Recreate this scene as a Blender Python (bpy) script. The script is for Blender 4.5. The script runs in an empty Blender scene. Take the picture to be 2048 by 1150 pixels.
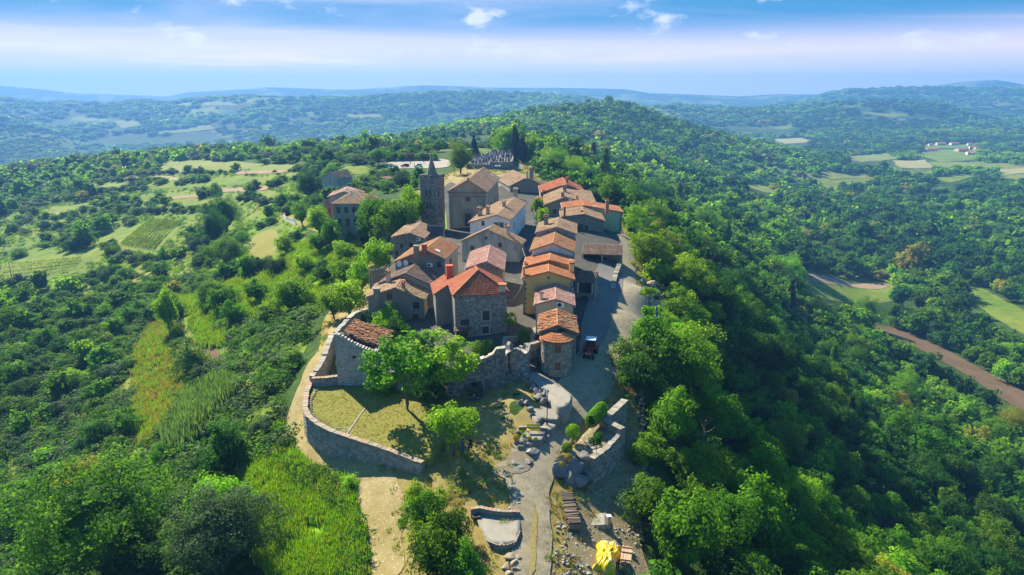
import bpy, bmesh, math, random
import numpy as np
from mathutils import Vector, Matrix
from mathutils.geometry import delaunay_2d_cdt

random.seed(7)
RNG = np.random.default_rng(11)
SC = bpy.context.scene
COL = SC.collection
R = math.radians

# ------------------------------------------------------------------ camera
CAM_H, PITCH, FOC = 35.0, 16.1, 1366.0          # metres, degrees, focal length in photo pixels (2048 wide)
cam_d = bpy.data.cameras.new('camera')
cam = bpy.data.objects.new('camera', cam_d)
COL.objects.link(cam)
cam.location = (0, 0, CAM_H)
cam.rotation_euler = (R(90 - PITCH), 0, 0)
cam_d.sensor_width = 36
cam_d.lens = 36 * FOC / 2048
cam_d.clip_end = 60000
SC.camera = cam

# ------------------------------------------------------------------ sky, sun, exposure
SUN_EL = 38.0
SUN_DIR = Vector((-0.60, 0.80, 0)).normalized() * math.cos(R(SUN_EL)) + Vector((0, 0, math.sin(R(SUN_EL))))
SUN_AZ = math.atan2(SUN_DIR.x, SUN_DIR.y)       # clockwise from +Y
world = bpy.data.worlds.new('World')
SC.world = world
world.use_nodes = True
wn, wl = world.node_tree.nodes, world.node_tree.links
wn.clear()


def wnode(t, **kw):
    n = wn.new(t)
    for k, v in kw.items():
        setattr(n, k, v)
    return n


def wmath(op, a, b=None, clamp=False):
    n = wnode('ShaderNodeMath', operation=op, use_clamp=clamp)
    for i, q in enumerate((a, b)):
        if q is None:
            continue
        if isinstance(q, (int, float)):
            n.inputs[i].default_value = q
        else:
            wl.new(q, n.inputs[i])
    return n.outputs[0]


def wrange(x, a, b, lo=0.0, hi=1.0):
    n = wnode('ShaderNodeMapRange', interpolation_type='SMOOTHSTEP')
    wl.new(x, n.inputs[0])
    for i, q in enumerate((a, b, lo, hi)):
        n.inputs[i + 1].default_value = q
    return n.outputs[0]


def wmix(f, a, b):
    n = wnode('ShaderNodeMix', data_type='RGBA')
    wl.new(f, n.inputs[0])
    for i, q in ((6, a), (7, b)):
        if isinstance(q, tuple):
            n.inputs[i].default_value = q
        else:
            wl.new(q, n.inputs[i])
    return n.outputs[2]


SKY_STR = 0.08
sky = wnode('ShaderNodeTexSky', sky_type='NISHITA', sun_disc=False, sun_elevation=R(SUN_EL), sun_rotation=SUN_AZ,
            altitude=300, air_density=1.0, dust_density=0.35, ozone_density=3.5)
tc = wnode('ShaderNodeTexCoord')
sep = wnode('ShaderNodeSeparateXYZ')
wl.new(tc.outputs['Generated'], sep.inputs[0])
zc = wmath('MAXIMUM', sep.outputs[2], 0.0)
# clouds lie on layers overhead: direction divided by height gives their position on the layer
zz = wmath('ADD', zc, 0.035)
cu = wnode('ShaderNodeCombineXYZ')
wl.new(wmath('DIVIDE', sep.outputs[0], zz), cu.inputs[0])
wl.new(wmath('DIVIDE', sep.outputs[1], zz), cu.inputs[1])


def wnoise(vec, scale, detail, rough, loc, rot=0, stretch=(1, 1, 1), dist=0.0):
    m = wnode('ShaderNodeMapping')
    wl.new(vec, m.inputs[0])
    m.inputs[1].default_value = loc
    m.inputs[2].default_value = (0, 0, R(rot))
    m.inputs[3].default_value = stretch
    n = wnode('ShaderNodeTexNoise')
    wl.new(m.outputs[0], n.inputs['Vector'])
    n.inputs['Scale'].default_value = scale
    n.inputs['Detail'].default_value = detail
    n.inputs['Roughness'].default_value = rough
    n.inputs['Distortion'].default_value = dist
    return n.outputs[0]


deep = wmix(wrange(zc, 0.03, 0.10), (7.0, 5.4, 6.3, 1), (0.10, 1.35, 3.0, 1))
skycol = wmix(wrange(zc, 0.0, 0.9, 0.95, 0.55), sky.outputs[0], deep)
streak = wnoise(cu.outputs[0], 0.20, 6, 0.55, (3.2, 1.3, 0), 24, (0.5, 1.0, 1), 0.6)
cirrus = wmath('MULTIPLY', wrange(streak, 0.48, 0.68), wrange(zc, 0.0, 0.06, 1.0, 0.95))
zj = wmath('ADD', zc, wmath('MULTIPLY', wmath('SUBTRACT', wnoise(cu.outputs[0], 0.16, 5, 0.6, (1.1, 7.3, 0), 14, (0.6, 1.0, 1), 0.6), 0.5), 0.2))
veil = wmath('MAXIMUM', cirrus, wrange(zj, 0.035, 0.076, 0.97, 0.0))
skycol = wmix(wmath('MULTIPLY', veil, 0.93), skycol, (4.7, 4.3, 5.6, 1))
puff_v = wnode('ShaderNodeMapping')
wl.new(tc.outputs['Generated'], puff_v.inputs[0])
puff_v.inputs[3].default_value = (1.0, 1.0, 2.4)
puff = wnoise(puff_v.outputs[0], 9.5, 8, 0.6, (4.62, 2.2, 0.33))
pm = wmath('MULTIPLY', wrange(puff, 0.575, 0.70), wrange(zc, 0.035, 0.055))
pm = wmath('MULTIPLY', pm, wrange(zc, 0.30, 0.16))
skycol = wmix(wmath('MULTIPLY', pm, 0.7), skycol, (5.6, 5.5, 6.3, 1))
bg = wnode('ShaderNodeBackground')
wl.new(skycol, bg.inputs[0])
bg.inputs[1].default_value = SKY_STR
wo = wnode('ShaderNodeOutputWorld')
wl.new(bg.outputs[0], wo.inputs[0])

sun_d = bpy.data.lights.new('sun', 'SUN')
sun_d.energy = 5.0
sun_d.angle = R(0.53)
sun_d.color = (1.0, 0.89, 0.66)
sun = bpy.data.objects.new('sun', sun_d)
COL.objects.link(sun)
sun.rotation_euler = SUN_DIR.to_track_quat('Z', 'Y').to_euler()

SC.view_settings.view_transform = 'Standard'
SC.view_settings.look = 'None'
SC.view_settings.exposure = 1.42
SC.view_settings.gamma = 1
SC.view_settings.use_curve_mapping = False
SC.cycles.max_bounces = 5
SC.cycles.diffuse_bounces = 3
SC.cycles.glossy_bounces = 2
SC.cycles.transmission_bounces = 3
SC.cycles.volume_bounces = 0
SC.cycles.use_denoising = True
SC.cycles.sample_clamp_indirect = 6

# ------------------------------------------------------------------ projection helpers (photo pixel -> place on the ground)
TP, CP, SP = math.tan(R(PITCH)), math.cos(R(PITCH)), math.sin(R(PITCH))


def ray(px, py):
    u, v = (px - 1024) / FOC, (575 - py) / FOC
    return Vector((u, CP + v * SP, v * CP - SP))


def P(px, py, z):
    d = ray(px, py)
    t = (z - CAM_H) / d.z
    return Vector((d.x * t, d.y * t, z))


def PD(px, py, Y):
    d = ray(px, py)
    t = Y / d.y
    return Vector((d.x * t, Y, CAM_H + d.z * t))


def ray_plane(px, py, O, n):
    d = ray(px, py)
    o = Vector((0, 0, CAM_H))
    t = (O - o).dot(n) / d.dot(n)
    return o + d * t


def to_px(x, y, z):
    """photo pixel of world points (arrays allowed)"""
    dz = z - CAM_H
    f = y * CP - dz * SP
    up = y * SP + dz * CP
    return 1024 + FOC * x / f, 575 - FOC * up / f, f


def inside(px, py, poly):
    """points-in-polygon, numpy"""
    px = np.asarray(px, float); py = np.asarray(py, float)
    r = np.zeros(px.shape, bool)
    n = len(poly)
    j = n - 1
    for i in range(n):
        xi, yi = poly[i][0], poly[i][1]
        xj, yj = poly[j][0], poly[j][1]
        c = ((yi > py) != (yj > py)) & (px < (xj - xi) * (py - yi) / (yj - yi + 1e-12) + xi)
        r ^= c
        j = i
    return r


# ------------------------------------------------------------------ value noise, vectorised
_perm = RNG.random((257, 257))


def vnoise(x, y):
    xi = np.floor(x).astype(int); yi = np.floor(y).astype(int)
    fx = x - xi; fy = y - yi
    fx = fx * fx * (3 - 2 * fx); fy = fy * fy * (3 - 2 * fy)
    a = _perm[xi % 256, yi % 256]; b = _perm[(xi + 1) % 256, yi % 256]
    c = _perm[xi % 256, (yi + 1) % 256]; d = _perm[(xi + 1) % 256, (yi + 1) % 256]
    return (a * (1 - fx) + b * fx) * (1 - fy) + (c * (1 - fx) + d * fx) * fy


def fbm(x, y, o=4):
    s = 0; a = 0.5
    for _ in range(o):
        s = s + a * (vnoise(x, y) - 0.5)
        x = x * 2.03 + 17.3; y = y * 2.03 + 5.1; a *= 0.5
    return s


# ------------------------------------------------------------------ terrain heights
CTRL = [P(*a) for a in [
    (1060, 1150, -5.5), (1060, 1000, -4.5), (1060, 900, -3), (1090, 830, -2.2), (1180, 740, -1.2), (1200, 660, -.4),
    (1230, 580, 0), (1250, 500, .3), (1240, 470, .5), (955, 685, 0), (850, 680, -.3), (860, 640, 0), (1020, 560, .3),
    (930, 462, 1), (880, 480, .8), (1000, 400, 1.5), (985, 335, 2), (1035, 350, 2), (830, 328, 0), (700, 330, -2),
    (900, 330, 1), (780, 770, -3.2), (700, 850, -4.7), (640, 860, -5), (620, 780, -4.5), (665, 690, -2), (600, 780, -5),
    (840, 960, -4.8), (900, 1000, -5.0), (760, 980, -5.8), (700, 900, -5.2), (800, 1130, -7), (950, 800, -2.6),
    (880, 800, -2.8), (1000, 830, -1.7), (1020, 800, -1.1), (900, 900, -3.6), (940, 940, -3.9), (1280, 640, 0),
    (1300, 580, .2), (1240, 720, -1.2), (1275, 740, -2.2), (1240, 950, -6.5), (1190, 1040, -6.3), (1200, 1150, -7),
    (1290, 900, -7), (1300, 1040, -8.5), (1400, 1000, -13), (1500, 1000, -20), (1700, 1100, -38), (2000, 1100, -58),
    (1500, 900, -27), (1400, 750, -18), (1600, 750, -55), (1800, 800, -75), (1450, 550, -28), (1700, 570, -88),
    (1640, 540, -87), (1790, 590, -88), (1750, 660, -87), (1900, 720, -88), (2040, 830, -86), (2040, 650, -90), (1550, 480, -62), (1300, 440, -6), (1240, 380, -20), (1160, 330, -8),
    (1100, 300, 2), (1400, 400, -58), (1340, 600, -6), (1340, 700, -8),
    # left flank
    (640, 690, -4), (600, 640, -5), (560, 840, -8), (590, 1030, -9), (450, 1000, -13), (520, 1140, -10), (700, 1140, -8),
    (300, 1000, -20), (100, 1100, -28), (100, 800, -33), (0, 900, -36), (450, 750, -17), (350, 650, -24), (200, 600, -36), (0, 650, -44),
    (420, 690, -19), (380, 620, -20), (480, 600, -15), (560, 520, -10), (640, 470, -6), (520, 490, -14), (450, 560, -19),
    (290, 470, -30), (400, 440, -27), (100, 480, -42), (0, 520, -48), (250, 400, -33), (0, 420, -48), (560, 420, -16),
    (575, 440, -12), (690, 480, -3), (700, 420, -2), (650, 350, -5), (450, 340, -18), (330, 350, -24), (620, 310, -8), (500, 318, -15),
    (770, 340, -2), (760, 380, -1), (780, 620, -1.2), (740, 620, -2.5), (720, 560, -3.5), (740, 500, -3), (640, 560, -7)]]
CTRL += [PD(*a) for a in [
    (0, 345, 700), (150, 325, 690), (300, 308, 690), (420, 304, 680), (560, 310, 640), (680, 312, 540), (-400, 380, 700), (-500, 700, 150), (-300, 1200, 90),
    (1225, 207, 1250), (1100, 219, 1160), (1000, 239, 1080), (900, 259, 1010), (800, 284, 940), (700, 304, 900), (1290, 222, 1260),
    (1330, 240, 1230), (1400, 266, 1160), (1500, 304, 1040), (1200, 300, 780), (1080, 262, 800), (1000, 300, 620), (1320, 330, 700)]]
CTRL += [Vector(a) for a in [
    (-350, 1000, -95), (-650, 950, -120), (-150, 1150, -80), (-450, 1400, -140), (0, 1700, -120), (400, 1500, -100), (700, 1300, -88), (700, 700, -89),
    (300, 900, -80), (450, 500, -90), (330, 350, -90), (300, 200, -86), (250, 100, -85), (500, 1000, -88), (1100, 1300, -80), (1000, 800, -75), (600, 300, -80), (400, 50, -70),
    (-900, 600, -95), (-700, 300, -80), (-500, 50, -75), (0, 20, -11), (0, -20, -18), (60, 20, -36), (120, 10, -60), (-60, 20, -28), (-40, 40, -17), (-150, 0, -50), (0, -150, -50), (200, -100, -90),
    (1000, 1700, -92), (-800, 1700, -140), (1500, 1500, -90), (-1500, 1500, -140), (0, -900, -100), (900, -600, -90), (-900, -600, -95), (1700, 300, -85), (-1700, 300, -120)]]
CA = np.array([tuple(c) for c in CTRL])


def _phi(d):
    return d


def _solve():
    xy = CA[:, :2]
    d = np.sqrt(((xy[:, None] - xy[None]) ** 2).sum(-1) + 4.0)
    n = len(xy)
    A = np.zeros((n + 3, n + 3))
    A[:n, :n] = _phi(d) + np.eye(n) * -0.6
    A[:n, n] = 1; A[:n, n + 1:n + 3] = xy / 100
    A[n, :n] = 1; A[n + 1:n + 3, :n] = xy.T / 100
    return np.linalg.solve(A, np.concatenate([CA[:, 2], np.zeros(3)]))


_W = _solve()


def h_near(x, y):
    x = np.asarray(x, float); y = np.asarray(y, float)
    shp = x.shape
    x = x.ravel(); y = y.ravel()
    out = np.empty(x.shape)
    n = len(CA)
    for s in range(0, len(x), 20000):
        xs, ys = x[s:s + 20000], y[s:s + 20000]
        d = np.sqrt((xs[:, None] - CA[None, :, 0]) ** 2 + (ys[:, None] - CA[None, :, 1]) ** 2 + 4.0)
        out[s:s + 20000] = _phi(d) @ _W[:n] + _W[n] + (_W[n + 1] * xs + _W[n + 2] * ys) / 100
    return out.reshape(shp)


RIDGES = [  # (distance, thickness, skyline in photo pixels)
    (2300, 420, [(-300, 225), (-60, 232), (0, 241), (60, 252), (120, 276), (200, 305), (260, 330)]),
    (2700, 380, [(180, 320), (240, 270), (330, 262), (420, 270), (520, 300), (560, 320)]),
    (3100, 650, [(-300, 205), (0, 199), (40, 205), (75, 211), (140, 207), (210, 211), (280, 204), (330, 209), (425, 197), (500, 194), (600, 198),
                 (700, 200), (820, 191), (950, 187), (1060, 190), (1150, 197), (1250, 212), (1330, 235)]),
    (5400, 700, [(-400, 165), (0, 169), (60, 176), (150, 187), (250, 190), (330, 193), (370, 185), (470, 179), (540, 174), (620, 177), (700, 179),
                  (850, 170), (1000, 175), (1150, 176), (1250, 178), (1300, 186), (1400, 190), (1480, 193), (1560, 188), (1700, 190), (2500, 188)]),
    (5600, 700, [(1750, 186), (1850, 176), (1900, 165), (1990, 152), (2048, 155), (2200, 150), (2500, 165)]),
    (2700, 520, [(1230, 250), (1290, 222), (1350, 213), (1400, 219), (1500, 222), (1600, 216), (1680, 208), (1750, 205), (1830, 205), (1900, 214), (1970, 234), (2048, 244), (2300, 250)]),
    (4100, 800, [(1480, 225), (1540, 214), (1600, 206), (1650, 190), (1700, 181), (1850, 176), (2048, 171), (2500, 175)]),
]


def h_far(x, y):
    r = np.hypot(x, y) + 1e-6
    base = -150.0 + 60 * fbm(x / 2300 + 3, y / 2300, 3)
    right = np.clip(x / 900, -1, 1)
    base = base + 30 * (right + 1) / 1.0 * 0.9
    out = base + 48 * fbm(x / 620 + 9, y / 620 + 2, 4) * np.clip((r - 1500) / 900, 0, 1)
    yy = np.maximum(y, 1.0)
    px = 1024 + FOC * x / (yy * CP)                 # near the horizon
    wob = fbm(x / 1500, y / 1500, 3)
    for D, w, sk in RIDGES:
        sk = np.array(sk, float)
        pyv = np.interp(px, sk[:, 0], sk[:, 1], left=np.nan, right=np.nan)
        dep = np.tan(np.arctan((575 - pyv) / FOC) - R(PITCH))
        H = CAM_H + D * dep * 1.0
        g = np.exp(-((yy - D) / w) ** 2)
        edge = np.clip((px - sk[0, 0]) / 60, 0, 1) * np.clip((sk[-1, 0] - px) / 60, 0, 1)
        val = (np.nan_to_num(H, nan=-400) - base) * g * edge
        val = val * (1 + 0.9 * wob * np.clip(np.abs(yy - D) / w, 0, 1)) + base
        out = np.where(np.isnan(pyv) | (y < 200), out, np.maximum(out, val))
    return out


def height(x, y):
    x = np.asarray(x, float); y = np.asarray(y, float)
    r = np.hypot(x, y)
    k = np.clip((r - 1450) / 700, 0, 1)
    k = k * k * (3 - 2 * k)
    n = h_near(x, y)
    rough = np.clip((r - 60) / 300, 0, 1) * np.where(y < 400, np.clip((np.abs(x + 2) - 34) / 30, 0, 1), 1)
    n = n + rough * 3.0 * fbm(x / 70, y / 70, 3) + 0.35 * fbm(x / 6, y / 6, 3) * np.clip((r - 20) / 100, .3, 1)
    return n * (1 - k) + h_far(x, y) * k


def hz(x, y):
    return float(height(np.array([x]), np.array([y]))[0])


def G(px, py, z0=None, it=14):
    """photo pixel -> point on the terrain"""
    d = ray(px, py)
    lo, hi = 20.0, 9000.0
    ts = np.geomspace(25, 6000, 260)
    X, Y, Z = d.x * ts, d.y * ts, CAM_H + d.z * ts
    below = Z < height(X, Y)
    i = int(np.argmax(below)) if below.any() else 259
    a, b = ts[max(i - 1, 0)], ts[i]
    for _ in range(it):
        m = (a + b) / 2
        if CAM_H + d.z * m < hz(d.x * m, d.y * m):
            b = m
        else:
            a = m
    return Vector((d.x * b, d.y * b, CAM_H + d.z * b))


# ------------------------------------------------------------------ object helpers
def link(name, me, parent=None, kind=None):
    o = bpy.data.objects.new(name, me)
    COL.objects.link(o)
    if parent is not None:
        o.parent = parent
    if kind:
        o['kind'] = kind
    return o


def tag(o, label, cat=None, group=None):
    o['label'] = label
    if cat:
        o['category'] = cat
    if group:
        o['group'] = group
    return o


def thing(name, label, cat, loc=(0, 0, 0), rz=0, group=None):
    o = bpy.data.objects.new(name, None)
    o.empty_display_size = 0.3
    COL.objects.link(o)
    o.location = loc
    o.rotation_euler = (0, 0, rz)
    return tag(o, label, cat, group)


class MB:
    """collects faces for one mesh; v = a random value per piece, read by the materials"""
    def __init__(s):
        s.v, s.f, s.r, s.m = [], [], [], []

    def quad(s, a, b, c, d, r=0.5, m=0):
        n = len(s.v)
        s.v += [tuple(a), tuple(b), tuple(c), tuple(d)]
        s.f.append((n, n + 1, n + 2, n + 3)); s.r.append(r); s.m.append(m)

    def poly(s, pts, r=0.5, m=0):
        n = len(s.v)
        s.v += [tuple(p) for p in pts]
        s.f.append(tuple(range(n, n + len(pts)))); s.r.append(r); s.m.append(m)

    def mesh(s, verts, faces, r=0.5, m=0):
        n = len(s.v)
        s.v += [tuple(p) for p in verts]
        for f in faces:
            s.f.append(tuple(n + i for i in f)); s.r.append(r); s.m.append(m)

    def hexa(s, p, r=0.5, m=0):
        """8 corners: bottom 0-3 anticlockwise, top 4-7"""
        s.mesh(p, [(3, 2, 1, 0), (4, 5, 6, 7), (0, 1, 5, 4), (1, 2, 6, 5), (2, 3, 7, 6), (3, 0, 4, 7)], r, m)

    def box(s, c, sx, sy, sz, rz=0, r=0.5, m=0, jit=0.0):
        """centre of the base c, sizes"""
        ca, sa = math.cos(rz), math.sin(rz)
        p = []
        for z in (0, sz):
            for x, y in ((-1, -1), (1, -1), (1, 1), (-1, 1)):
                x *= sx / 2; y *= sy / 2
                q = (c[0] + x * ca - y * sa, c[1] + x * sa + y * ca, c[2] + z)
                if jit:
                    q = tuple(k + random.uniform(-jit, jit) for k in q)
                p.append(q)
        s.hexa(p, r, m)

    def tube(s, pts, rad, n=6, r=0.5, m=0, cap=True):
        """tube along points; rad = one radius or one per point"""
        pts = [Vector(p) for p in pts]
        if not hasattr(rad, '__len__'):
            rad = [rad] * len(pts)
        base = len(s.v)
        up = Vector((0, 0, 1))
        for i, p in enumerate(pts):
            t = (pts[min(i + 1, len(pts) - 1)] - pts[max(i - 1, 0)]).normalized()
            a = t.cross(up)
            if a.length < 0.05:
                a = t.cross(Vector((1, 0, 0)))
            a.normalize()
            b = t.cross(a)
            for k in range(n):
                th = 2 * math.pi * k / n
                s.v.append(tuple(p + (a * math.cos(th) + b * math.sin(th)) * rad[i]))
        for i in range(len(pts) - 1):
            for k in range(n):
                k2 = (k + 1) % n
                s.f.append((base + i * n + k, base + i * n + k2, base + (i + 1) * n + k2, base + (i + 1) * n + k)); s.r.append(r); s.m.append(m)
        if cap:
            s.f.append(tuple(base + k for k in range(n))[::-1]); s.r.append(r); s.m.append(m)
            e = base + (len(pts) - 1) * n
            s.f.append(tuple(e + k for k in range(n))); s.r.append(r); s.m.append(m)

    def ball(s, c, rx, ry, rz, n=8, k=5, r=0.5, m=0, jit=0.0):
        base = len(s.v)
        s.v.append((c[0], c[1], c[2] - rz))
        for i in range(1, k):
            ph = -math.pi / 2 + math.pi * i / k
            for j in range(n):
                th = 2 * math.pi * j / n
                q = 1 + random.uniform(-jit, jit)
                s.v.append((c[0] + rx * q * math.cos(ph) * math.cos(th), c[1] + ry * q * math.cos(ph) * math.sin(th), c[2] + rz * q * math.sin(ph)))
        s.v.append((c[0], c[1], c[2] + rz))
        top = len(s.v) - 1
        for j in range(n):
            j2 = (j + 1) % n
            s.f.append((base, base + 1 + j2, base + 1 + j)); s.r.append(r); s.m.append(m)
            for i in range(k - 2):
                a = base + 1 + i * n
                s.f.append((a + j, a + j2, a + n + j2, a + n + j)); s.r.append(r); s.m.append(m)
            a = base + 1 + (k - 2) * n
            s.f.append((a + j, a + j2, top)); s.r.append(r); s.m.append(m)

    def data(s, name, mats, smooth=False):
        me = bpy.data.meshes.new(name)
        me.from_pydata(s.v, [], s.f)
        if not isinstance(mats, (list, tuple)):
            mats = [mats]
        for q in mats:
            me.materials.append(q)
        if len(mats) > 1:
            me.polygons.foreach_set('material_index', s.m)
        at = me.attributes.new('v', 'FLOAT', 'FACE')
        at.data.foreach_set('value', s.r)
        if smooth:
            me.polygons.foreach_set('use_smooth', [True] * len(s.f))
        me.update()
        return me

    def build(s, name, mats, parent=None, kind=None, smooth=False):
        return link(name, s.data(name, mats, smooth), parent, kind)


# ------------------------------------------------------------------ materials
MATS = {}


class NT:
    def __init__(s, name):
        s.m = bpy.data.materials.new(name)
        s.m.use_nodes = True
        s.t = s.m.node_tree
        s.n, s.l = s.t.nodes, s.t.links
        s.n.clear()
        s.out = s.n.new('ShaderNodeOutputMaterial')
        MATS[name] = s.m

    def node(s, typ, ins=None, **kw):
        n = s.n.new(typ)
        for k, v in kw.items():
            setattr(n, k, v)
        for k, v in (ins or {}).items():
            if hasattr(v, 'links'):
                s.l.new(v, n.inputs[k])
            else:
                n.inputs[k].default_value = v
        return n

    def pos(s, scale=(1, 1, 1), obj=True):
        if obj:
            q = s.node('ShaderNodeTexCoord').outputs['Object']
        else:
            q = s.node('ShaderNodeNewGeometry').outputs['Position']
        return s.node('ShaderNodeMapping', {0: q, 3: scale}).outputs[0]

    def noise(s, vec, scale, detail=4, rough=0.6, dist=0.0):
        return s.node('ShaderNodeTexNoise', {'Vector': vec, 'Scale': scale, 'Detail': detail, 'Roughness': rough, 'Distortion': dist}).outputs[0]

    def ramp(s, f, stops):
        n = s.node('ShaderNodeValToRGB', {0: f})
        cr = n.color_ramp
        while len(cr.elements) < len(stops):
            cr.elements.new(0.5)
        for e, (p, c) in zip(cr.elements, stops):
            e.position = p
            e.color = (c[0], c[1], c[2], 1)
        return n.outputs[0]

    def mix(s, f, a, b, mode='MIX'):
        n = s.node('ShaderNodeMix', data_type='RGBA', blend_type=mode)
        for i, q in ((0, f), (6, a), (7, b)):
            if hasattr(q, 'links'):
                s.l.new(q, n.inputs[i])
            elif isinstance(q, tuple):
                n.inputs[i].default_value = (q[0], q[1], q[2], 1)
            else:
                n.inputs[i].default_value = q
        return n.outputs[2]

    def rng(s, x, a, b, lo=0.0, hi=1.0):
        return s.node('ShaderNodeMapRange', {0: x, 1: a, 2: b, 3: lo, 4: hi}).outputs[0]

    def attr(s, name='v', out=2):
        return s.node('ShaderNodeAttribute', attribute_name=name).outputs[out]

    def bsdf(s, col, rough=0.8, bump=None, bs=0.3, bd=0.02, metal=0.0, spec=0.3, **kw):
        b = s.node('ShaderNodeBsdfPrincipled', {'Roughness': rough, 'Metallic': metal, 'Specular IOR Level': spec})
        if hasattr(col, 'links'):
            s.l.new(col, b.inputs['Base Color'])
        else:
            b.inputs['Base Color'].default_value = (col[0], col[1], col[2], 1)
        if bump is not None:
            bn = s.node('ShaderNodeBump', {'Height': bump, 'Strength': bs, 'Distance': bd})
            s.l.new(bn.outputs[0], b.inputs['Normal'])
        for k, v in kw.items():
            b.inputs[k.replace('_', ' ')].default_value = v
        s.l.new(b.outputs[0], s.out.inputs[0])
        return s.m


def m_plain(name, col, rough=0.6, metal=0.0, var=0.12, spec=0.4, sc=3.0):
    t = NT(name)
    n = t.noise(t.pos(), sc, 5)
    c = t.mix(t.rng(n, .3, .7, 0, 1), tuple(k * (1 - var) for k in col), tuple(min(1, k * (1 + var)) for k in col))
    return t.bsdf(c, rough, metal=metal, spec=spec)


def m_piece(name, stops, rough=0.85, nscale=6, dirt=(.05, .045, .04), dirt_amt=.45, bump=.4):
    """stones, tiles: colour per piece + grain + lichen blotches"""
    t = NT(name)
    p = t.pos()
    vv = t.attr('v')
    if name.startswith('tile'):
        pt = t.noise(p, .45, 4, .65)
        vv = t.node('ShaderNodeMath', {0: t.node('ShaderNodeMath', {0: vv, 1: .62}, operation='MULTIPLY').outputs[0], 1: t.rng(pt, .34, .66, -.06, .46)}, operation='ADD').outputs[0]
    c = t.ramp(vv, stops)
    n = t.noise(p, nscale, 6, .65)
    c = t.mix(t.rng(n, .35, .7, 0, .55), c, t.mix(1.0, c, (.62, .6, .58), 'MULTIPLY'))
    n2 = t.noise(p, .55, 5, .6)
    c = t.mix(t.rng(n2, .5, .72, 0, dirt_amt), c, dirt)
    return t.bsdf(c, rough, t.noise(p, nscale * 3, 5), bump, .02)


def m_plaster(name, col, stain=(.3, .28, .24), amt=.5, rough=.9):
    t = NT(name)
    p = t.pos()
    pz = t.pos((1, 1, .25))
    n = t.noise(pz, .9, 6, .65)
    c = t.mix(t.rng(n, .45, .75, 0, amt), col, stain)
    n3 = t.noise(p, 7, 4)
    c = t.mix(t.rng(n3, .3, .7, 0, .22), c, tuple(k * .7 for k in col))
    return t.bsdf(c, rough, t.noise(p, 14, 5), .25, .02)


def m_leaf(name, a, b, trans=0.5, dry=None, obj_var=0.5, glow=(1.7, 1.6, .5)):
    """leaves: colour by leaf and by plant, light passes through them"""
    t = NT(name)
    oi = t.node('ShaderNodeObjectInfo')
    v = t.attr('v')
    c = t.mix(v, a, b)
    hue = t.node('ShaderNodeHueSaturation', {'Hue': t.rng(oi.outputs['Random'], 0, 1, .5 - .035 * obj_var, .5 + .03 * obj_var),
                                             'Saturation': 1.0, 'Value': t.rng(t.node('ShaderNodeMath', {0: oi.outputs['Random'], 1: 7.31}, operation='MULTIPLY').outputs[0], 0, 7.31, 1 - .28 * obj_var, 1 + .3 * obj_var), 'Color': c})
    fr = t.node('ShaderNodeMath', {0: t.node('ShaderNodeMath', {0: oi.outputs['Random'], 1: 37.7}, operation='MULTIPLY').outputs[0]}, operation='FRACT').outputs[0]
    hue.inputs['Value'].default_value = 1
    t.l.new(t.rng(fr, 0, 1, 1 - .42 * obj_var, 1 + .42 * obj_var), hue.inputs['Value'])
    c = hue.outputs[0]
    if dry:
        c = t.mix(t.rng(v, .86, .9), c, dry)
    d = t.node('ShaderNodeBsdfPrincipled', {'Base Color': c, 'Roughness': .7, 'Specular IOR Level': .08})
    tr = t.node('ShaderNodeBsdfTranslucent', {0: t.mix(1.0, c, glow, 'MULTIPLY')})
    ms = t.node('ShaderNodeMixShader', {0: trans, 1: d.outputs[0], 2: tr.outputs[0]})
    t.l.new(ms.outputs[0], t.out.inputs[0])
    return t.m


M = MATS
T3 = [(0, (.24, .08, .03)), (.3, (.42, .15, .06)), (.55, (.48, .25, .11)), (.8, (.36, .23, .13)), (1, (.52, .35, .19))]
m_piece('tile_weathered', [(0, (.20, .115, .07)), (.35, (.36, .235, .135)), (.55, (.50, .36, .22)), (.72, (.44, .22, .11)), (.86, (.36, .27, .18)), (1, (.60, .47, .30))], nscale=3, dirt=(.10, .075, .05))
m_piece('tile_mixed', T3, nscale=3, dirt=(.12, .08, .05))
m_piece('tile_orange', [(0, (.40, .14, .06)), (.5, (.52, .20, .08)), (1, (.56, .28, .13))], nscale=3, dirt=(.22, .11, .06), dirt_amt=.3)
m_piece('tile_red', [(0, (.34, .095, .05)), (.5, (.46, .14, .065)), (1, (.54, .21, .10))], nscale=3, dirt=(.26, .09, .06), dirt_amt=.2)
m_piece('tile_pink', [(0, (.30, .11, .08)), (.4, (.44, .23, .18)), (.75, (.50, .33, .27)), (1, (.56, .42, .35))], nscale=3, dirt=(.16, .10, .08), dirt_amt=.3)
m_piece('tile_dark', [(0, (.10, .07, .055)), (.5, (.20, .13, .10)), (1, (.30, .2, .15))], nscale=3)
m_piece('tile_slate', [(0, (.06, .07, .08)), (1, (.13, .14, .15))], nscale=3)
m_piece('stone_grey', [(0, (.16, .15, .13)), (.5, (.28, .265, .23)), (1, (.42, .39, .33))], nscale=5)
m_piece('stone_pale', [(0, (.22, .21, .18)), (.5, (.31, .295, .25)), (1, (.42, .39, .33))], nscale=5, dirt_amt=.25)
m_piece('stone_tan', [(0, (.2, .17, .13)), (.5, (.32, .28, .21)), (1, (.46, .41, .32))], nscale=5, dirt_amt=.35)
m_piece('stone_dark', [(0, (.13, .125, .11)), (.5, (.22, .21, .185)), (1, (.35, .33, .28))], nscale=5)
m_piece('stone_white', [(0, (.28, .27, .24)), (.5, (.38, .36, .32)), (1, (.5, .47, .42))], nscale=5, dirt=(.2, .19, .16), dirt_amt=.35)
m_piece('coping', [(0, (.27, .22, .17)), (.6, (.36, .31, .25)), (1, (.34, .2, .14))], nscale=5, dirt_amt=.25)
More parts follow.
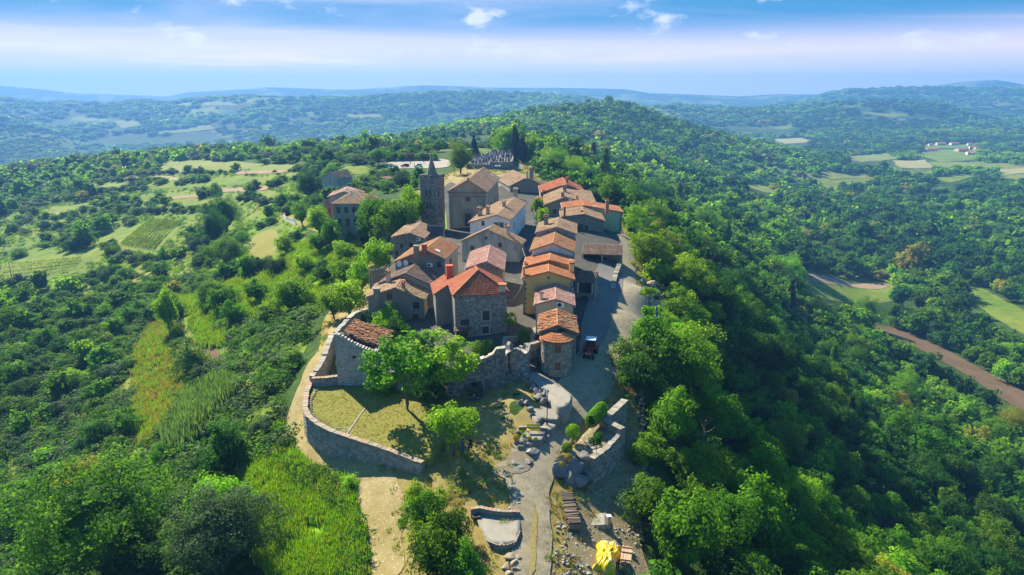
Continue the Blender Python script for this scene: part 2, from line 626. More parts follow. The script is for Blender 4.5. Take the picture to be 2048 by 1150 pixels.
m_piece('brick_red', [(0, (.28, .09, .05)), (1, (.42, .16, .09))], nscale=6, dirt_amt=.2)
m_piece('log_bark', [(0, (.10, .07, .05)), (.5, (.2, .15, .11)), (1, (.36, .28, .21))], nscale=8)
m_piece('log_cut', [(0, (.36, .25, .15)), (1, (.52, .4, .26))], nscale=8, dirt_amt=.2)
m_piece('plank', [(0, (.36, .22, .13)), (.6, (.5, .33, .2)), (1, (.58, .43, .29))], nscale=8, dirt_amt=.2)
m_piece('rock', [(0, (.10, .10, .095)), (.5, (.19, .185, .175)), (1, (.3, .29, .27))], nscale=2.2, dirt=(.07, .07, .065), dirt_amt=.6, bump=.9)
m_piece('rock_tan', [(0, (.2, .165, .115)), (.5, (.29, .245, .18)), (1, (.4, .35, .27))], nscale=2.2, dirt=(.14, .11, .08), dirt_amt=.5, bump=.9)
m_piece('flagstone', [(0, (.22, .21, .185)), (.5, (.28, .26, .22)), (1, (.36, .33, .28))], nscale=4, dirt=(.2, .18, .14), dirt_amt=.35)
m_plaster('mortar_grey', (.20, .19, .165), (.08, .08, .07), .6)
m_plaster('mortar_tan', (.24, .21, .16), (.12, .11, .09), .6)
m_plaster('plaster_yellow', (.72, .50, .17), (.5, .36, .15), .5)
m_plaster('plaster_cream', (.66, .54, .32), (.42, .35, .22), .6)
m_plaster('plaster_white', (.70, .69, .68), (.45, .43, .4), .5)
m_plaster('plaster_green', (.42, .56, .30), (.32, .42, .24), .4)
m_plaster('plaster_grey', (.30, .285, .24), (.15, .145, .125), .7)
m_plaster('plaster_dark', (.23, .215, .18), (.12, .115, .10), .6)
m_plaster('plaster_sandstone', (.42, .34, .22), (.17, .15, .12), .7)
m_plaster('plaster_red', (.46, .09, .06), (.34, .07, .05), .4)
m_plaster('plaster_stained', (.44, .42, .38), (.13, .13, .12), .9)
m_plaster('concrete', (.27, .255, .22), (.15, .145, .12), .6)
m_plain('glass_dark', (.018, .02, .024), .12, var=.3, spec=.6)
m_plain('shutter_brown', (.15, .06, .035), .6)
m_plain('shutter_green', (.03, .07, .05), .6)
m_plain('shutter_dark', (.05, .04, .035), .6)
m_plain('wood_dark', (.07, .05, .035), .75)
m_plain('door_red', (.16, .03, .025), .6)
m_plain('white_paint', (.74, .75, .76), .5)
m_plain('metal_grey', (.35, .36, .38), .4, .7)
m_plain('metal_dark', (.03, .033, .036), .45, .6)
m_plain('lead_sheet', (.42, .45, .48), .45, .3)
m_plain('rubber', (.02, .02, .02), .85)
m_plain('paint_black', (.012, .014, .018), .2, .2, spec=.7)
m_plain('paint_red', (.30, .02, .02), .35)
m_plain('paint_teal', (.05, .35, .37), .4)
m_plain('bin_blue', (.02, .07, .42), .45)
m_plain('bin_yellow', (.55, .42, .05), .45)
m_plain('bin_green', (.02, .16, .09), .45)
m_plain('bench_yellow', (.62, .46, .03), .5)
m_plain('iron_rust', (.16, .075, .045), .8)
m_plain('marble_white', (.42, .42, .42), .3)
m_plain('marble_grey', (.2, .2, .21), .3)
m_plain('marble_black', (.03, .03, .035), .2)
m_plain('terracotta_pot', (.5, .2, .09), .8)
m_plain('skin', (.5, .3, .22), .6)
m_plain('cloth_blue', (.03, .07, .25), .9)
m_plain('cloth_black', (.02, .02, .025), .9)
m_plain('cloth_red', (.35, .04, .04), .9)
m_plain('cloth_white', (.6, .6, .6), .9)
m_plain('hair_dark', (.03, .02, .015), .7)
t = NT('bark'); p = t.pos((6, 6, 1.2))
t.bsdf(t.ramp(t.noise(p, 2, 6), [(.3, (.07, .055, .04)), (.7, (.2, .165, .13))]), .9, t.noise(p, 4, 5), .6, .03)
t = NT('tarp'); p = t.pos()
t.bsdf(t.mix(t.rng(t.noise(p, 1.1, 3), .58, .64), (.62, .44, .012), (.6, .58, .52)), .38, t.noise(p, 5, 5), .5, .06)

m_leaf('leaf_green', (.040, .115, .008), (.125, .285, .016))
m_leaf('leaf_dark', (.018, .075, .014), (.055, .16, .02))
m_leaf('leaf_bright', (.10, .235, .010), (.22, .41, .02))
m_leaf('leaf_yellow', (.17, .19, .02), (.32, .32, .045))
m_leaf('leaf_olive', (.04, .085, .03), (.10, .165, .06), .3, glow=(1.1, 1.3, .7))
m_leaf('leaf_conifer', (.010, .03, .014), (.022, .055, .02), .1)
m_leaf('leaf_fig', (.08, .19, .02), (.17, .33, .03))
m_leaf('leaf_flower', (.07, .16, .02), (.15, .26, .03), .3, dry=(.55, .52, .38))
m_leaf('leaf_topiary', (.10, .25, .012), (.21, .42, .016), .3)
m_leaf('leaf_gold', (.28, .20, .015), (.42, .33, .03), .3)
m_leaf('leaf_reed', (.08, .17, .06), (.15, .26, .10), .3)
m_leaf('leaf_vine', (.12, .22, .02), (.24, .34, .035), .35)
m_leaf('leaf_rust', (.09, .07, .02), (.16, .12, .035), .3, glow=(1.2, 1.1, .6))
m_leaf('grass_green', (.10, .26, .010), (.21, .40, .015), .35)
m_leaf('grass_dry', (.24, .19, .07), (.38, .31, .13), .25)
m_leaf('grass_mid', (.14, .23, .02), (.28, .34, .05), .3)


def m_ground(name, cols, scales=(.05, .4, 3), rough=.95, bump=.5, speck=None, bd=.05, stripes=None):
    """earth, grass, gravel: three scales of noise through a ramp"""
    t = NT(name)
    p = t.pos(obj=False)
    a = t.noise(p, scales[0], 4, .6)
    b = t.noise(p, scales[1], 5, .65)
    d = t.noise(p, scales[2], 5, .7)
    s = t.node('ShaderNodeMath', {0: a, 1: b}, operation='ADD').outputs[0]
    s = t.node('ShaderNodeMath', {0: s, 1: d}, operation='ADD').outputs[0]
    c = t.ramp(t.rng(s, 1.05, 1.95), [(i / (len(cols) - 1), q) for i, q in enumerate(cols)])
    if stripes:
        ang, wl_, amt, sc2 = stripes
        m = t.node('ShaderNodeMapping', {0: t.node('ShaderNodeNewGeometry').outputs['Position'], 2: (0, 0, R(ang))})
        w = t.node('ShaderNodeTexWave', {'Vector': m.outputs[0], 'Scale': wl_, 'Distortion': 1.2, 'Detail': 2}).outputs[1]
        c = t.mix(t.rng(w, .3, .7, 0, amt), c, sc2)
    if speck:
        v = t.node('ShaderNodeTexVoronoi', {'Vector': p, 'Scale': speck[0]}).outputs[0]
        c = t.mix(t.rng(v, .16, .2, speck[2], 0), c, speck[1])
    h = t.node('ShaderNodeMath', {0: b, 1: d}, operation='ADD').outputs[0]
    return t.bsdf(c, rough, h, bump, bd, spec=.1)


m_ground('g_gravel', [(.13, .12, .08), (.2, .175, .125), (.29, .255, .185), (.19, .18, .09)], (.1, .9, 7), speck=(2.6, (.4, .37, .3), .3), bump=.6, bd=.05)
m_ground('g_asphalt', [(.10, .105, .11), (.15, .15, .15), (.19, .185, .18)], (.08, .5, 6), bump=.3)
m_ground('g_path', [(.16, .135, .05), (.24, .195, .08), (.3, .245, .12), (.37, .32, .21)], (.08, .6, 4), speck=(2.2, (.62, .57, .48), .4))
m_ground('g_drygrass', [(.14, .12, .035), (.215, .175, .058), (.285, .23, .09), (.14, .155, .028)], (.09, .7, 5), bump=.9, bd=.1)
m_ground('g_lawn', [(.11, .115, .025), (.165, .16, .038), (.21, .19, .05), (.13, .155, .025)], (.12, .8, 6), bump=.8, stripes=(28, .22, .45, (.18, .20, .035)))
m_ground('g_meadow', [(.04, .10, .008), (.085, .155, .013), (.16, .205, .028), (.25, .23, .06)], (.022, .16, 2.0), bump=.9, bd=.1)
m_ground('g_meadow_bright', [(.09, .22, .010), (.14, .29, .014), (.2, .33, .02), (.24, .31, .03)], (.05, .35, 3), bump=.9, bd=.1)
m_ground('g_crop', [(.11, .17, .03), (.17, .2, .05), (.24, .25, .08)], (.02, .12, 1.5), stripes=(62, .12, .35, (.1, .14, .025)))
m_ground('g_crop_pale', [(.2, .2, .08), (.28, .26, .12), (.34, .31, .17)], (.02, .12, 1.5), stripes=(-20, .1, .3, (.18, .19, .06)))
m_ground('g_field_pale', [(.28, .26, .10), (.38, .34, .16), (.46, .41, .24)], (.04, .3, 3))
m_ground('g_soil', [(.085, .058, .033), (.125, .085, .05), (.18, .13, .08)], (.05, .5, 3), stripes=(-28, .3, .35, (.1, .065, .04)))
m_ground('g_soil_pale', [(.22, .15, .10), (.29, .21, .14), (.35, .27, .19)], (.05, .5, 3), stripes=(-75, .25, .4, (.18, .12, .08)))
m_ground('g_parking', [(.24, .215, .19), (.3, .27, .24), (.36, .33, .3)], (.05, .3, 2), bump=.2)
m_ground('g_courtyard', [(.045, .046, .044), (.07, .069, .064), (.115, .11, .095)], (.1, .6, 4))  # colour lowered to paint in the shade between the houses
m_ground('g_earth', [(.15, .12, .065), (.21, .175, .105), (.28, .24, .16)], (.1, .6, 4), speck=(2.0, (.55, .52, .46), .6), bump=1, bd=.1)

# the open country: woods, clearings and scrub by noise; finer than this are the plants that stand on it
t = NT('g_country')
p = t.pos(obj=False)
n1 = t.noise(p, .0042, 6, .62); n2 = t.noise(p, .03, 5, .65); n3 = t.noise(p, .35, 4, .7)
s = t.node('ShaderNodeMath', {0: n2, 1: n3}, operation='ADD').outputs[0]
wood = t.ramp(t.rng(s, .7, 1.35), [(0, (.016, .04, .008)), (.5, (.035, .075, .012)), (1, (.07, .12, .022))])
mead = t.ramp(t.rng(s, .7, 1.35), [(0, (.09, .14, .02)), (.5, (.15, .19, .035)), (1, (.24, .23, .07))])
t.bsdf(t.mix(t.rng(n1, .52, .57), wood, mead), .95, s, 1, .5, spec=.1)

# ------------------------------------------------------------------ the ground: one sheet to the horizon
def build_ground():
    ang = list(np.linspace(-64, 64, 300)) + list(np.linspace(64, 296, 42))[1:-1]
    ang = np.radians(np.array(ang))
    rr = np.concatenate([np.geomspace(5, 26, 10), np.geomspace(26, 3000, 330)[1:], np.geomspace(3000, 6400, 55)[1:]])
    A, Rr = np.meshgrid(ang, rr)
    X, Y = np.sin(A) * Rr, np.cos(A) * Rr
    Z = height(X, Y)
    nr, na = X.shape
    v = np.stack([X.ravel(), Y.ravel(), Z.ravel()], 1)
    v = np.concatenate([v, [[0, 0, hz(0, 0)]]])
    i = np.arange(nr - 1)[:, None] * na; j = np.arange(na)[None]; j2 = (j + 1) % na
    q = np.stack([i + j, i + na + j, i + na + j2, i + j2], -1).reshape(-1, 4)
    c = nr * na
    fan = [(c, int(a), int((a + 1) % na)) for a in range(na)]
    me = bpy.data.meshes.new('ground')
    me.from_pydata(v.tolist(), [], q[:, ::-1].tolist() + fan)
    me.polygons.foreach_set('use_smooth', [True] * len(me.polygons))
    me.materials.append(M['g_country'])
    me.update()
    return link('ground', me, kind='structure')


build_ground()


def px_poly(pts):
    """outline in photo pixels -> ground points (x, y)"""
    return [(q.x, q.y) for q in (G(a, b) for a, b in pts)]


def densify(poly, step, closed=True, jit=0.0):
    out = []
    n = len(poly)
    for i in range(n if closed else n - 1):
        a, b = Vector(poly[i]), Vector(poly[(i + 1) % n])
        k = max(1, int((b - a).length / step))
        for j in range(k):
            p = a + (b - a) * (j / k)
            if jit:
                f = step * 4
                p = p + Vector((fbm(np.array(p.x / f), np.array(p.y / f), 2), fbm(np.array(p.x / f + 40), np.array(p.y / f + 9), 2))) * jit
            out.append((p.x, p.y))
    if not closed:
        out.append(tuple(poly[-1]))
    return out


def smooth_poly(poly, it=2, closed=True):
    for _ in range(it):
        n = len(poly)
        out = [] if closed else [poly[0]]
        for i in range(n if closed else n - 1):
            a, b = Vector(poly[i]), Vector(poly[(i + 1) % n])
            out += [tuple(a * .75 + b * .25), tuple(a * .25 + b * .75)]
        if not closed:
            out.append(poly[-1])
        poly = out
    return poly


def patch(name, poly, mat, off=0.05, step=2.0, jit=0.5, zf=None, kind='structure', smooth=2, skirt=0):
    """a sheet draped on the ground inside a world outline"""
    poly = smooth_poly(poly, smooth) if smooth else poly
    poly = densify(poly, step, True, jit)
    pa = np.array(poly)
    x0, y0 = pa.min(0); x1, y1 = pa.max(0)
    gx, gy = np.meshgrid(np.arange(x0, x1, step), np.arange(y0, y1, step))
    gx = gx.ravel() + RNG.uniform(-.2, .2, gx.size) * step; gy = gy.ravel() + RNG.uniform(-.2, .2, gy.size) * step
    k = inside(gx, gy, poly)
    pts = [Vector(p) for p in poly] + [Vector((a, b)) for a, b in zip(gx[k], gy[k])]
    n = len(poly)
    r = delaunay_2d_cdt(pts, [(i, (i + 1) % n) for i in range(n)], [], 0, 1e-5)
    V, F = r[0], r[2]
    va = np.array([tuple(v) for v in V])
    fa = [f for f in F]
    cen = np.array([va[list(f)].mean(0) for f in fa])
    kk = inside(cen[:, 0], cen[:, 1], poly)
    z = (height(va[:, 0], va[:, 1]) if zf is None else np.array([zf(a, b) for a, b in va])) + off
    faces = [tuple(f) for f, u in zip(fa, kk) if u]
    verts = [(a, b, c) for (a, b), c in zip(va, z)]
    if skirt:
        base = len(verts)
        lim = [(p[0], p[1]) for p in poly]
        d = {(round(a, 4), round(b, 4)): i for i, (a, b, _) in enumerate(verts)}
        idx = [d.get((round(a, 4), round(b, 4))) for a, b in lim]
        idx = [i for i in idx if i is not None]
        for i in idx:
            verts.append((verts[i][0], verts[i][1], verts[i][2] - skirt))
        m = len(idx)
        for i in range(m):
            faces.append((idx[i], idx[(i + 1) % m], base + (i + 1) % m, base + i))
    me = bpy.data.meshes.new(name)
    me.from_pydata(verts, [], faces)
    me.polygons.foreach_set('use_smooth', [True] * len(faces))
    me.materials.append(mat)
    me.update()
    bm = bmesh.new(); bm.from_mesh(me); bmesh.ops.recalc_face_normals(bm, faces=bm.faces)
    if sum(f.normal.z for f in bm.faces) < 0:
        bmesh.ops.reverse_faces(bm, faces=bm.faces)
    bm.to_mesh(me); bm.free()
    return link(name, me, kind=kind)


FIELD_PX = []
FIELDS = []      # world outlines where no wild trees grow


def field(name, px, mat, off=.06, step=4, jit=1.0, keep=True, sm=1):
    w = px_poly(px)
    if keep:
        FIELDS.append(w)
        FIELD_PX.append(px)
    return patch(name, w, M[mat], off, step, jit, smooth=sm)


def strip(pts, widths):
    """centre line (world xy) + widths -> outline"""
    L, Rr = [], []
    n = len(pts)
    for i, p in enumerate(pts):
        a = Vector(pts[max(i - 1, 0)]); b = Vector(pts[min(i + 1, n - 1)])
        t = (b - a).normalized()
        nrm = Vector((-t.y, t.x))
        w = widths[i] if hasattr(widths, '__len__') else widths
        L.append(tuple(Vector(p) + nrm * w / 2)); Rr.append(tuple(Vector(p) - nrm * w / 2))
    return L + Rr[::-1]


# hilltop: dry grass and earth round the village, then roads on it (each sheet a little above the last)
TOP = [(640, 700), (600, 790), (560, 850), (600, 930), (690, 960), (720, 1040), (760, 1160), (1010, 1165), (1240, 1165), (1290, 1060), (1270, 960), (1285, 860), (1262, 760),
       (1290, 690), (1330, 640), (1330, 590), (1280, 545), (1268, 480), (1240, 440), (1180, 400), (1110, 380), (1070, 340), (1040, 322), (960, 318), (900, 345), (880, 360), (800, 400), (770, 440), (760, 480), (720, 540), (690, 600), (640, 640)]
TOPW = px_poly(TOP)
patch('dry_grass', TOPW, M['g_drygrass'], .05, 2.0, 1.2)
VILLAGE = px_poly([(735, 640), (735, 600), (770, 540), (770, 470), (830, 440), (880, 420), (890, 360), (1000, 350), (1075, 360), (1180, 395), (1250, 440), (1250, 520), (1275, 560), (1240, 640), (1200, 720), (1150, 790), (1080, 760), (1040, 700), (920, 690), (830, 690)])
patch('village_paving', VILLAGE, M['g_courtyard'], .10, 1.6, .6)
ROADC = [(1062, 1175), (1062, 1100), (1060, 1010), (1052, 965), (1075, 900), (1120, 840), (1160, 790), (1195, 730), (1215, 680), (1238, 620), (1250, 560), (1256, 510), (1250, 470)]
rw = [(q.x, q.y) for q in (G(a, b) for a, b in ROADC)]
ROAD = strip(rw, [3.6, 3.6, 4.0, 5.0, 5.0, 4.6, 5.5, 6.0, 6.0, 6.0, 4.5, 4.0, 3.4])
patch('gravel_road', ROAD, M['g_gravel'], .15, .8, 1.7)
patch('gravel_square', px_poly([(1200, 640), (1225, 600), (1258, 572), (1310, 566), (1330, 600), (1312, 660), (1275, 672), (1230, 690), (1200, 690)]), M['g_gravel'], .19, 1.2, .6)
patch('gravel_path', px_poly([(975, 945), (1000, 925), (1060, 905), (1075, 940), (1062, 985), (1030, 975), (1000, 955)]), M['g_gravel'], .162, 1.0, .5)
patch('tarmac', px_poly([(1165, 640), (1185, 590), (1195, 520), (1235, 520), (1250, 560), (1225, 640), (1190, 720), (1160, 700)]), M['g_asphalt'], .24, 1.2, .4)
tr = [(q.x, q.y) for q in (G(a, b) for a, b in [(760, 1170), (735, 1080), (745, 990), (700, 930), (620, 880), (590, 840), (610, 770), (645, 700), (690, 620)])]
PATH = strip(tr, [6, 6.5, 7, 6, 5, 4, 3, 2.2, 1.6])
patch('sandy_path', PATH, M['g_path'], .12, 1.0, 2.4)
patch('stony_track', strip([(q.x, q.y) for q in (G(a, b) for a, b in [(1230, 1170), (1205, 1080), (1225, 1000), (1248, 930), (1268, 860)])], [8, 8, 5, 4.5, 3]), M['g_earth'], .12, 1.5, 1.0)
cen_strip = strip([(q.x, q.y) for q in (G(a, b) for a, b in [(1066, 1160), (1068, 1080), (1066, 1010)])], [.5, .6, .35])
patch('verge', cen_strip, M['g_drygrass'], .19, .4, .9)
rd2 = [(q.x, q.y) for q in (G(a, b) for a, b in [(1000, 372), (1012, 360), (1028, 342), (1040, 330)])]
patch('cemetery_road', strip(rd2, [5, 5, 5, 5]), M['g_gravel'], .2, 2, .5)
patch('car_park', px_poly([(762, 336), (778, 324), (830, 318), (895, 318), (905, 330), (892, 337), (830, 337)]), M['g_parking'], .25, 4, 1)
patch('forecourt', px_poly([(892, 350), (930, 338), (985, 345), (1030, 350), (1000, 380), (960, 372), (905, 372)]), M['g_path'], .16, 2, 1)
FIELDS += [TOPW, px_poly([(740, 340), (780, 318), (900, 312), (1050, 312), (1075, 345), (900, 372), (760, 345)])]

# left flank meadows, plots and terraces
field('grass_slope', [(455, 1000), (470, 950), (560, 905), (640, 950), (705, 1010), (730, 1100), (720, 1165), (560, 1165), (470, 1080)], 'g_meadow_bright', .1, 2)
field('meadow_strip', [(270, 700), (300, 650), (345, 640), (360, 700), (385, 760), (350, 830), (310, 900), (265, 880), (265, 790)], 'g_meadow', .1, 2)
field('garden_meadow', [(350, 590), (395, 590), (440, 640), (470, 690), (440, 735), (400, 700), (365, 650)], 'g_meadow', .08, 2)
field('vegetable_plot', [(357, 622), (380, 616), (412, 668), (372, 680)], 'g_meadow', .16, 2, .3)
field('bare_soil_plot', [(372, 682), (412, 670), (450, 722), (410, 738), (388, 705)], 'g_soil', .18, 2, .3)
field('orchard_slope', [(430, 570), (520, 555), (580, 500), (640, 470), (720, 490), (740, 520), (690, 560), (640, 600), (560, 640), (480, 640), (450, 610)], 'g_meadow_bright', .1, 3)
patch('left_pasture', px_poly([(-120, 980), (-120, 430), (120, 400), (250, 365), (400, 345), (560, 338), (640, 345), (640, 420), (600, 470), (650, 520), (630, 640), (570, 820), (420, 940), (250, 980), (60, 1000)]), M['g_meadow'], .05, 6, 2)
field('mown_meadow', [(495, 515), (505, 470), (550, 455), (560, 480), (545, 515), (510, 525)], 'g_lawn', .1, 3)
field('vineyard_ground', [(235, 490), (300, 440), (370, 440), (355, 470), (300, 505), (250, 500)], 'g_meadow', .12, 4)
field('vine_terrace', [(0, 560), (0, 530), (160, 520), (170, 535), (60, 560)], 'g_meadow', .12, 4)
field('lower_meadow', [(0, 540), (60, 500), (160, 505), (210, 470), (250, 450), (290, 455), (200, 520), (100, 540)], 'g_meadow', .1, 4)
field('terrace_meadow', [(100, 415), (200, 402), (340, 385), (420, 392), (520, 380), (570, 385), (560, 400), (400, 412), (250, 415), (120, 430)], 'g_meadow', .15, 5)
field('pale_field', [(205, 359), (230, 353), (330, 352), (390, 359), (330, 362), (260, 363)], 'g_crop_pale', .2, 5)
field('upper_meadow', [(310, 345), (330, 322), (420, 320), (520, 330), (620, 330), (610, 340), (480, 342), (400, 350)], 'g_crop', .2, 6)
field('middle_meadow', [(170, 370), (205, 360), (300, 364), (420, 360), (470, 352), (560, 352), (600, 345), (590, 358), (440, 372), (280, 378), (190, 385)], 'g_meadow', .15, 6)
for q in ([(425, 378), (560, 368), (568, 373), (435, 385)], [(300, 398), (400, 391), (405, 395), (305, 403)], [(460, 345), (600, 337), (604, 341), (470, 350)], [(110, 425), (200, 415), (205, 420), (115, 431)]):
    field('tilled_strip', q, 'g_soil_pale', .3, 4, 1.5, True, 0)
field('ridge_meadow', [(680, 340), (700, 330), (740, 335), (745, 345), (715, 352)], 'g_meadow', .15, 4)
field('hillside_clearing', [(560, 420), (585, 425), (640, 430), (660, 470), (640, 470), (590, 450), (560, 440)], 'g_lawn', .12, 3)
field('grass_patch', [(70, 1010), (110, 985), (150, 990), (140, 1030), (90, 1050)], 'g_meadow_bright', .1, 2)

patch('church_lawn', px_poly([(866, 440), (874, 415), (888, 400), (893, 440), (893, 468), (870, 466)]), M['g_meadow_bright'], .2, 1.5, .4)
# valley floor fields on the right
field('valley_meadow', [(1590, 552), (1780, 560), (1805, 590), (1790, 605), (1690, 605), (1600, 580)], 'g_meadow', .12, 5)
field('ploughed_field', [(1585, 548), (1640, 549), (1775, 560), (1780, 577), (1700, 574), (1600, 560)], 'g_soil_pale', .3, 5, .5)
field('brown_field', [(1720, 650), (1765, 645), (1850, 676), (1950, 733), (2090, 805), (2110, 850), (2040, 822), (1930, 748), (1840, 700), (1780, 670)], 'g_soil', .2, 5)
field('valley_grass', [(1920, 565), (1960, 572), (2120, 660), (2120, 700), (2048, 672), (1960, 620)], 'g_meadow', .15, 5)
for i, q in enumerate([[(1690, 312), (1780, 306), (1800, 318), (1720, 325)], [(1845, 300), (1950, 300), (1960, 318), (1890, 326), (1830, 312)], [(1785, 322), (1850, 320), (1870, 336), (1800, 336)],
                       [(1640, 345), (1735, 345), (1740, 356), (1660, 360)], [(1850, 355), (1950, 348), (1955, 352), (1900, 366)], [(1540, 278), (1610, 276), (1630, 284), (1570, 288)],
                       [(1480, 370), (1520, 366), (1560, 388), (1530, 386)], [(1840, 288), (1960, 290), (1955, 296), (1850, 298)], [(1990, 340), (2060, 336), (2060, 345), (2010, 350)]]):
    field('farm_field', q, ('g_crop', 'g_meadow', 'g_crop_pale')[i % 3], .5, 12, 14, sm=0)
for i, q in enumerate([[(225, 246), (270, 240), (285, 252), (240, 258)], [(325, 262), (420, 250), (435, 258), (340, 268)], [(400, 206), (470, 204), (475, 211), (410, 213)], [(690, 228), (760, 228), (770, 236), (700, 236)]]):
    field('hill_field', q, 'g_crop', 1.5, 30, 40, sm=0)
for q, w in (([(1570, 525), (1620, 528), (1700, 540)], 3.5), ([(1880, 535), (1920, 547), (1990, 574), (2060, 592)], 4.0)):
    c = [(g.x, g.y) for g in (G(a, b) for a, b in q)]
    s = strip(c, w)
    FIELDS.append(strip(c, w + 7))
    patch('dirt_road', s, M['g_parking'], .35, 3, .4)


# ------------------------------------------------------------------ building kit
def rect_hole(s, z, w, h):
    return (s - w / 2, z - h / 2, s + w / 2, z + h / 2)


def wall_face(mb, O, d, n, outline, holes, depth=.2, r=.5, m=0):
    """flat wall with real openings; O origin, d along, n outward, outline in (s, z)"""
    Z = Vector((0, 0, 1))
    pts = [Vector(p) for p in outline]
    E = [(i, (i + 1) % len(pts)) for i in range(len(pts))]
    for (a, b, c, e) in holes:
        k = len(pts)
        pts += [Vector((a, b)), Vector((c, b)), Vector((c, e)), Vector((a, e))]
        E += [(k, k + 1), (k + 1, k + 2), (k + 2, k + 3), (k + 3, k)]
    res = delaunay_2d_cdt(pts, E, [], 0, 1e-5)
    V, F = res[0], res[2]
    flip = d.cross(Z).dot(n) < 0
    for f in F:
        c = sum((V[i] for i in f), Vector((0, 0))) / len(f)
        if not inside([c.x], [c.y], outline)[0]:
            continue
        if any(a < c.x < cc and b < c.y < e for a, b, cc, e in holes):
            continue
        q = [O + d * V[i].x + Z * V[i].y for i in f]
        if (q[1] - q[0]).cross(q[2] - q[0]).dot(n) < 0:
            q = q[::-1]
        mb.poly(q, r, m)
    for (a, b, c, e) in holes:
        o = [O + d * s + Z * z for s, z in ((a, b), (c, b), (c, e), (a, e))]
        i_ = [p - n * depth for p in o]
        for k in range(4):
            mb.quad(o[k], o[(k + 1) % 4], i_[(k + 1) % 4], i_[k], r, m)


def stones_on(mb, O, d, n, outline, holes, hmin=.2, hmax=.32, lmin=.28, lmax=.62, proud=.035, jit=.02, skip=0.0, m=0):
    """coursed rubble standing proud of the wall behind, joints recessed"""
    Z = Vector((0, 0, 1))
    oa = np.array(outline)
    s0, s1 = oa[:, 0].min(), oa[:, 0].max()
    z0, z1 = oa[:, 1].min(), oa[:, 1].max()
    z = z0
    while z < z1:
        h = random.uniform(hmin, hmax)
        s = s0 - random.uniform(0, lmin)
        while s < s1:
            l = random.uniform(lmin, lmax)
            a, b = max(s, s0) + .012, min(s + l, s1) - .012
            s += l
            zb, zt = z + .012 + random.uniform(0, .015), z + h - .012 - random.uniform(0, .015)
            if b - a < .08 or random.random() < skip:
                continue
            if not inside([a, b, b, a], [zb, zb, zt, zt], outline).all():
                continue
            if any(a < c2 and b > a2 and zb < e2 and zt > b2 for a2, b2, c2, e2 in holes):
                continue
            p = proud * random.uniform(.4, 1.5)
            j = lambda: random.uniform(-jit, jit)
            base = [O + d * q + Z * w for q, w in ((a, zb), (b, zb), (b, zt), (a, zt))]
            f = [x + n * p + d * (j() + .012 * sg) + Z * (j()) for x, sg in zip(base, (1, -1, -1, 1))]
            r = random.random()
            flip = (f[1] - f[0]).cross(f[2] - f[0]).dot(n) < 0
            if flip:
                mb.quad(f[3], f[2], f[1], f[0], r, m)
            else:
                mb.quad(f[0], f[1], f[2], f[3], r, m)
            for k in range(4):
                k2 = (k + 1) % 4
                if flip:
                    mb.quad(f[k], f[k2], base[k2], base[k], r, m)
                else:
                    mb.quad(base[k], base[k2], f[k2], f[k], r, m)
        z += h


def tiles_on(mb, E0, E1, up, outline, du=.24, dv=.36, rad=.105, mess=0.0, gaps=0.0, droop=0.0):
    """barrel tiles laid in rows on a roof plane: E0->E1 along the eave, `up` = unit vector up the slope, outline in (u, v)"""
    d = (E1 - E0).normalized()
    n = d.cross(up).normalized()
    if n.z < 0:
        n = -n
    oa = np.array(outline)
    u0, u1 = oa[:, 0].min(), oa[:, 0].max()
    v1 = oa[:, 1].max()
    nu = max(1, int(round((u1 - u0) / du))); du = (u1 - u0) / nu
    rad = min(rad, du * .46)
    nv = max(1, int(round(v1 / dv)))
    dv = v1 / nv
    cu = u0 + (np.arange(nu) + .5) * du
    prof = [(-1, 0.0), (-.55, .8), (.55, .8), (1, 0.0)]
    for j in range(nv):
        vb = j * dv
        ok = inside(cu, np.full(nu, vb + dv * .5), outline)
        for i in range(nu):
            if not ok[i] or (gaps and random.random() < gaps):
                continue
            off = random.gauss(0, .012 + mess); lift = abs(random.gauss(0, .006 + mess * .6)); tw = random.gauss(0, .02 + mess)
            c0 = cu[i] + off; c1 = c0 + tw * dv
            va, vc = vb - .05 + random.gauss(0, .015 + mess), vb + dv + .02
            ra, rc = rad * 1.08, rad * .84
            A = [E0 + d * (c0 + q * ra) + up * va + n * (w * ra * .95 + .045 + lift) for q, w in prof]
            B = [E0 + d * (c1 + q * rc) + up * vc + n * (w * rc * .95 + .012 + lift) for q, w in prof]
            r = min(1, max(0, random.gauss(.5, .27)))
            for k in range(3):
                mb.quad(A[k], A[k + 1], B[k + 1], B[k], r)
            mb.quad(A[3], A[2], A[1], A[0], r)


def ridge_tiles(mb, a, b, rad=.15, lift=.05):
    a, b = Vector(a), Vector(b)
    L = (b - a).length
    n = max(1, int(L / .42))
    t = (b - a) / n
    side = t.cross(Vector((0, 0, 1))).normalized()
    up = side.cross(t).normalized()
    for i in range(n):
        p, q = a + t * i, a + t * (i + 1.12)
        prof = [(-1, -.2), (-.6, .7), (.6, .7), (1, -.2)]
        A = [p + side * (s * rad * 1.08) + up * (w * rad + lift) for s, w in prof]
        B = [q + side * (s * rad * .88) + up * (w * rad + lift - .01) for s, w in prof]
        r = random.random()
        for k in range(3):
            mb.quad(A[k], A[k + 1], B[k + 1], B[k], r)
        mb.quad(A[3], A[2], A[1], A[0], r)


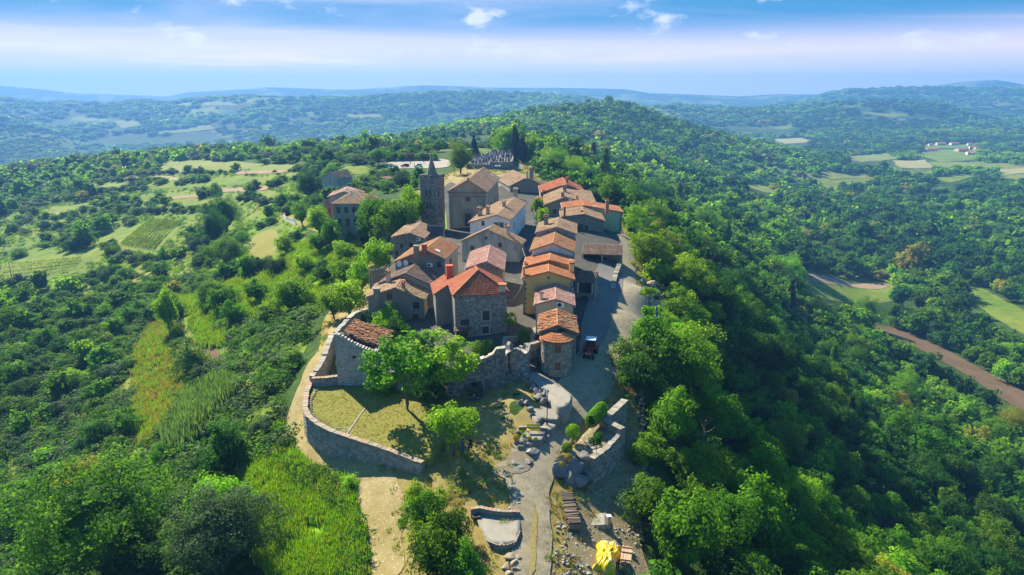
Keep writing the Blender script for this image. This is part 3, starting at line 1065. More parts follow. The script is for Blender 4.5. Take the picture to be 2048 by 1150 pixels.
class House:
    def __init__(s, name, label, FL, FR, B, RF, ze=None, base=None, zg=0.0, wall='plaster_grey', tiles='tile_weathered', stone=None, mortar=None,
                 roof='gable', cat='house', group=None, ov=.3, dmin=None, mess=0.016, gaps=0.0, sides='flr', verge=.18, tile_du=.28, deep=None, apex=.5, RB=None):
        zg0 = zg
        if ze is None:
            Yb = P(FL[0], base, zg).y
            ze = PD(FL[0], FL[1], Yb).z
        a, b = P(FL[0], FL[1], ze), P(FR[0], FR[1], ze)
        u = (b - a); u.z = 0
        W = u.length
        u.normalize()
        w = Vector((-u.y, u.x, 0))
        s.zR = ze
        D = None
        if roof == 'gable' and RB is not None:
            zr_ = ze + 1.6
            for _ in range(4):
                r0, r1 = P(RF[0], RF[1], zr_), P(RB[0], RB[1], zr_)
                w = (r1 - r0); w.z = 0; D = w.length; w.normalize()
                u = Vector((w.y, -w.x, 0))
                zr_ = ray_plane(RF[0], RF[1], a, w).z
            q = ray_plane(FR[0], FR[1], a, w)
            W = (q - a).dot(u); s.zR = max(ze - .9, min(ze + 1.2, q.z))
            if isinstance(B, (int, float)):
                D = B
        elif isinstance(B, (int, float)):
            D = B
        else:
            D = (P(B[0], B[1], ze) - a).dot(w)
        fr = ray_plane(RF[0], RF[1], a, w) if roof != 'hip' else None
        s.u, s.w, s.W, s.D, s.ze, s.zg = u, w, W, D, ze, zg - .6
        s.a = Vector((a.x, a.y, 0)); s.roof_kind = roof; s.ov = ov
        if roof == 'gable':
            s.rf = max(.15, min(.85, (fr - a).dot(u) / W))
            s.rise = max(.5, fr.z - ze, s.zR - ze + .4)
        elif roof == 'hip':
            s.rf = .5
            c = a + u * W / 2 + w * D * apex
            s.rise = max(.8, PD(RF[0], RF[1], c.y).z - ze)
            s.apex = apex
        s.t = thing(name, label, cat, (s.a + u * W / 2 + w * D / 2) + Vector((0, 0, zg)), math.atan2(u.y, u.x), group)
        s.inv = (Matrix.Translation(s.t.location) @ Matrix.Rotation(s.t.rotation_euler.z, 4, 'Z')).inverted()
        s.wallm, s.tilem, s.stone, s.mortar = wall, tiles, stone, mortar
        s.holes = {'f': [], 'l': [], 'r': [], 'b': []}
        s.mess, s.gaps, s.sides, s.verge, s.du = mess, gaps, sides, verge, tile_du
        s.k = s.rise / (s.rf * W), (s.ze + s.rise - s.zR) / ((1 - s.rf) * W)

    # local metric point: x along the front, y deep, z up (absolute)
    def pt(s, x, y, z):
        q = s.a + s.u * x + s.w * y
        return Vector((q.x, q.y, z))

    def zroof(s, x):
        return (s.ze + s.k[0] * x if x <= s.rf * s.W else s.zR + s.k[1] * (s.W - x)) if s.roof_kind == 'gable' else s.ze + .05

    def put(s, mb, name, mats, parent=None, kind=None, smooth=False):
        me = mb.data(name, mats, smooth)
        me.transform(s.inv)
        o = link(name, me, parent or s.t, kind)
        return o

    def plane(s, side):
        o = s.ov
        return {'f': (s.pt(o, o, s.zg), s.u, -s.w, s.W - 2 * o), 'b': (s.pt(s.W - o, s.D - o, s.zg), -s.u, s.w, s.W - 2 * o),
                'l': (s.pt(o, s.D - o, s.zg), -s.w, -s.u, s.D - 2 * o), 'r': (s.pt(s.W - o, o, s.zg), s.w, s.u, s.D - 2 * o)}[side]

    def outline(s, side):
        o = s.ov
        O, d, n, L = s.plane(side)
        if s.roof_kind == 'gable' and side in 'fb':
            zl, zr, zt = s.zroof(o) - s.zg - .06, s.zroof(s.W - o) - s.zg - .06, s.ze + s.rise - s.zg - .06
            if side == 'f':
                return [(0, 0), (L, 0), (L, zr), (s.rf * s.W - o, zt), (0, zl)]
            return [(0, 0), (L, 0), (L, zl), ((1 - s.rf) * s.W - o, zt), (0, zr)]
        z = {'l': s.zroof(o), 'r': s.zroof(s.W - o), 'f': s.ze, 'b': s.ze}[side] - s.zg - .06
        return [(0, 0), (L, 0), (L, z), (0, z)]

    def win(s, side, px, py, w, h, kind='glass', frame='stone_pale', sill=True, name='window', fw=.12):
        """opening in a wall, centred where the photo shows it"""
        O, d, n, L = s.plane(side)
        q = ray_plane(px, py, O, n) - O
        x, z = q.dot(d), q.z
        x = min(max(x, w / 2 + .1), L - w / 2 - .1)
        hole = rect_hole(x, z, w, h)
        s.holes[side].append(hole)
        Z = Vector((0, 0, 1))
        mb = MB()
        C = O + d * x + Z * z

        def bar(cx, cz, sx, sz, t0, t1):
            c = C + d * cx + Z * cz
            p = [c + d * (i * sx / 2) + Z * (k * sz / 2) + n * tt for tt in (t0, t1) for i, k in ((-1, -1), (1, -1), (1, 1), (-1, 1))]
            if d.cross(Z).dot(n) < 0:
                p = p[4:] + p[:4]
            mb.hexa([p[0], p[1], p[2], p[3], p[4], p[5], p[6], p[7]], random.random())
        if frame:
            bar(-w / 2 - fw / 2, 0, fw, h, -.08, .06); bar(w / 2 + fw / 2, 0, fw, h, -.08, .06)
            bar(0, h / 2 + fw / 2, w + 2 * fw, fw, -.08, .065)
            if sill and name == 'window':
                bar(0, -h / 2 - fw / 2, w + 2 * fw + .1, fw, -.08, .13)
        else:
            bar(0, h / 2 + .03, w + .1, .06, -.05, .03)
        f = s.put(mb, name, M[frame or 'mortar_grey'])
        pm = MB()
        mats = {'glass': 'glass_dark', 'green': 'shutter_green', 'brown': 'shutter_brown', 'dark': 'shutter_dark', 'wood': 'wood_dark', 'red': 'door_red', 'white': 'white_paint'}
        dp = .17 if kind == 'glass' else .1
        p = [C + d * (i * w / 2) + Z * (k * h / 2) - n * dp for i, k in ((-1, -1), (1, -1), (1, 1), (-1, 1))]
        pm.quad(*p)
        o = s.put(pm, {'glass': 'pane'}.get(kind, 'shutter' if name == 'window' else 'door_leaf'), M[mats[kind]], f)
        if kind == 'glass' and w > .5:
            bm_ = MB(); mb = bm_
            bar(0, 0, .07, h, -.165, -.12); bar(0, h * .12, w, .05, -.165, -.125)
            bar(-w / 2 + .035, 0, .07, h, -.165, -.11); bar(w / 2 - .035, 0, .07, h, -.165, -.11)
            s.put(bm_, 'glazing_bar', M['shutter_dark'], f)
        return f

    def door(s, side, px, py, w, h, kind='wood', frame='stone_pale'):
        return s.win(side, px, py, w, h, kind, frame, False, 'door')

    def roof_hit(s, px, py):
        """photo pixel -> point on the roof (left or right slope)"""
        best = None
        for sd in (0, 1):
            if s.roof_kind == 'gable':
                ridge = s.pt(s.rf * s.W, 0, s.ze + s.rise)
                e = s.pt(0 if sd == 0 else s.W, 0, s.ze if sd == 0 else s.zR)
            else:
                ridge = s.pt(s.W / 2, s.D * .5, s.ze + s.rise)
                e = s.pt(0 if sd == 0 else s.W, s.D * .5, s.ze)
            n = (ridge - e).cross(s.w).normalized()
            q = ray_plane(px, py, e, n)
            x = (q - s.a).dot(s.u)
            if (sd == 0) == (x <= s.rf * s.W):
                best = (q, x)
        return best if best else (q, x)

    def chimney(s, px, py, w=.6, h=1.2, mat='plaster_grey', cap='tile_mixed', d=None, pots=0, style='slab'):
        """px, py: where it leaves the roof"""
        q, x = s.roof_hit(px, py)
        mb = MB()
        d = d or w
        rz = math.atan2(s.u.y, s.u.x)
        mb.box((q.x, q.y, q.z - .7), w, d, h + .7, rz, random.random())
        c = s.put(mb, 'chimney', M[mat])
        k = MB()
        if style == 'slab':
            k.box((q.x, q.y, q.z + h), w + .22, d + .22, .1, rz, random.random())
            for sx in (-1, 1):
                pp = Vector((q.x, q.y, q.z + h + .1)) + s.u * (sx * (w / 2 - .04))
                k.box(pp, .09, d, .26, rz, .4)
            top = Vector((q.x, q.y, q.z + h + .36))
            e = w / 2 + .14
            for sg in (-1, 1):
                A = top + s.u * (sg * e) - s.w * (d / 2 + .1); Bq = top + s.u * (sg * e) + s.w * (d / 2 + .1)
                r0 = top - s.w * (d / 2 + .1) + Vector((0, 0, .2)); r1 = top + s.w * (d / 2 + .1) + Vector((0, 0, .2))
                t = Vector((0, 0, .06))
                k.hexa([A, Bq, r1, r0, A + t, Bq + t, r1 + t, r0 + t] if sg < 0 else [Bq, A, r0, r1, Bq + t, A + t, r0 + t, r1 + t], random.random())
        else:
            k.box((q.x, q.y, q.z + h), w + .16, d + .16, .14, rz, .5)
        s.put(k, 'chimney_cap', M[cap], c)
        for i in range(pots):
            pm = MB()
            o = Vector((q.x, q.y, q.z + h + .14)) + s.u * ((i - (pots - 1) / 2) * w / max(pots, 1))
            pm.tube([o, o + Vector((0, 0, .45))], .12, 8)
            s.put(pm, 'chimney_pot', M['terracotta_pot'], c)
        return c

    def skylight(s, px, py, w=.8, l=1.1):
        q, x = s.roof_hit(px, py)
        sd = 1 if x > s.rf * s.W else 0
        up = (s.pt(s.rf * s.W, 0, s.ze + s.rise) - s.pt(s.W if sd else 0, 0, s.zR if sd else s.ze)).normalized()
        n = up.cross(s.w); n = n if n.z > 0 else -n
        mb, pm = MB(), MB()
        c = q + n * .16
        for o, t, m in ((0, .1, mb), (.11, .012, pm)):
            k = (1, .8)[o > 0]
            p = [c + s.w * (i * w / 2 * k) + up * (j * l / 2 * k) + n * (o + e) for e in (-.05, t - .05) for i, j in ((-1, -1), (1, -1), (1, 1), (-1, 1))]
            m.hexa(p)
        f = s.put(mb, 'skylight', M['lead_sheet'])
        s.put(pm, 'pane', M['white_paint'], f)

    def finish(s, back_gable=True, quoins=''):
        W, D, ze, o = s.W, s.D, s.ze, s.ov
        # walls
        mb, st = MB(), MB()
        for sd in 'flrb':
            O, d, n, L = s.plane(sd)
            ol = s.outline(sd)
            wall_face(mb, O, d, n, ol, s.holes[sd])
            if s.stone and sd in s.sides:
                lim = [(max(0, x), z) for x, z in ol]
                zmin = 0
                stones_on(st, O, d, n, lim, s.holes[sd], .14, .23, .2, .46, .028)
        w_ = s.put(mb, 'wall', M[s.mortar if s.stone and s.mortar else s.wallm])
        if st.f:
            s.put(st, 'stones', M[s.stone], w_, 'stuff')
        if quoins:
            q = MB()
            for c in quoins:
                x = {'l': o, 'r': W - o}[c]
                z = s.zg + .1
                i = 0
                while z < s.zroof(x) - .5:
                    l1, l2 = ((.55, .32), (.32, .55))[i % 2]
                    sg = 1 if c == 'l' else -1
                    cx, cy = x + sg * (l1 / 2 - .035), o + l2 / 2 - .035
                    pt = s.pt(cx, cy, z)
                    q.box(pt, l1, l2, .36, math.atan2(s.u.y, s.u.x), random.random(), jit=.008)
                    z += .4; i += 1
            s.put(q, 'quoins', M['stone_dark'], w_, 'stuff')
        # roof
        rb, tb = MB(), MB()
        th = .13
        if s.roof_kind == 'gable':
            xr, zr = s.rf * W, ze + s.rise
            y0, y1 = -s.verge + .0, D
            for sd in (0, 1):
                xe = 0 if sd == 0 else W
                zE = s.zR if sd else ze
                e0, e1, r0, r1 = s.pt(xe, y0, zE), s.pt(xe, y1, zE), s.pt(xr, y0, zr), s.pt(xr, y1, zr)
                t = Vector((0, 0, -th))
                pts = [e0, e1, r1, r0]
                if sd == 0:
                    pts = [e0, r0, r1, e1]
                rb.hexa([p + t for p in pts] + pts, .5)
                up = (r0 - e0).normalized()
                SL = (r0 - e0).length
                LL = y1 - y0
                tiles_on(tb, e0, e1, up, [(0, -.1), (LL, -.1), (LL, SL), (0, SL)], s.du, s.du * 1.5, s.du * .44, s.mess, s.gaps)
                for yv in (y0, y1):
                    ridge_tiles(tb, s.pt(xe, yv, zE), s.pt(xr, yv, zr), .12, .06)
            ridge_tiles(tb, s.pt(xr, y0, zr), s.pt(xr, y1, zr))
            ends = None
        else:
            c = s.pt(W / 2, D * s.apex, ze + s.rise)
            cb = s.pt(W / 2, D * .72, ze + s.rise) if s.apex < .5 else c
            A, B, C2, D2 = s.pt(0, 0, ze), s.pt(W, 0, ze), s.pt(W, D, ze), s.pt(0, D, ze)
            if s.apex >= .5:
                tris = [(A, B, [c]), (B, C2, [c]), (C2, D2, [c]), (D2, A, [c])]
            else:
                tris = [(A, B, [c]), (B, C2, [cb, c]), (C2, D2, [cb]), (D2, A, [c, cb])]
            for p, q, rs in tris:
                poly = [p, q] + rs
                rb.poly(poly); rb.poly([k - Vector((0, 0, th)) for k in poly][::-1])
                rb.quad(p, p - Vector((0, 0, th)), q - Vector((0, 0, th)), q)
                d = (q - p).normalized()
                up = (rs[0] - p); up = (up - d * up.dot(d)).normalized()
                ol = [((k - p).dot(d), (k - p).dot(up)) for k in poly]
                ol = [(a, b - .1 if i < 2 else b) for i, (a, b) in enumerate(ol)]
                tiles_on(tb, p, q, up, ol, s.du, s.du * 1.5, s.du * .44, s.mess, s.gaps)
                for k in rs[:1]:
                    ridge_tiles(tb, p, rs[-1] if len(rs) > 1 else k, .13, .07)
            if s.apex < .5:
                ridge_tiles(tb, B, c, .13, .07)
                ridge_tiles(tb, c, cb)
        if s.roof_kind == 'gable':
            for xe, ze_ in ((-.05, ze), (W + .05, s.zR)):
                g_ = MB(); g_.tube([s.pt(xe, -s.verge, ze_ - .12), s.pt(xe, D, ze_ - .14)], .07, 5)
                xd = xe + (.32 if xe < 0 else -.32)
                g_.tube([s.pt(xe, .1, ze_ - .14), s.pt(xd, o - .06, ze_ - .5), s.pt(xd, o - .06, s.zg + .4)], .045, 5)
                s.put(g_, 'gutter', M['lead_sheet'])
        r = s.put(rb, 'roof', M[s.tilem])
        s.put(tb, 'roof_tiles', M[s.tilem], r, 'stuff')
        s.roof = r
        return s


def shed_roof(name, label, FL, FR, BL, zf, zb, tiles, zg, cat='shed', posts=True, wall=None, group=None, posth=None, sides='blr', du=.26):
    """mono-pitch roof on posts or walls; front edge FL-FR at height zf, back edge through BL at zb"""
    a, b, c = P(FL[0], FL[1], zf), P(FR[0], FR[1], zf), P(BL[0], BL[1], zb)
    u = (b - a); u.z = 0; W = u.length; u.normalize()
    w = Vector((-u.y, u.x, 0))
    D = max(1.0, (c - a).dot(w))
    ctr = a + u * W / 2 + w * D / 2
    t = thing(name, label, cat, (ctr.x, ctr.y, zg), math.atan2(u.y, u.x), group)
    inv = (Matrix.Translation(t.location) @ Matrix.Rotation(t.rotation_euler.z, 4, 'Z')).inverted()

    def put(mb, nm, m, par=None, kind=None):
        me = mb.data(nm, M[m]); me.transform(inv)
        return link(nm, me, par or t, kind)
    e0, e1 = a, b
    r0, r1 = a + w * D, b + w * D
    r0.z = r1.z = zb
    rb, tb = MB(), MB()
    th = Vector((0, 0, -.12))
    rb.hexa([e0 + th, e1 + th, r1 + th, r0 + th, e0, e1, r1, r0])
    up = (r0 - e0).normalized()
    SL = (r0 - e0).length
    tiles_on(tb, e0, e1, up, [(0, -.1), (W, -.1), (W, SL), (0, SL)], du, du * 1.5, du * .44)
    r = put(rb, 'roof', tiles)
    put(tb, 'roof_tiles', tiles, r, 'stuff')
    if posts:
        for x in np.linspace(.25, W - .25, max(2, int(W / 3.5) + 1)):
            pm = MB()
            q = a + u * x + w * .25
            pm.box((q.x, q.y, zg - .4), .3, .3, zf - zg + .25, math.atan2(u.y, u.x), random.random())
            put(pm, 'post', 'stone_grey')
    if wall:
        wm = MB()
        for sd in sides:
            p, q, z1, z2 = {'b': (a + w * (D - .15), b + w * (D - .15), zb, zb), 'l': (a + w * .2 + u * .15, a + w * D + u * .15, zf, zb),
                            'r': (b + w * .2 - u * .15, b + w * D - u * .15, zf, zb), 'f': (a + w * .2, b + w * .2, zf, zf)}[sd]
            nrm = (q - p).cross(Vector((0, 0, 1))); nrm.z = 0; nrm = nrm.normalized() * .12
            bz = zg - .4
            P4 = [p - nrm, p + nrm, q + nrm, q - nrm]
            zt = [z1, z1, z2, z2]
            wm.hexa([Vector((k.x, k.y, bz)) for k in P4] + [Vector((k.x, k.y, z - .16)) for k, z in zip(P4, zt)])
        put(wm, 'wall', wall)
    return t, put, (a, u, w, W, D)

# ------------------------------------------------------------------ the village houses
# right-hand row, near to far
hJ = House('ruinous_house', 'old house with a ragged broken tile roof behind the round tower', (1077, 663), (1156, 666), (1069, 621), (1115, 650), ze=4.4, zg=-.6, stone='stone_grey', mortar='mortar_grey', tiles='tile_mixed', mess=.07, gaps=.1, RB=(1113, 618.6))
hJ.win('f', 1123, 661, .8, .55, 'dark', None)
hJ.finish()
hI = House('cottage', 'small cream cottage with pinkish tiles and an air conditioner on its gable', (1068.5, 609), (1150, 611), (1072, 577), (1111, 598), ze=5.3, zg=-.3, wall='plaster_cream', tiles='tile_pink', RB=(1110.8, 566.6))
hI.chimney(1083, 600, .5, 1.1, 'plaster_cream', 'door_red', style='box')
hI.finish()
hH = House('yellow_house', 'tall yellow house with dark corner stones and an orange tile roof', (1043, 556), (1149, 559), None, (1097, 543), ze=7.1, zg=0, wall='plaster_yellow', tiles='tile_orange', RB=(1096.8, 526.6))
hH.chimney(1143, 545, .75, 1.5, 'plaster_yellow', 'tile_mixed')
hH.win('f', 1097, 556, .3, .3, 'dark', None)
hH.win('l', 1040, 600, .9, 1.3, 'brown', 'stone_pale')
hH.finish(quoins='lr')
hG = House('yellow_house', 'yellow house with an orange roof one step above the tall yellow one', (1046, 534), (1147, 532), None, (1099, 520), ze=7.5, zg=0, wall='plaster_yellow', tiles='tile_orange', RB=(1100.7, 503.4))
hG.win('l', 1043, 560, .9, 1.2, 'brown', 'stone_pale')
hG.finish()
hF = House('white_house', 'white row house with a patchy red and buff tile roof', (1060, 501), (1148, 504), (1071, 475), (1105, 486.5), ze=8.9, zg=.2, wall='plaster_white', tiles='tile_mixed', RB=(1111, 463))
hF.finish()
hE = House('grey_house', 'pale grey row house with weathered buff tiles, last of its row', (1071, 465), (1153, 468), (1079, 447), (1113, 454), ze=10.0, zg=.4, wall='plaster_stained', tiles='tile_weathered', RB=(1116.6, 435.6))
hE.chimney(1092, 450, .75, 1.5, 'plaster_dark', 'tile_dark')
hE.win('f', 1096, 464, .35, .2, 'dark', None)
hE.finish()
hK = House('dark_stone_house', 'long dark house in shade left of the green house with a red flue', (1121, 434), (1210, 443.5), (1131, 424), (1168, 428), base=477, zg=.4, wall='plaster_dark', tiles='tile_weathered', RB=(1163, 413))
hK.chimney(1129, 433, .45, 2.2, 'brick_red', 'brick_red', style='box')
hK.chimney(1163, 424, .5, .4, 'brick_red', 'tile_red', style='box')
hK.win('f', 1160, 456, 1.5, 1.9, 'dark', None); hK.win('f', 1173, 457, .8, 1.6, 'dark', None)
hK.finish()
hL = House('green_house', 'pale green house with dark corner stones and a tall pink chimney', (1124.5, 417), (1246, 436.5), 9, (1168, 411), ze=5.9, zg=.5, wall='plaster_green', tiles='tile_orange', RB=(1162, 398.4))
hL.chimney(1214, 421, .85, 2.4, 'tile_pink', 'tile_pink', style='box', pots=3)
hL.skylight(1190, 414, .6, 1.1)
hL.finish(quoins='r')
hM = House('stone_house', 'stone house with pale buff tiles, a dish and two ridge chimneys', (1087, 410.5), (1192, 406), (1083, 397), (1127, 395), ze=4.9, zg=.8, wall='plaster_dark', tiles='tile_weathered', RB=(1123.3, 373))
hM.chimney(1125, 394, .8, 1.2, 'plaster_dark', 'tile_mixed'); hM.chimney(1129, 384, 1.0, 1.6, 'plaster_dark', 'tile_dark')
hM.chimney(1154, 399, .5, .9, 'brick_red', 'tile_mixed')
hM.win('f', 1109, 423, 1.0, 1.4, 'dark', 'stone_grey')
hM.finish()
hN = House('orange_roofed_house', 'house with the brightest orange roof at the back of the right row', (1080, 386), (1171, 386), (1077, 372), (1132, 368), ze=5.4, zg=1, wall='plaster_grey', tiles='tile_red', RB=(1125, 355))
hN.chimney(1134, 366, .6, 1.3, 'brick_red', 'tile_red')
hN.skylight(1152, 371, .6, 1.0)
hN.win('f', 1090, 384, 1.6, 1.0, 'dark', None)
hN.finish()
shed_roof('lean_to', 'low orange tiled lean-to left of the stone house', (1069, 399), (1084, 402), (1068, 391), 3.6, 4.6, 'tile_orange', .8, wall='plaster_dark')
hO = House('far_stone_house', 'buff roofed stone house beside the road to the cemetery', (1019, 372), (1083, 370), (1027, 356), (1054, 354), base=389, zg=1.2, wall='plaster_dark', tiles='tile_weathered')
hO.chimney(1053, 353, .7, 1.3, 'plaster_cream', 'tile_mixed'); hO.chimney(1062, 352, 1.1, 1.9, 'plaster_dark', 'tile_dark')
hO.win('f', 1038, 382, .9, 1.1, 'dark', 'stone_grey')
hO.finish()

# middle: white, grey, pink roofed, big hipped house
hW = House('white_house', 'large whitewashed house with three chimneys right of the church', (937, 445), (1022, 440), (1058, 407), (993, 430), ze=7.6, zg=.8, wall='plaster_white', tiles='tile_weathered', RB=(1029.5, 395))
hW.chimney(960, 433, .9, 1.6, 'plaster_grey', 'tile_mixed'); hW.chimney(976, 430, .7, 1.6, 'plaster_grey', 'tile_mixed'); hW.chimney(1008, 414, .7, 1.1, 'plaster_grey', 'tile_mixed')
hW.chimney(1031, 393, 1.0, 1.6, 'plaster_grey', 'tile_weathered')
hW.win('f', 966, 447, .7, 1.0, 'glass', None); hW.win('f', 993, 451, 1.1, 1.2, 'glass', 'stone_white'); hW.win('f', 1002, 451, 1.0, 1.2, 'glass', 'stone_white')
hW.win('f', 1012, 452, .4, 1.0, 'glass', None)
hW.win('r', 1028, 450, .7, 1.2, 'glass', 'stone_white'); hW.win('r', 1034, 466, .7, 1.4, 'glass', 'stone_white'); hW.win('r', 1047, 440, .7, 1.1, 'glass', None)
hW.finish()
hY = House('grey_house', 'blotchy grey house with a buff roof just below the white house', (921, 483), (1041, 490), 4.6, (975, 458), base=527, zg=.5, wall='plaster_stained', stone='stone_grey', mortar='plaster_stained', tiles='tile_weathered', sides='lr')
hY.chimney(1016, 470, .6, 1.5, 'plaster_stained', 'tile_orange')
hY.win('f', 972, 476, .5, .5, 'dark', 'stone_grey')
hY.win('r', 1036, 510, .8, 1.2, 'dark', 'stone_grey')
hY.win('f', 945, 497, .8, 1.0, 'brown', 'stone_grey'); hY.win('f', 1000, 490, .7, .9, 'dark', 'stone_grey')
hY.finish()
hP = House('pink_roofed_house', 'stone house with a pale pink tile roof behind the red hipped roof', (930.5, 537), (1008, 541), (946, 508), (973, 523), ze=6.0, zg=.2, stone='stone_grey', mortar='mortar_grey', tiles='tile_pink', sides='fr', RB=(980, 491))
hP.finish()
hB = House('big_stone_house', 'large square stone house with a bright red hipped roof and red chimney', (905, 592), (1019, 586), 8.2, (951.5, 541), base=681, zg=0, roof='hip', apex=.42, stone='stone_grey', mortar='mortar_grey', tiles='tile_red', ov=.35, mess=.003, tile_du=.23)
hB.win('f', 972, 631, 1.1, 1.45, 'dark', 'stone_white', fw=.2); hB.win('f', 971, 660, 1.0, 1.1, 'dark', 'stone_white', fw=.2)
hB.door('f', 925, 669, 1.6, 2.3, 'wood', 'stone_white')
hB.win('f', 930, 645, 1.2, .9, 'dark', None)
hB.win('l', 899, 620, .6, 1.0, 'dark', 'stone_grey'); hB.win('l', 899, 645, .6, 1.0, 'dark', 'stone_grey'); hB.win('l', 897, 597, .7, .9, 'dark', 'stone_grey')
hB.chimney(899, 553, .95, 1.7, 'plaster_red', 'plaster_red', style='box')
hB.finish()
# dormer on its right slope, little pent roof over its door
q, _ = hB.roof_hit(1005, 577)
mb = MB(); mb.box((q.x, q.y, q.z - .4), .9, .9, 1.0, .0, .5)
hB.put(mb, 'dormer', M['plaster_stained'])
mb = MB(); mb.box((q.x, q.y, q.z + .6), 1.2, 1.2, .14, 0, .5)
hB.put(mb, 'dormer_roof', M['tile_red'])
O, d, n, L = hB.plane('f')
q = ray_plane(925, 654, O, n)
mb, tb = MB(), MB()
e0 = q - d * 1.3 + n * .8 - Vector((0, 0, .3)); e1 = e0 + d * 2.6; r0 = q - d * 1.3; r1 = r0 + d * 2.6
th = Vector((0, 0, -.08)); mb.hexa([e0 + th, e1 + th, r1 + th, r0 + th, e0, e1, r1, r0])
tiles_on(tb, e0, e1, (r0 - e0).normalized(), [(0, 0), (2.6, 0), (2.6, .85), (0, .85)])
pr = hB.put(mb, 'porch_roof', M['tile_dark']); hB.put(tb, 'roof_tiles', M['tile_dark'], pr, 'stuff')
# side wing of the same house, roof carried on down to the left over the alley
k = 2 * hB.rise / hB.W
Lw = 2.3
mb, tb, wm = MB(), MB(), MB()
y0, y1 = hB.D * .72, hB.D + 4.0
e0, e1 = hB.pt(-Lw, y0, hB.ze - k * Lw), hB.pt(-Lw, y1, hB.ze - k * Lw)
r0, r1 = hB.pt(.02, y0, hB.ze), hB.pt(.02, y1, hB.ze)
mb.hexa([e0 + th, r0 + th, r1 + th, e1 + th, e0, r0, r1, e1])
tiles_on(tb, e0, e1, (r0 - e0).normalized(), [(0, -.1), (y1 - y0, -.1), (y1 - y0, (r0 - e0).length), (0, (r0 - e0).length)])
for (x0, ya, x1, yb) in ((-Lw + .3, y0 + .3, .3, y0 + .3), (-Lw + .3, y0 + .3, -Lw + .3, y1 - .3)):
    p, q = hB.pt(x0, ya, 0), hB.pt(x1, yb, 0)
    z0, z1 = hB.ze + k * x0 - .15, hB.ze + k * x1 - .15
    wm.quad(Vector((p.x, p.y, -.6)), Vector((q.x, q.y, -.6)), Vector((q.x, q.y, z1)), Vector((p.x, p.y, z0)))
pr = hB.put(mb, 'wing_roof', M['tile_red']); hB.put(tb, 'roof_tiles', M['tile_red'], pr, 'stuff'); hB.put(wm, 'wing_wall', M['plaster_dark'])

# left cluster
hA = House('twin_gabled_house', 'grey house with a cream right flank, foremost of the left cluster', (732, 594), (850.5, 599.5), None, (790.5, 575.5), base=641, zg=-.3, wall='plaster_dark', tiles='tile_weathered', RB=(806.3, 550.8))
hA.chimney(754, 590, .9, 1.0, 'plaster_dark', 'plaster_dark', style='box'); hA.chimney(807, 577, .5, .9, 'plaster_dark', 'tile_mixed')
hA.win('f', 779, 592, .8, .9, 'brown', 'mortar_grey'); hA.win('f', 832, 611, 1.1, 1.1, 'glass', 'stone_grey'); hA.door('f', 831, 640, 1.1, 2.0, 'red', 'stone_grey')
hA.win('r', 855, 602, .5, .9, 'glass', 'stone_pale'); hA.win('r', 862, 593, .7, 1.0, 'glass', 'stone_pale'); hA.win('r', 861, 616, .8, 1.1, 'glass', 'stone_pale')
hA.finish()
mb = MB()
O, d, n, L = hA.plane('r')
ol = hA.outline('r')
wall_face(mb, O + n * .012, d, n, [(x * .97, min(z, ol[2][1])) for x, z in ol], hA.holes['r'], .02)
hA.put(mb, 'plastered_flank', M['plaster_cream'])
hA2 = House('rear_gabled_house', 'house with dull brown tiles joined to the back of the twin gabled one', (757, 567), (869, 571), None, (811, 547), ze=hA.ze + .55, zg=-.2, wall='plaster_stained', tiles='tile_dark', RB=(830, 529.3))
hA2.chimney(777, 561, .6, 1.3, 'plaster_stained', 'tile_mixed')
hA2.finish()
hC = House('dark_gabled_house', 'dark gabled house with two dishes, two chimneys and a white skylight', (787, 524), (891, 518), (907, 500), (850, 499), ze=6.0, zg=.2, wall='plaster_dark', tiles='tile_mixed', RB=(881, 474))
hC.chimney(833, 507, .8, 1.3, 'plaster_dark', 'plaster_dark', style='box'); hC.chimney(849, 500, .75, .9, 'brick_red', 'brick_red', style='box')
hC.skylight(875, 503, .9, 1.0)
hC.win('r', 901, 525, .8, 1.2, 'brown', 'stone_pale')
hC.win('f', 822, 530, .8, 1.0, 'brown', 'stone_grey'); hC.win('f', 878, 529, .8, 1.0, 'green', 'stone_grey')
hC.finish()
mb = MB()
O, d, n, L = hC.plane('r'); ol = hC.outline('r')
wall_face(mb, O + n * .012, d, n, [(x * .97, z) for x, z in ol], hC.holes['r'], .02)
hC.put(mb, 'plastered_flank', M['plaster_cream'])
hD = House('stone_barn', 'dark stone house with a buff roof at the foot of the bell tower', (782.5, 474), (849, 477), (868, 464), (819, 466), base=515, zg=.3, stone='stone_dark', mortar='plaster_dark', tiles='tile_weathered', RB=(842.5, 445))
hD.win('f', 803, 492, .7, .9, 'dark', None)
hD.win('f', 822, 490, .8, 1.0, 'dark', 'stone_grey'); hD.win('f', 794, 507, .8, 1.0, 'dark', 'stone_grey')
hD.finish()
shed_roof('tower_annexe', 'low annexe with a dark slate roof at the tower foot', (852, 469), (886, 471), (848, 452), 4.2, 6.4, 'tile_slate', .8, posts=False, wall='plaster_dark', sides='flrb', cat='annexe')
t, put, (a, u, w, W, D) = shed_roof('open_lean_to', 'tiled open lean-to sheltering bright things left of the twin gabled house', (742, 552), (777, 547), (752, 541), 3.6, 4.6, 'tile_weathered', -.3, posts=True, wall='plaster_dark', sides='b')
for i, (x, m, hh) in enumerate(((.4, 'white_paint', .9), (.9, 'cloth_blue', 1.1), (1.3, 'cloth_red', .8))):
    mb = MB(); q = a + u * x + w * 1.0
    mb.box((q.x, q.y, -.3), .45, .6, .12, .2, .5); mb.box((q.x, q.y, -.18), .4, .5, hh, .2, .5, jit=.03)
    mb.ball((q.x, q.y, hh - .1), .2, .24, .14, 8, 4, jit=.1)
    tag(mb.build('stored_bundle', M[m]), ('white', 'blue', 'red')[i] + ' bundle stored under the open lean-to roof', 'bundle')
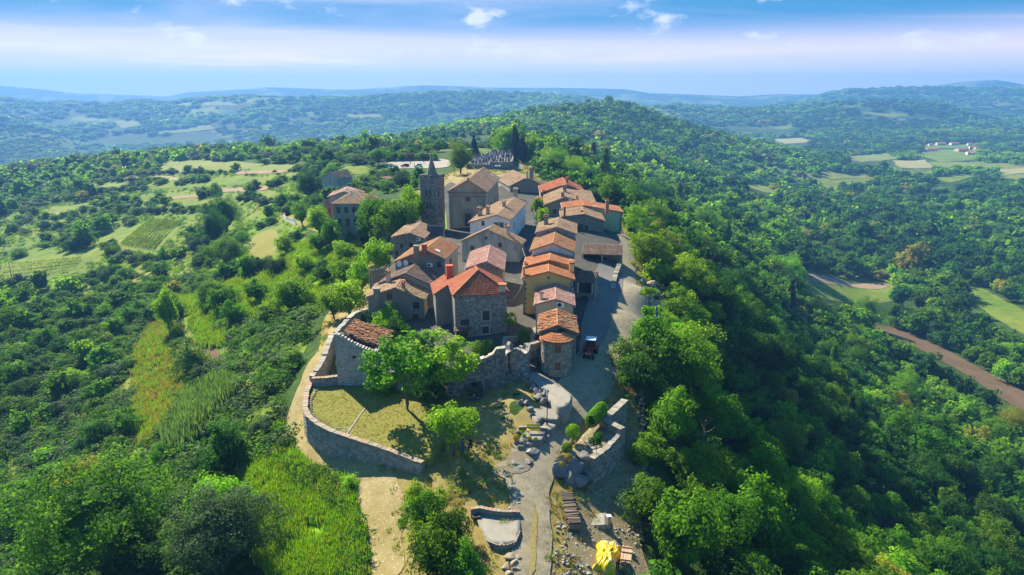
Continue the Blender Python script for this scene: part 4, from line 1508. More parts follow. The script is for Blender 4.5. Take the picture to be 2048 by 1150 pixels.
# church
hc = House('church', 'tall plain church with a pediment, round window and buff tile roof', (894, 384), (974, 384), (1002, 354), (936, 360), base=457, zg=1, wall='plaster_sandstone', tiles='tile_weathered', cat='church', ov=.4, RB=(967, 335))
hc.door('f', 936, 440, 1.7, 3.2, 'wood', 'stone_tan')
for px, py in ((990, 400), (998, 392)):
    hc.win('r', px, py, .9, 1.6, 'glass', 'stone_tan')
hc.skylight(983, 351, .8, 1.2)
hc.finish()
O, d, n, L = hc.plane('f')
Z = Vector((0, 0, 1))


def slab(O, d, n, s0, s1, z0, z1, t):
    p = [O + d * s + Z * z + n * k for k in (-.02, t) for s, z in ((s0, z0), (s1, z0), (s1, z1), (s0, z1))]
    return p


def cut(mb, *a, r=.5):
    mb.hexa(slab(*a), r)


hw = hc.ze - hc.zg
for nm, bits in (('pilaster', [(0, .95, 0, hw - 1.2, .14)]), ('pilaster', [(L - .95, L, 0, hw - 1.2, .14)]), ('cornice', [(-.25, L + .25, hw - .35, hw, .4), (-.1, L + .1, hw - 1.2, hw - .95, .22)])):
    mb = MB()
    for b in bits:
        cut(mb, O, d, n, *b)
    hc.put(mb, nm, M['stone_grey' if nm == 'pilaster' else 'stone_dark'])
q = ray_plane(936, 398, O, n); s0, z0 = (q - O).dot(d), q.z - hc.zg
mb, pm = MB(), MB()
ring = [(math.cos(i * math.pi / 10), math.sin(i * math.pi / 10)) for i in range(20)]
c = O + d * s0 + Z * z0
for i in range(20):
    (a1, b1), (a2, b2) = ring[i], ring[(i + 1) % 20]
    I = [c + d * (a * .62) + Z * (b * .62) + n * k for k in (.01, .16) for a, b in ((a1, b1), (a2, b2))]
    E = [c + d * (a * .86) + Z * (b * .86) + n * k for k in (.01, .16) for a, b in ((a1, b1), (a2, b2))]
    mb.quad(I[2], E[2], E[3], I[3]); mb.quad(E[0], E[1], E[3], E[2]); mb.quad(I[0], I[2], I[3], I[1])
pm.poly([c + d * (a * .62) + Z * (b * .62) + n * .02 for a, b in ring])
f = hc.put(mb, 'round_window', M['stone_tan']); hc.put(pm, 'pane', M['glass_dark'], f)
q = ray_plane(936, 440, O, n); s0, zt = (q - O).dot(d), q.z - hc.zg + 1.6
mb = MB()
for sg in (-1, 1):
    cut(mb, O, d, n, s0 + sg * 1.15 - .18, s0 + sg * 1.15 + .18, zt - 3.2, zt + .3, .2)
cut(mb, O, d, n, s0 - 1.5, s0 + 1.5, zt + .3, zt + .6, .34)
A, B2, C3 = O + d * (s0 - 1.5) + Z * (zt + .6), O + d * (s0 + 1.5) + Z * (zt + .6), O + d * s0 + Z * (zt + 1.5)
mb.mesh([A, B2, C3, A + n * .3, B2 + n * .3, C3 + n * .3], [(3, 4, 5), (0, 3, 5, 2), (1, 2, 5, 4), (0, 1, 4, 3)])
hc.put(mb, 'door_surround', M['stone_tan'])
mb = MB()
q = hc.pt(hc.W * hc.rf, .1, hc.ze + hc.rise)
mb.box((q.x, q.y, q.z), .35, .35, .5, 0, .5); mb.tube([q + Z * .5, q + Z * 2.0], .05, 6); mb.tube([q + Z * 1.5 - hc.u * .4, q + Z * 1.5 + hc.u * .4], .05, 6)
hc.put(mb, 'cross', M['metal_dark'])

# bell tower
tw = House('bell_tower', 'dark stone bell tower with battlements and a pointed spire', (839, 355), (871, 357), (877.5, 352.6), (858, 330), ze=14.2, zg=.8, roof='hip', apex=.5, stone='stone_dark', mortar='plaster_dark', cat='tower', ov=.06)
for px, py in ((853, 386), (860, 386), (855, 411), (861, 412)):
    tw.win('f', px, py, .55, 1.5, 'dark', 'stone_dark', fw=.1)
for py in (388, 414):
    tw.win('r', 877, py, .6, 1.5, 'dark', 'stone_dark', fw=.1)
mb, st = MB(), MB()
for sd in 'flrb':
    O, d, n, L = tw.plane(sd)
    wall_face(mb, O, d, n, [(0, 0), (L, 0), (L, tw.ze - tw.zg), (0, tw.ze - tw.zg)], tw.holes[sd])
    if sd != 'b':
        stones_on(st, O, d, n, [(0, 0), (L, 0), (L, tw.ze - tw.zg - .6), (0, tw.ze - tw.zg - .6)], tw.holes[sd], .3, .45, .4, .9, .05)
w_ = tw.put(mb, 'wall', M['plaster_dark']); tw.put(st, 'stones', M['stone_dark'], w_, 'stuff')
mb = MB()
rz = math.atan2(tw.u.y, tw.u.x)
for zz, gr in ((tw.ze - 3.0, .1), (tw.ze - .9, .14)):
    c = tw.pt(tw.W / 2, tw.D / 2, zz); mb.box(c, tw.W + gr * 2, tw.D + gr * 2, .22, rz, .5)
tw.put(mb, 'string_course', M['stone_dark'])
mb = MB()
c = tw.pt(tw.W / 2, tw.D / 2, tw.ze - .3); mb.box(c, tw.W - .3, tw.D - .3, .3, rz, .4)
tw.put(mb, 'parapet_floor', M['stone_dark'])
for i in range(4):
    for x, y in ((i / 3, 0), (i / 3, 1), (0, i / 3), (1, i / 3)):
        if (x in (0, 1) and y in (0, 1)) and not (y == 0 and i in (0, 3)) and not (y == 1 and x == i / 3):
            continue
        mb = MB()
        c = tw.pt(.3 + x * (tw.W - .6), .3 + y * (tw.D - .6), tw.ze - .05); mb.box(c, .75, .5 if y in (0, 1) else .75, .75, rz, random.random(), jit=.03)
        tw.put(mb, 'merlon', M['stone_dark'])
mb = MB()
tip = tw.pt(tw.W / 2, tw.D / 2, 19.6)
N = 8
rg = [tw.pt(tw.W / 2 + 1.35 * math.cos((i + .5) * math.pi / 4), tw.D / 2 + 1.35 * math.sin((i + .5) * math.pi / 4), 0) for i in range(N)]
lv = [(13.9, 1.0), (15.4, .92), (16.5, .66), (17.7, .42), (18.9, .16)]
for k in range(len(lv) - 1):
    for i in range(N):
        f = lambda p, L_: Vector((tip.x + (p.x - tip.x) * L_[1], tip.y + (p.y - tip.y) * L_[1], L_[0]))
        mb.quad(f(rg[i], lv[k]), f(rg[(i + 1) % N], lv[k]), f(rg[(i + 1) % N], lv[k + 1]), f(rg[i], lv[k + 1]), random.random())
for i in range(N):
    mb.poly([f(rg[i], lv[-1]), f(rg[(i + 1) % N], lv[-1]), tip], .5)
tw.put(mb, 'spire', M['stone_dark'])
mb = MB(); mb.ball(tip, .16, .16, .16, 8, 5); mb.tube([tip, tip + Z * .9], .035, 6)
tw.put(mb, 'finial', M['metal_dark'])

# round tower of the gate, with its apron of orange tiles
ctr = P(1114.5, 755, -1.1); ctr = Vector((ctr.x, ctr.y + 1.95, -1.1))
rt = thing('round_tower', 'round stone tower with orange tiles and two brown shutters', 'tower', ctr)
RT, ZT = 2.0, 3.85
sh = [(ray_plane(1112.5, 698, ctr - Vector((0, RT, 0)), Vector((0, 1, 0))).z), (ray_plane(1112.5, 732, ctr - Vector((0, RT, 0)), Vector((0, 1, 0))).z)]
mb, st = MB(), MB()
n = 28
hb = [-.9]
for i in range(n):
    a1, a2 = 2 * math.pi * i / n, 2 * math.pi * (i + 1) / n
    p = lambda a, z, r_=RT: Vector((r_ * math.cos(a), r_ * math.sin(a), z))
    mb.quad(p(a1, -.9), p(a2, -.9), p(a2, ZT + 1.1), p(a1, ZT + 1.1))
w_ = mb.build('wall', M['mortar_tan'], rt)
z = -.7
while z < ZT + 1.0:
    h = random.uniform(.2, .32); a = 0.0
    while a < 2 * math.pi:
        da = random.uniform(.14, .3)
        aa, ab = a + .006, min(a + da, 2 * math.pi) - .006
        a += da
        if aa >= ab:
            continue
        mid = math.degrees((aa + ab) / 2)
        if abs(mid - 270) < 15 and any(abs(z + h / 2 - (q + 1.1)) < .75 for q in sh):
            continue
        pr = RT + random.uniform(.02, .06); r = random.random()
        z0, z1 = z + .012, z + h - .012
        o = [p(aa, z0, pr), p(ab, z0, pr), p(ab, z1, pr), p(aa, z1, pr)]
        i_ = [p(aa, z0, RT - .01), p(ab, z0, RT - .01), p(ab, z1, RT - .01), p(aa, z1, RT - .01)]
        st.quad(*o, r)
        for k in range(4):
            st.quad(i_[k], i_[(k + 1) % 4], o[(k + 1) % 4], o[k], r)
    z += h
st.build('stones', M['stone_tan'], w_, 'stuff')
for q in sh:
    mb, fm = MB(), MB()
    zc_ = q + 1.1
    mb.hexa(slab(Vector((-.42, -RT - .0, zc_ - .55)), Vector((1, 0, 0)), Vector((0, -1, 0)), 0, .84, 0, 1.1, .07))
    for s0, s1, z0, z1 in ((-.57, -.42, -.55, .55), (.42, .57, -.55, .55), (-.62, .62, .55, .72), (-.62, .62, -.7, -.55)):
        fm.hexa(slab(Vector((0, -RT - .0, zc_)), Vector((1, 0, 0)), Vector((0, -1, 0)), s0, s1, z0, z1, .1))
    f = fm.build('window', M['stone_tan'], rt)
    mb.build('shutter', M['shutter_brown'], f)
rb, tb = MB(), MB()
n = 34
ro, ri, zo, zi = RT + .32, .75, ZT + 1.05, ZT + 1.8
for i in range(n):
    a1, a2 = math.pi + math.pi * (i - .6) / (n - 1.2) * 1.0, math.pi + math.pi * (i + .4) / (n - 1.2)
    rb.quad(p(a1, zo - .1, ro), p(a2, zo - .1, ro), p(a2, zi - .1, ri), p(a1, zi - .1, ri))
    rb.quad(p(a1, zo - .2, ro), p(a1, zi - .2, ri), p(a2, zi - .2, ri), p(a2, zo - .2, ro))
    am = (a1 + a2) / 2
    up = (p(am, zi, ri) - p(am, zo, ro)); SL = up.length; up.normalize()
    tg = Vector((-math.sin(am), math.cos(am), 0))
    for j in range(4):
        f0, f1 = j / 4, (j + 1) / 4 + .03
        w0 = (ro + (ri - ro) * f0) * math.pi / n * .47; w1 = (ro + (ri - ro) * f1) * math.pi / n * .40
        b0, b1 = p(am, zo, ro) + up * (SL * f0), p(am, zo, ro) + up * (SL * f1)
        pf = [(-1, 0), (-.55, .8), (.55, .8), (1, 0)]
        A = [b0 + tg * (x * w0) + Vector((0, 0, y * w0 + .05)) for x, y in pf]
        B = [b1 + tg * (x * w1) + Vector((0, 0, y * w1 + .01)) for x, y in pf]
        r = random.random()
        for k in range(3):
            tb.quad(A[k], A[k + 1], B[k + 1], B[k], r)
        tb.quad(A[3], A[2], A[1], A[0], r)
r_ = rb.build('roof', M['tile_orange'], rt); tb.build('roof_tiles', M['tile_orange'], r_, 'stuff')
mb = MB()
for i in range(n):
    am = math.pi + math.pi * (i + .5) / n
    mb.box(p(am, ZT + .8, RT + .08), .1, .3, .14, am, .4)
mb.build('eave_course', M['tile_orange'], rt)

# canopy, porch, far left house and its neighbours
shed_roof('open_shed', 'long open shed with half sunlit tiles in front of the green house', (1164, 508), (1245, 511), (1168, 487), 2.7, 3.9, 'tile_dark', .2, wall='plaster_dark', sides='bl', du=.28)  # dark tile colour stands in for the shadow of the houses behind
t, put, (a, u, w, W, D) = shed_roof('porch_house', 'porch building with pale posts above a dark arched cellar door', (1151, 563), (1189, 566), (1150, 540), 4.3, 5.3, 'tile_dark', 0, posts=False, wall='plaster_dark', sides='blr', cat='porch')
mb = MB(); q = a + u * W / 2 + w * .5
mb.box((q.x, q.y, -.4), W - .3, .5, 2.7, math.atan2(u.y, u.x), .5); put(mb, 'parapet', 'plaster_dark')
for x in (.35, W - .35):
    mb = MB(); q = a + u * x + w * .4; mb.box((q.x, q.y, 2.3), .3, .3, 2.0, math.atan2(u.y, u.x), .5); put(mb, 'post', 'plaster_white')
mb = MB()
q = a + u * W * .48 + w * .22
prof = [(-.75, 0), (.75, 0), (.75, 1.3)] + [(.75 * math.cos(i * math.pi / 8), 1.3 + .6 * math.sin(i * math.pi / 8)) for i in range(1, 8)] + [(-.75, 1.3)]
A = [Vector((q.x, q.y, .0)) + u * x + Vector((0, 0, z)) for x, z in prof]; B = [k - w * .05 for k in A]
mb.poly(B); [mb.quad(A[i], A[(i + 1) % len(A)], B[(i + 1) % len(A)], B[i]) for i in range(len(A))]
put(mb, 'door', 'shutter_dark')
hR = House('tall_grey_house', 'tall grey house with a hipped roof standing alone on the left', (663, 408), (739.5, 408), (746, 393), (717, 381.5), base=478, zg=-2.6, roof='hip', apex=.5, wall='plaster_grey', tiles='tile_weathered')
for px, py, hh in ((677, 420, 1.5), (692.5, 420, 1.5), (708.5, 420, 1.5), (724, 420, 1.5), (679, 444, 1.9), (695.5, 444, 1.9), (711, 444, 1.9)):
    hR.win('f', px, py, 1.0, hh, 'dark', 'stone_pale', fw=.16)
hR.chimney(703, 388, .5, .7, 'white_paint', 'tile_mixed', style='box')
hR.finish()
O, d, n, L = hR.plane('f')
mb = MB(); q = ray_plane(700, 432, O, n); cut(mb, O, d, n, 0, L, q.z - hR.zg - .12, q.z - hR.zg + .12, .08); hR.put(mb, 'string_course', M['stone_pale'])
hS = House('pink_roofed_house', 'house with a pink roof and roof windows behind the tall grey one', (655, 394), (722, 393), (661, 384), (688, 383), ze=5.2, zg=-2.3, wall='plaster_stained', tiles='tile_pink')
for i in range(4):
    hS.skylight(691.5 + i * 4.6, 376.5 + i * 1.0, .6, 1.2)
hS.finish()
shed_roof('white_annexe', 'small white roofed annexe on the left of the tall grey house', (648, 414), (659, 414), (653, 401), 2.6, 4.6, 'tile_pink', -2.3, posts=False, wall='plaster_red', sides='flr', cat='annexe')
hh_ = House('hillside_house', 'small brown roofed house half hidden in trees left of the car park', (642, 353), (673, 357), (652, 347), (662, 344), ze=1.6, zg=-3.2, wall='plaster_stained', tiles='tile_weathered', tile_du=.35); hh_.finish()
hh_ = House('garden_hut', 'pale flat garden hut beside a pole below the car park', (753, 358), (775, 359), 5, (764, 355.5), ze=1.8, zg=-1.5, wall='plaster_grey', tiles='tile_weathered', tile_du=.35); hh_.finish()

# ------------------------------------------------------------------ plants
def crown_data(name, seed, K, N, ls, tf=.2, kind='round', core=False, crs=(.18, .42)):
    """leafy crown: leaf-sized faces in clumps spread through a crown of radius 1 between heights tf and 1"""
    g = np.random.default_rng(seed)
    dirs = g.normal(size=(K * 3, 3)); dirs /= np.linalg.norm(dirs, axis=1)[:, None]
    dirs = dirs[dirs[:, 2] > -.62][:K]
    K = len(dirs)
    ph = g.uniform(0, 6.28, 4)
    az = np.arctan2(dirs[:, 1], dirs[:, 0])
    lump = 1 + .22 * np.sin(2 * az + ph[0]) + .17 * np.sin(3 * az + ph[1]) + .2 * np.sin(4 * dirs[:, 2] + ph[2] + az)
    rad = g.uniform(.5, .86, K) * lump
    cen = dirs * rad[:, None]
    cr = g.uniform(*crs, K)
    if kind == 'cone':
        h = g.uniform(-1, .95, K); r = (.95 - h) / 1.95
        cen = np.stack([np.cos(az) * r * .75, np.sin(az) * r * .75, h], 1); cr = .12 + .22 * r
    if kind == 'column':
        h = g.uniform(-1, .9, K); r = .62 * np.sqrt(np.clip(1 - ((h + .25) / 1.25) ** 2, 0, 1))
        cen = np.stack([np.cos(az) * r, np.sin(az) * r, h], 1); cr = np.full(K, .3)
    tint = g.normal(0, .17, K)
    c = np.repeat(cen, N, 0); R_ = np.repeat(cr, N)
    d = g.normal(size=(K * N, 3)); d /= np.linalg.norm(d, axis=1)[:, None]
    rr = R_ * g.uniform(.35, 1, K * N) ** .5
    squash = np.array([1, 1, .8])
    p = c + d * rr[:, None] * squash
    out = p / (np.linalg.norm(p, axis=1)[:, None] + 1e-6)
    nrm = out * .55 + d * .55 + g.normal(size=p.shape) * .45 + np.array([0, 0, .35])
    nrm /= np.linalg.norm(nrm, axis=1)[:, None]
    a = np.cross(nrm, g.normal(size=p.shape)); a /= np.linalg.norm(a, axis=1)[:, None]
    b = np.cross(nrm, a)
    s = ls * g.uniform(.6, 1.3, K * N)
    a *= s[:, None] * .5; b *= (s * g.uniform(.55, .9, K * N))[:, None] * .5
    V = np.stack([p - a - b * .3, p + b * .2 - a * .1 - b, p + a, p + b], 1).reshape(-1, 3)
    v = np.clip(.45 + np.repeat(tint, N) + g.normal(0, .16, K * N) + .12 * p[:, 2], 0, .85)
    dry = g.random(K * N) < .05
    v[dry] = 1.0
    n = K * N
    F = np.arange(n * 4).reshape(-1, 4)
    V[:, 2] = tf + (V[:, 2] + .95) / 1.95 * (1 - tf)
    faces = F.tolist(); verts = V.tolist(); vals = v.tolist()
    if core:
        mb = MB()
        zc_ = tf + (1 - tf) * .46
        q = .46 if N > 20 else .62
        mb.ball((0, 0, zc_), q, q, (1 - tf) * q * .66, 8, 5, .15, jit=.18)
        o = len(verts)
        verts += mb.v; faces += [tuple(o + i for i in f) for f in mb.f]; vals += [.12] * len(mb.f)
    me = bpy.data.meshes.new(name)
    me.from_pydata(verts, [], faces)
    at = me.attributes.new('v', 'FLOAT', 'FACE'); at.data.foreach_set('value', vals)
    me.update()
    return me


def trunk_data(name, seed, tf=.2, thick=.07, limbs=5, top=.62):
    g = random.Random(seed)
    mb = MB()
    w = lambda z: (g.uniform(-.05, .05), g.uniform(-.05, .05), z)
    fork = max(tf, .12)
    mb.tube([(0, 0, -.05), w(fork * .5), w(fork)], [thick * 1.35, thick, thick * .85], 7)
    for i in range(limbs):
        a = 2 * math.pi * (i + g.random() * .6) / limbs
        r = g.uniform(.3, .62)
        mb.tube([(0, 0, fork * .93), (math.cos(a) * r * .45, math.sin(a) * r * .45, fork + (top - fork) * .5), (math.cos(a) * r, math.sin(a) * r, top + g.uniform(-.05, .15))],
                [thick * .6, thick * .36, thick * .12], 5)
    me = mb.data(name, M['bark'], True)
    return me


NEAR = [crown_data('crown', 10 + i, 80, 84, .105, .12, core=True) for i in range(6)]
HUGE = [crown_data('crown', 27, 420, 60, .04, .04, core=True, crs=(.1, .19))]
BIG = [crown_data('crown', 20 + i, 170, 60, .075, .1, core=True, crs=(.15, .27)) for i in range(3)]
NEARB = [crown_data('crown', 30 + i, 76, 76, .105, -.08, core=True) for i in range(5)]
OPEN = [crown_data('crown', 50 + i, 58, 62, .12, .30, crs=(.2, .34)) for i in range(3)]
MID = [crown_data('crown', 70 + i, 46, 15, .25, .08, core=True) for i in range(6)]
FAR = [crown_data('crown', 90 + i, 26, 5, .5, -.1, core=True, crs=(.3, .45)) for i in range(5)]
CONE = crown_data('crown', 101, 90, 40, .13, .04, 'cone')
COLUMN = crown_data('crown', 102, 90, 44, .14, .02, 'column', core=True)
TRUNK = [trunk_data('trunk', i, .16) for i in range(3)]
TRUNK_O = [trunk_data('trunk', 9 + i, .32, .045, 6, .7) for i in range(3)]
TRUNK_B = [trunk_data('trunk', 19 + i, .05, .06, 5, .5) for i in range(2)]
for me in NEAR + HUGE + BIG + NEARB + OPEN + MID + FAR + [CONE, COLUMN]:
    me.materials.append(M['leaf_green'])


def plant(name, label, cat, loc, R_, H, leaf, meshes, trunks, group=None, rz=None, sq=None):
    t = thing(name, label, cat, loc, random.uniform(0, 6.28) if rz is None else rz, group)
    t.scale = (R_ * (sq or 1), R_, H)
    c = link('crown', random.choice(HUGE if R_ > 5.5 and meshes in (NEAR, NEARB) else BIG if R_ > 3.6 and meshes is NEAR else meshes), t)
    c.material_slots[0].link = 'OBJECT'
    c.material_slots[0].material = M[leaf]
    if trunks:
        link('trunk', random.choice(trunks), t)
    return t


TAKEN = []       # (x, y, radius) of the plants set by hand


def at_px(px, py, w, h, leaf, label, name='tree', cat='tree', form='tree', z=None, group=None):
    """a plant whose foot is at (px, py) in the photo, w and h pixels large"""
    q = G(px, py) if z is None else P(px, py, z)
    dist = (q - Vector((0, 0, CAM_H))).length
    R_ = w / 2 * dist / FOC * .92
    dep = math.atan2(CAM_H - q.z, math.hypot(q.x, q.y))
    H = max(.5, (h * dist / FOC - .35 * R_ * math.sin(dep)) / math.cos(dep))
    TAKEN.append((q.x, q.y, R_ * .8))
    ms, tr = {'tree': (NEAR, TRUNK), 'bush': (NEARB, TRUNK_B), 'open': (OPEN, TRUNK_O), 'cone': ([CONE], TRUNK_B), 'column': ([COLUMN], TRUNK_B)}[form]
    return plant(name, label, cat, q - Vector((0, 0, .15)), R_, H, leaf, ms, tr, group)



# ------------------------------------------------------------------ walls, terraces and rocks round the village
def wall_strip(name, label, pts, thick, base, stone='stone_grey', mortar='mortar_grey', coping=None, cat='wall', facing=True, cope_l=.55, ragged=0.0, ruin=0.0, cope_h=.12, big=1.0):
    """free-standing wall along (x, y, ztop) points; base = z of its foot or None for the ground"""
    pts = [Vector(p) for p in pts]
    dense = []
    for a, b in zip(pts[:-1], pts[1:]):
        k = max(1, int((b - a).length / 1.2))
        dense += [a + (b - a) * (i / k) for i in range(k)]
    dense.append(pts[-1])
    if ragged:
        for p in dense:
            p.z += random.uniform(-ragged, ragged)
    org = dense[len(dense) // 2]
    t = thing(name, label, cat, (org.x, org.y, 0))
    off = -Vector((org.x, org.y, 0))
    mb, st = MB(), MB()
    n = len(dense)
    nr = []
    for i, p in enumerate(dense):
        d = dense[min(i + 1, n - 1)] - dense[max(i - 1, 0)]; d.z = 0; d.normalize()
        nr.append(Vector((d.y, -d.x, 0)))
    bz = [(hz(p.x, p.y) - .5) if base is None else base for p in dense]
    for i in range(n - 1):
        a, b = dense[i] + off, dense[i + 1] + off
        h = thick / 2
        A = [a + nr[i] * h, b + nr[i + 1] * h, b - nr[i + 1] * h, a - nr[i] * h]
        zt = [a.z, b.z, b.z, a.z]; zb_ = [bz[i], bz[i + 1], bz[i + 1], bz[i]]
        mb.hexa([Vector((k.x, k.y, z)) for k, z in zip(A, zb_)] + [Vector((k.x, k.y, z)) for k, z in zip(A, zt)], random.random())
        if facing:
            for sg in (1, -1):
                P0 = A[0] if sg > 0 else A[3]; P1 = A[1] if sg > 0 else A[2]
                d = P1 - P0; d.z = 0; L = d.length; d.normalize()
                nn = Vector((d.y, -d.x, 0)) * sg
                zb0 = min(zb_)
                stones_on(st, Vector((P0.x, P0.y, zb0)), d, nn, [(0, 0), (L, 0), (L, zt[1] - zb0), (0, zt[0] - zb0)], [], .2 * big, .34 * big, .25 * big, .6 * big, .04)
    w_ = mb.build('wall_core', M[mortar], t)
    if st.f:
        st.build('stones', M[stone], w_, 'stuff')
    if coping:
        acc = 0.0
        for i in range(n - 1):
            a, b = dense[i] + off, dense[i + 1] + off
            L = (b - a).length
            k = max(1, int(round(L / cope_l)))
            for j in range(k):
                if ruin and random.random() < ruin:
                    continue
                p = a + (b - a) * (j / k); q = a + (b - a) * ((j + .94) / k)
                m0 = nr[i] * (1 - j / k) + nr[i + 1] * (j / k)
                c = MB()
                o = thick / 2 + .05 + random.uniform(-.03, .04)
                zz = Vector((0, 0, random.uniform(0, .03)))
                up = Vector((0, 0, cope_h * random.uniform(.8, 1.3)))
                c.hexa([p + m0 * o + zz, q + m0 * o + zz, q - m0 * o + zz, p - m0 * o + zz, p + m0 * o + up, q + m0 * o + up, q - m0 * o + up, p - m0 * o + up], random.random())
                c.build('coping_stone', M[coping], t)
    return t


def line_px(pts):
    """(px, py, z) list -> world"""
    return [P(a, b, z) for a, b, z in pts]


LAWN_Z = lambda x, y: -2.55 + min(0, (y - 80) * .055)
lawn_px = [(622, 770), (680, 776), (760, 778), (830, 780), (872, 800), (890, 850), (880, 905), (852, 914), (797, 899), (743, 883), (698, 868), (668, 858), (640, 843), (623, 829), (617, 813), (620, 789)]
lw = [(q.x, q.y) for q in (P(a, b, -2.9) for a, b in lawn_px)]
patch('lawn', lw, M['g_lawn'], 0, 1.0, .0, zf=LAWN_Z, smooth=1, skirt=2.0)
wall_strip('curved_stone_wall', 'long curved stone retaining wall with pale coping in front of the lawn',
           line_px([(623, 759, -2.2), (613, 785, -2.3), (610, 815, -2.4), (616, 831, -2.45), (633, 846, -2.5), (662, 862, -2.6), (692, 872, -2.7), (738, 887, -2.9), (791, 905, -3.1), (846, 926, -3.3)]), .55, None, 'stone_pale', 'mortar_tan', 'coping')
# row of white edging stones inside the wall, narrow kerb across the lawn, hose
ed = line_px([(634, 778, -2.4), (622, 800, -2.5), (622, 822, -2.5), (640, 843, -2.6), (668, 860, -2.7)])
t = thing('edging_row', 'row of small pale edging stones just inside the curved wall', 'edging', ed[2])
for a, b in zip(ed[:-1], ed[1:]):
    k = int((b - a).length / .5)
    for i in range(k):
        p = a + (b - a) * (i / k) - ed[2]
        mb = MB(); mb.ball((p.x, p.y, LAWN_Z(p.x + ed[2].x, p.y + ed[2].y) - ed[2].z + .05), .2, .16, .13, 6, 4, random.random(), jit=.25)
        mb.build('edging_stone', M['stone_white'], t)
a, b = P(731, 818, -2.9), P(692, 868, -2.9)
mb = MB(); mb.hexa([Vector((x + dx, y, LAWN_Z(x, y) + dz)) for dz in (-.1, .07) for x, y, dx in ((a.x, a.y, -.09), (a.x, a.y, .09), (b.x, b.y, .09), (b.x, b.y, -.09))])
tag(mb.build('lawn_kerb', M['flagstone']), 'narrow straight stone kerb crossing the lawn', 'kerb')
c = P(682, 857, -2.8)
mb = MB(); mb.tube([(c.x + .75 * math.cos(k * .5) * (1.3 if k < 9 else 1.5), c.y + .45 * math.sin(k * .5), LAWN_Z(c.x, c.y) + .05) for k in range(11)], .035, 5)
tag(mb.build('garden_hose', M['cloth_white']), 'pale garden hose lying in a loop by the curved wall', 'hose')

# ruin with the fallen roof
A, B = P(676, 770, -2.5), P(755, 771, -2.5)
u = (B - A); u.z = 0; W = u.length; u.normalize(); w = Vector((-u.y, u.x, 0))
D = 9.0
rt = thing('ruin', 'roofless stone ruin with a fallen tile roof at the head of the lawn', 'ruin', (A + u * W / 2 + w * D / 2), math.atan2(u.y, u.x))
inv = (Matrix.Translation(rt.location) @ Matrix.Rotation(rt.rotation_euler.z, 4, 'Z')).inverted()


def rput(mb, nm, m, par=None, kind=None):
    me = mb.data(nm, M[m]); me.transform(inv)
    return link(nm, me, par or rt, kind)


mb, st = MB(), MB()
O = A - Vector((0, 0, 1.0))
q = ray_plane(708, 715, A, -w) - O
hole = [rect_hole(q.dot(u), q.z, .5, .55), rect_hole(W - 1.0, 2.2, .9, .5)]
top = [(0, 0), (W, 0), (W, 5.6), (W * .75, 6.1), (W * .45, 6.8), (W * .2, 7.7), (.3, 8.1), (0, 8.0)]
wall_face(mb, O, u, -w, top, hole, .45)
wall_face(mb, O + w * .6, u, w, top, hole, .01)
stones_on(st, O, u, -w, top, hole, .14, .24, .25, .6, .022, .012)
for i in range(len(top) - 1):
    if i in (0,):
        continue
    a, b = [O + u * s + Vector((0, 0, z)) for s, z in (top[i], top[i + 1])]
    mb.quad(a, b, b + w * .6, a + w * .6)
side = [(0, 0), (D - .6, 0), (D - .6, 6.6), (5, 6.0), (2.5, 7.2), (0, 8.0)]
for off, nn, ol in ((0, -u, side), (.5, u, side), (W, u, [(0, 0), (D - .6, 0), (D - .6, 5.2), (0, 5.5)]), (W - .5, -u, [(0, 0), (D - .6, 0), (D - .6, 5.2), (0, 5.5)])):
    wall_face(mb, O + u * off + w * .6, w, nn, ol, [])
    stones_on(st, O + u * off + w * .6, w, nn, ol, [], .18, .28, .25, .6, .025)
for off, ol in ((0, side), (W - .5, [(0, 0), (D - .6, 0), (D - .6, 5.2), (0, 5.5)])):
    for (s0, z0), (s1, z1) in zip(ol[1:], ol[2:]):
        a, b = O + u * off + w * (.6 + s0) + Vector((0, 0, z0)), O + u * off + w * (.6 + s1) + Vector((0, 0, z1))
        mb.quad(a, b, b + u * .5, a + u * .5)
wall_face(mb, O + w * D, u, w, [(0, 0), (W, 0), (W, 5.2), (0, 6.6)], [])
wall_face(mb, O + w * (D - .5), u, -w, [(0, 0), (W, 0), (W, 5.2), (0, 6.6)], [])
wl_ = rput(mb, 'wall', 'plaster_stained'); rput(st, 'stones', 'stone_white', wl_, 'stuff')
for i in range(14):
    f = (i + .5) / 14
    s = f * W
    z = np.interp(s, [0, .3, W * .2, W * .45, W * .75, W], [8.0, 8.1, 7.7, 6.8, 6.1, 5.6])
    c = MB(); p = O + u * s + w * .3 + Vector((0, 0, z))
    c.box(p - Vector((0, 0, .08)), W / 15, .75, .2, math.atan2(u.y, u.x) + random.uniform(-.2, .2), random.random(), jit=.05)
    rput(c, 'coping_stone', 'stone_white')
rb, tb = MB(), MB()
e0, e1 = O + u * (W + .3) + w * 2.3 + Vector((0, 0, 5.5)), O + u * (W + .3) + w * (D + .2) + Vector((0, 0, 5.3))
r0, r1 = O + u * .4 + w * 3.6 + Vector((0, 0, 6.7)), O + u * .2 + w * (D + .2) + Vector((0, 0, 7.0))
rb.hexa([k - Vector((0, 0, .15)) for k in (e0, e1, r1, r0)] + [e0, e1, r1, r0])
up = (r1 - e1).normalized()
tiles_on(tb, e0, e1, up, [(0, -.15), ((e1 - e0).length, -.15), ((e1 - e0).length, (r1 - e1).length), (1.2, (r1 - e1).length), (.3, 1.5)], .25, .38, .11, .13, .12)
rr = rput(rb, 'roof', 'wood_dark'); rput(tb, 'roof_tiles', 'tile_mixed', rr, 'stuff')
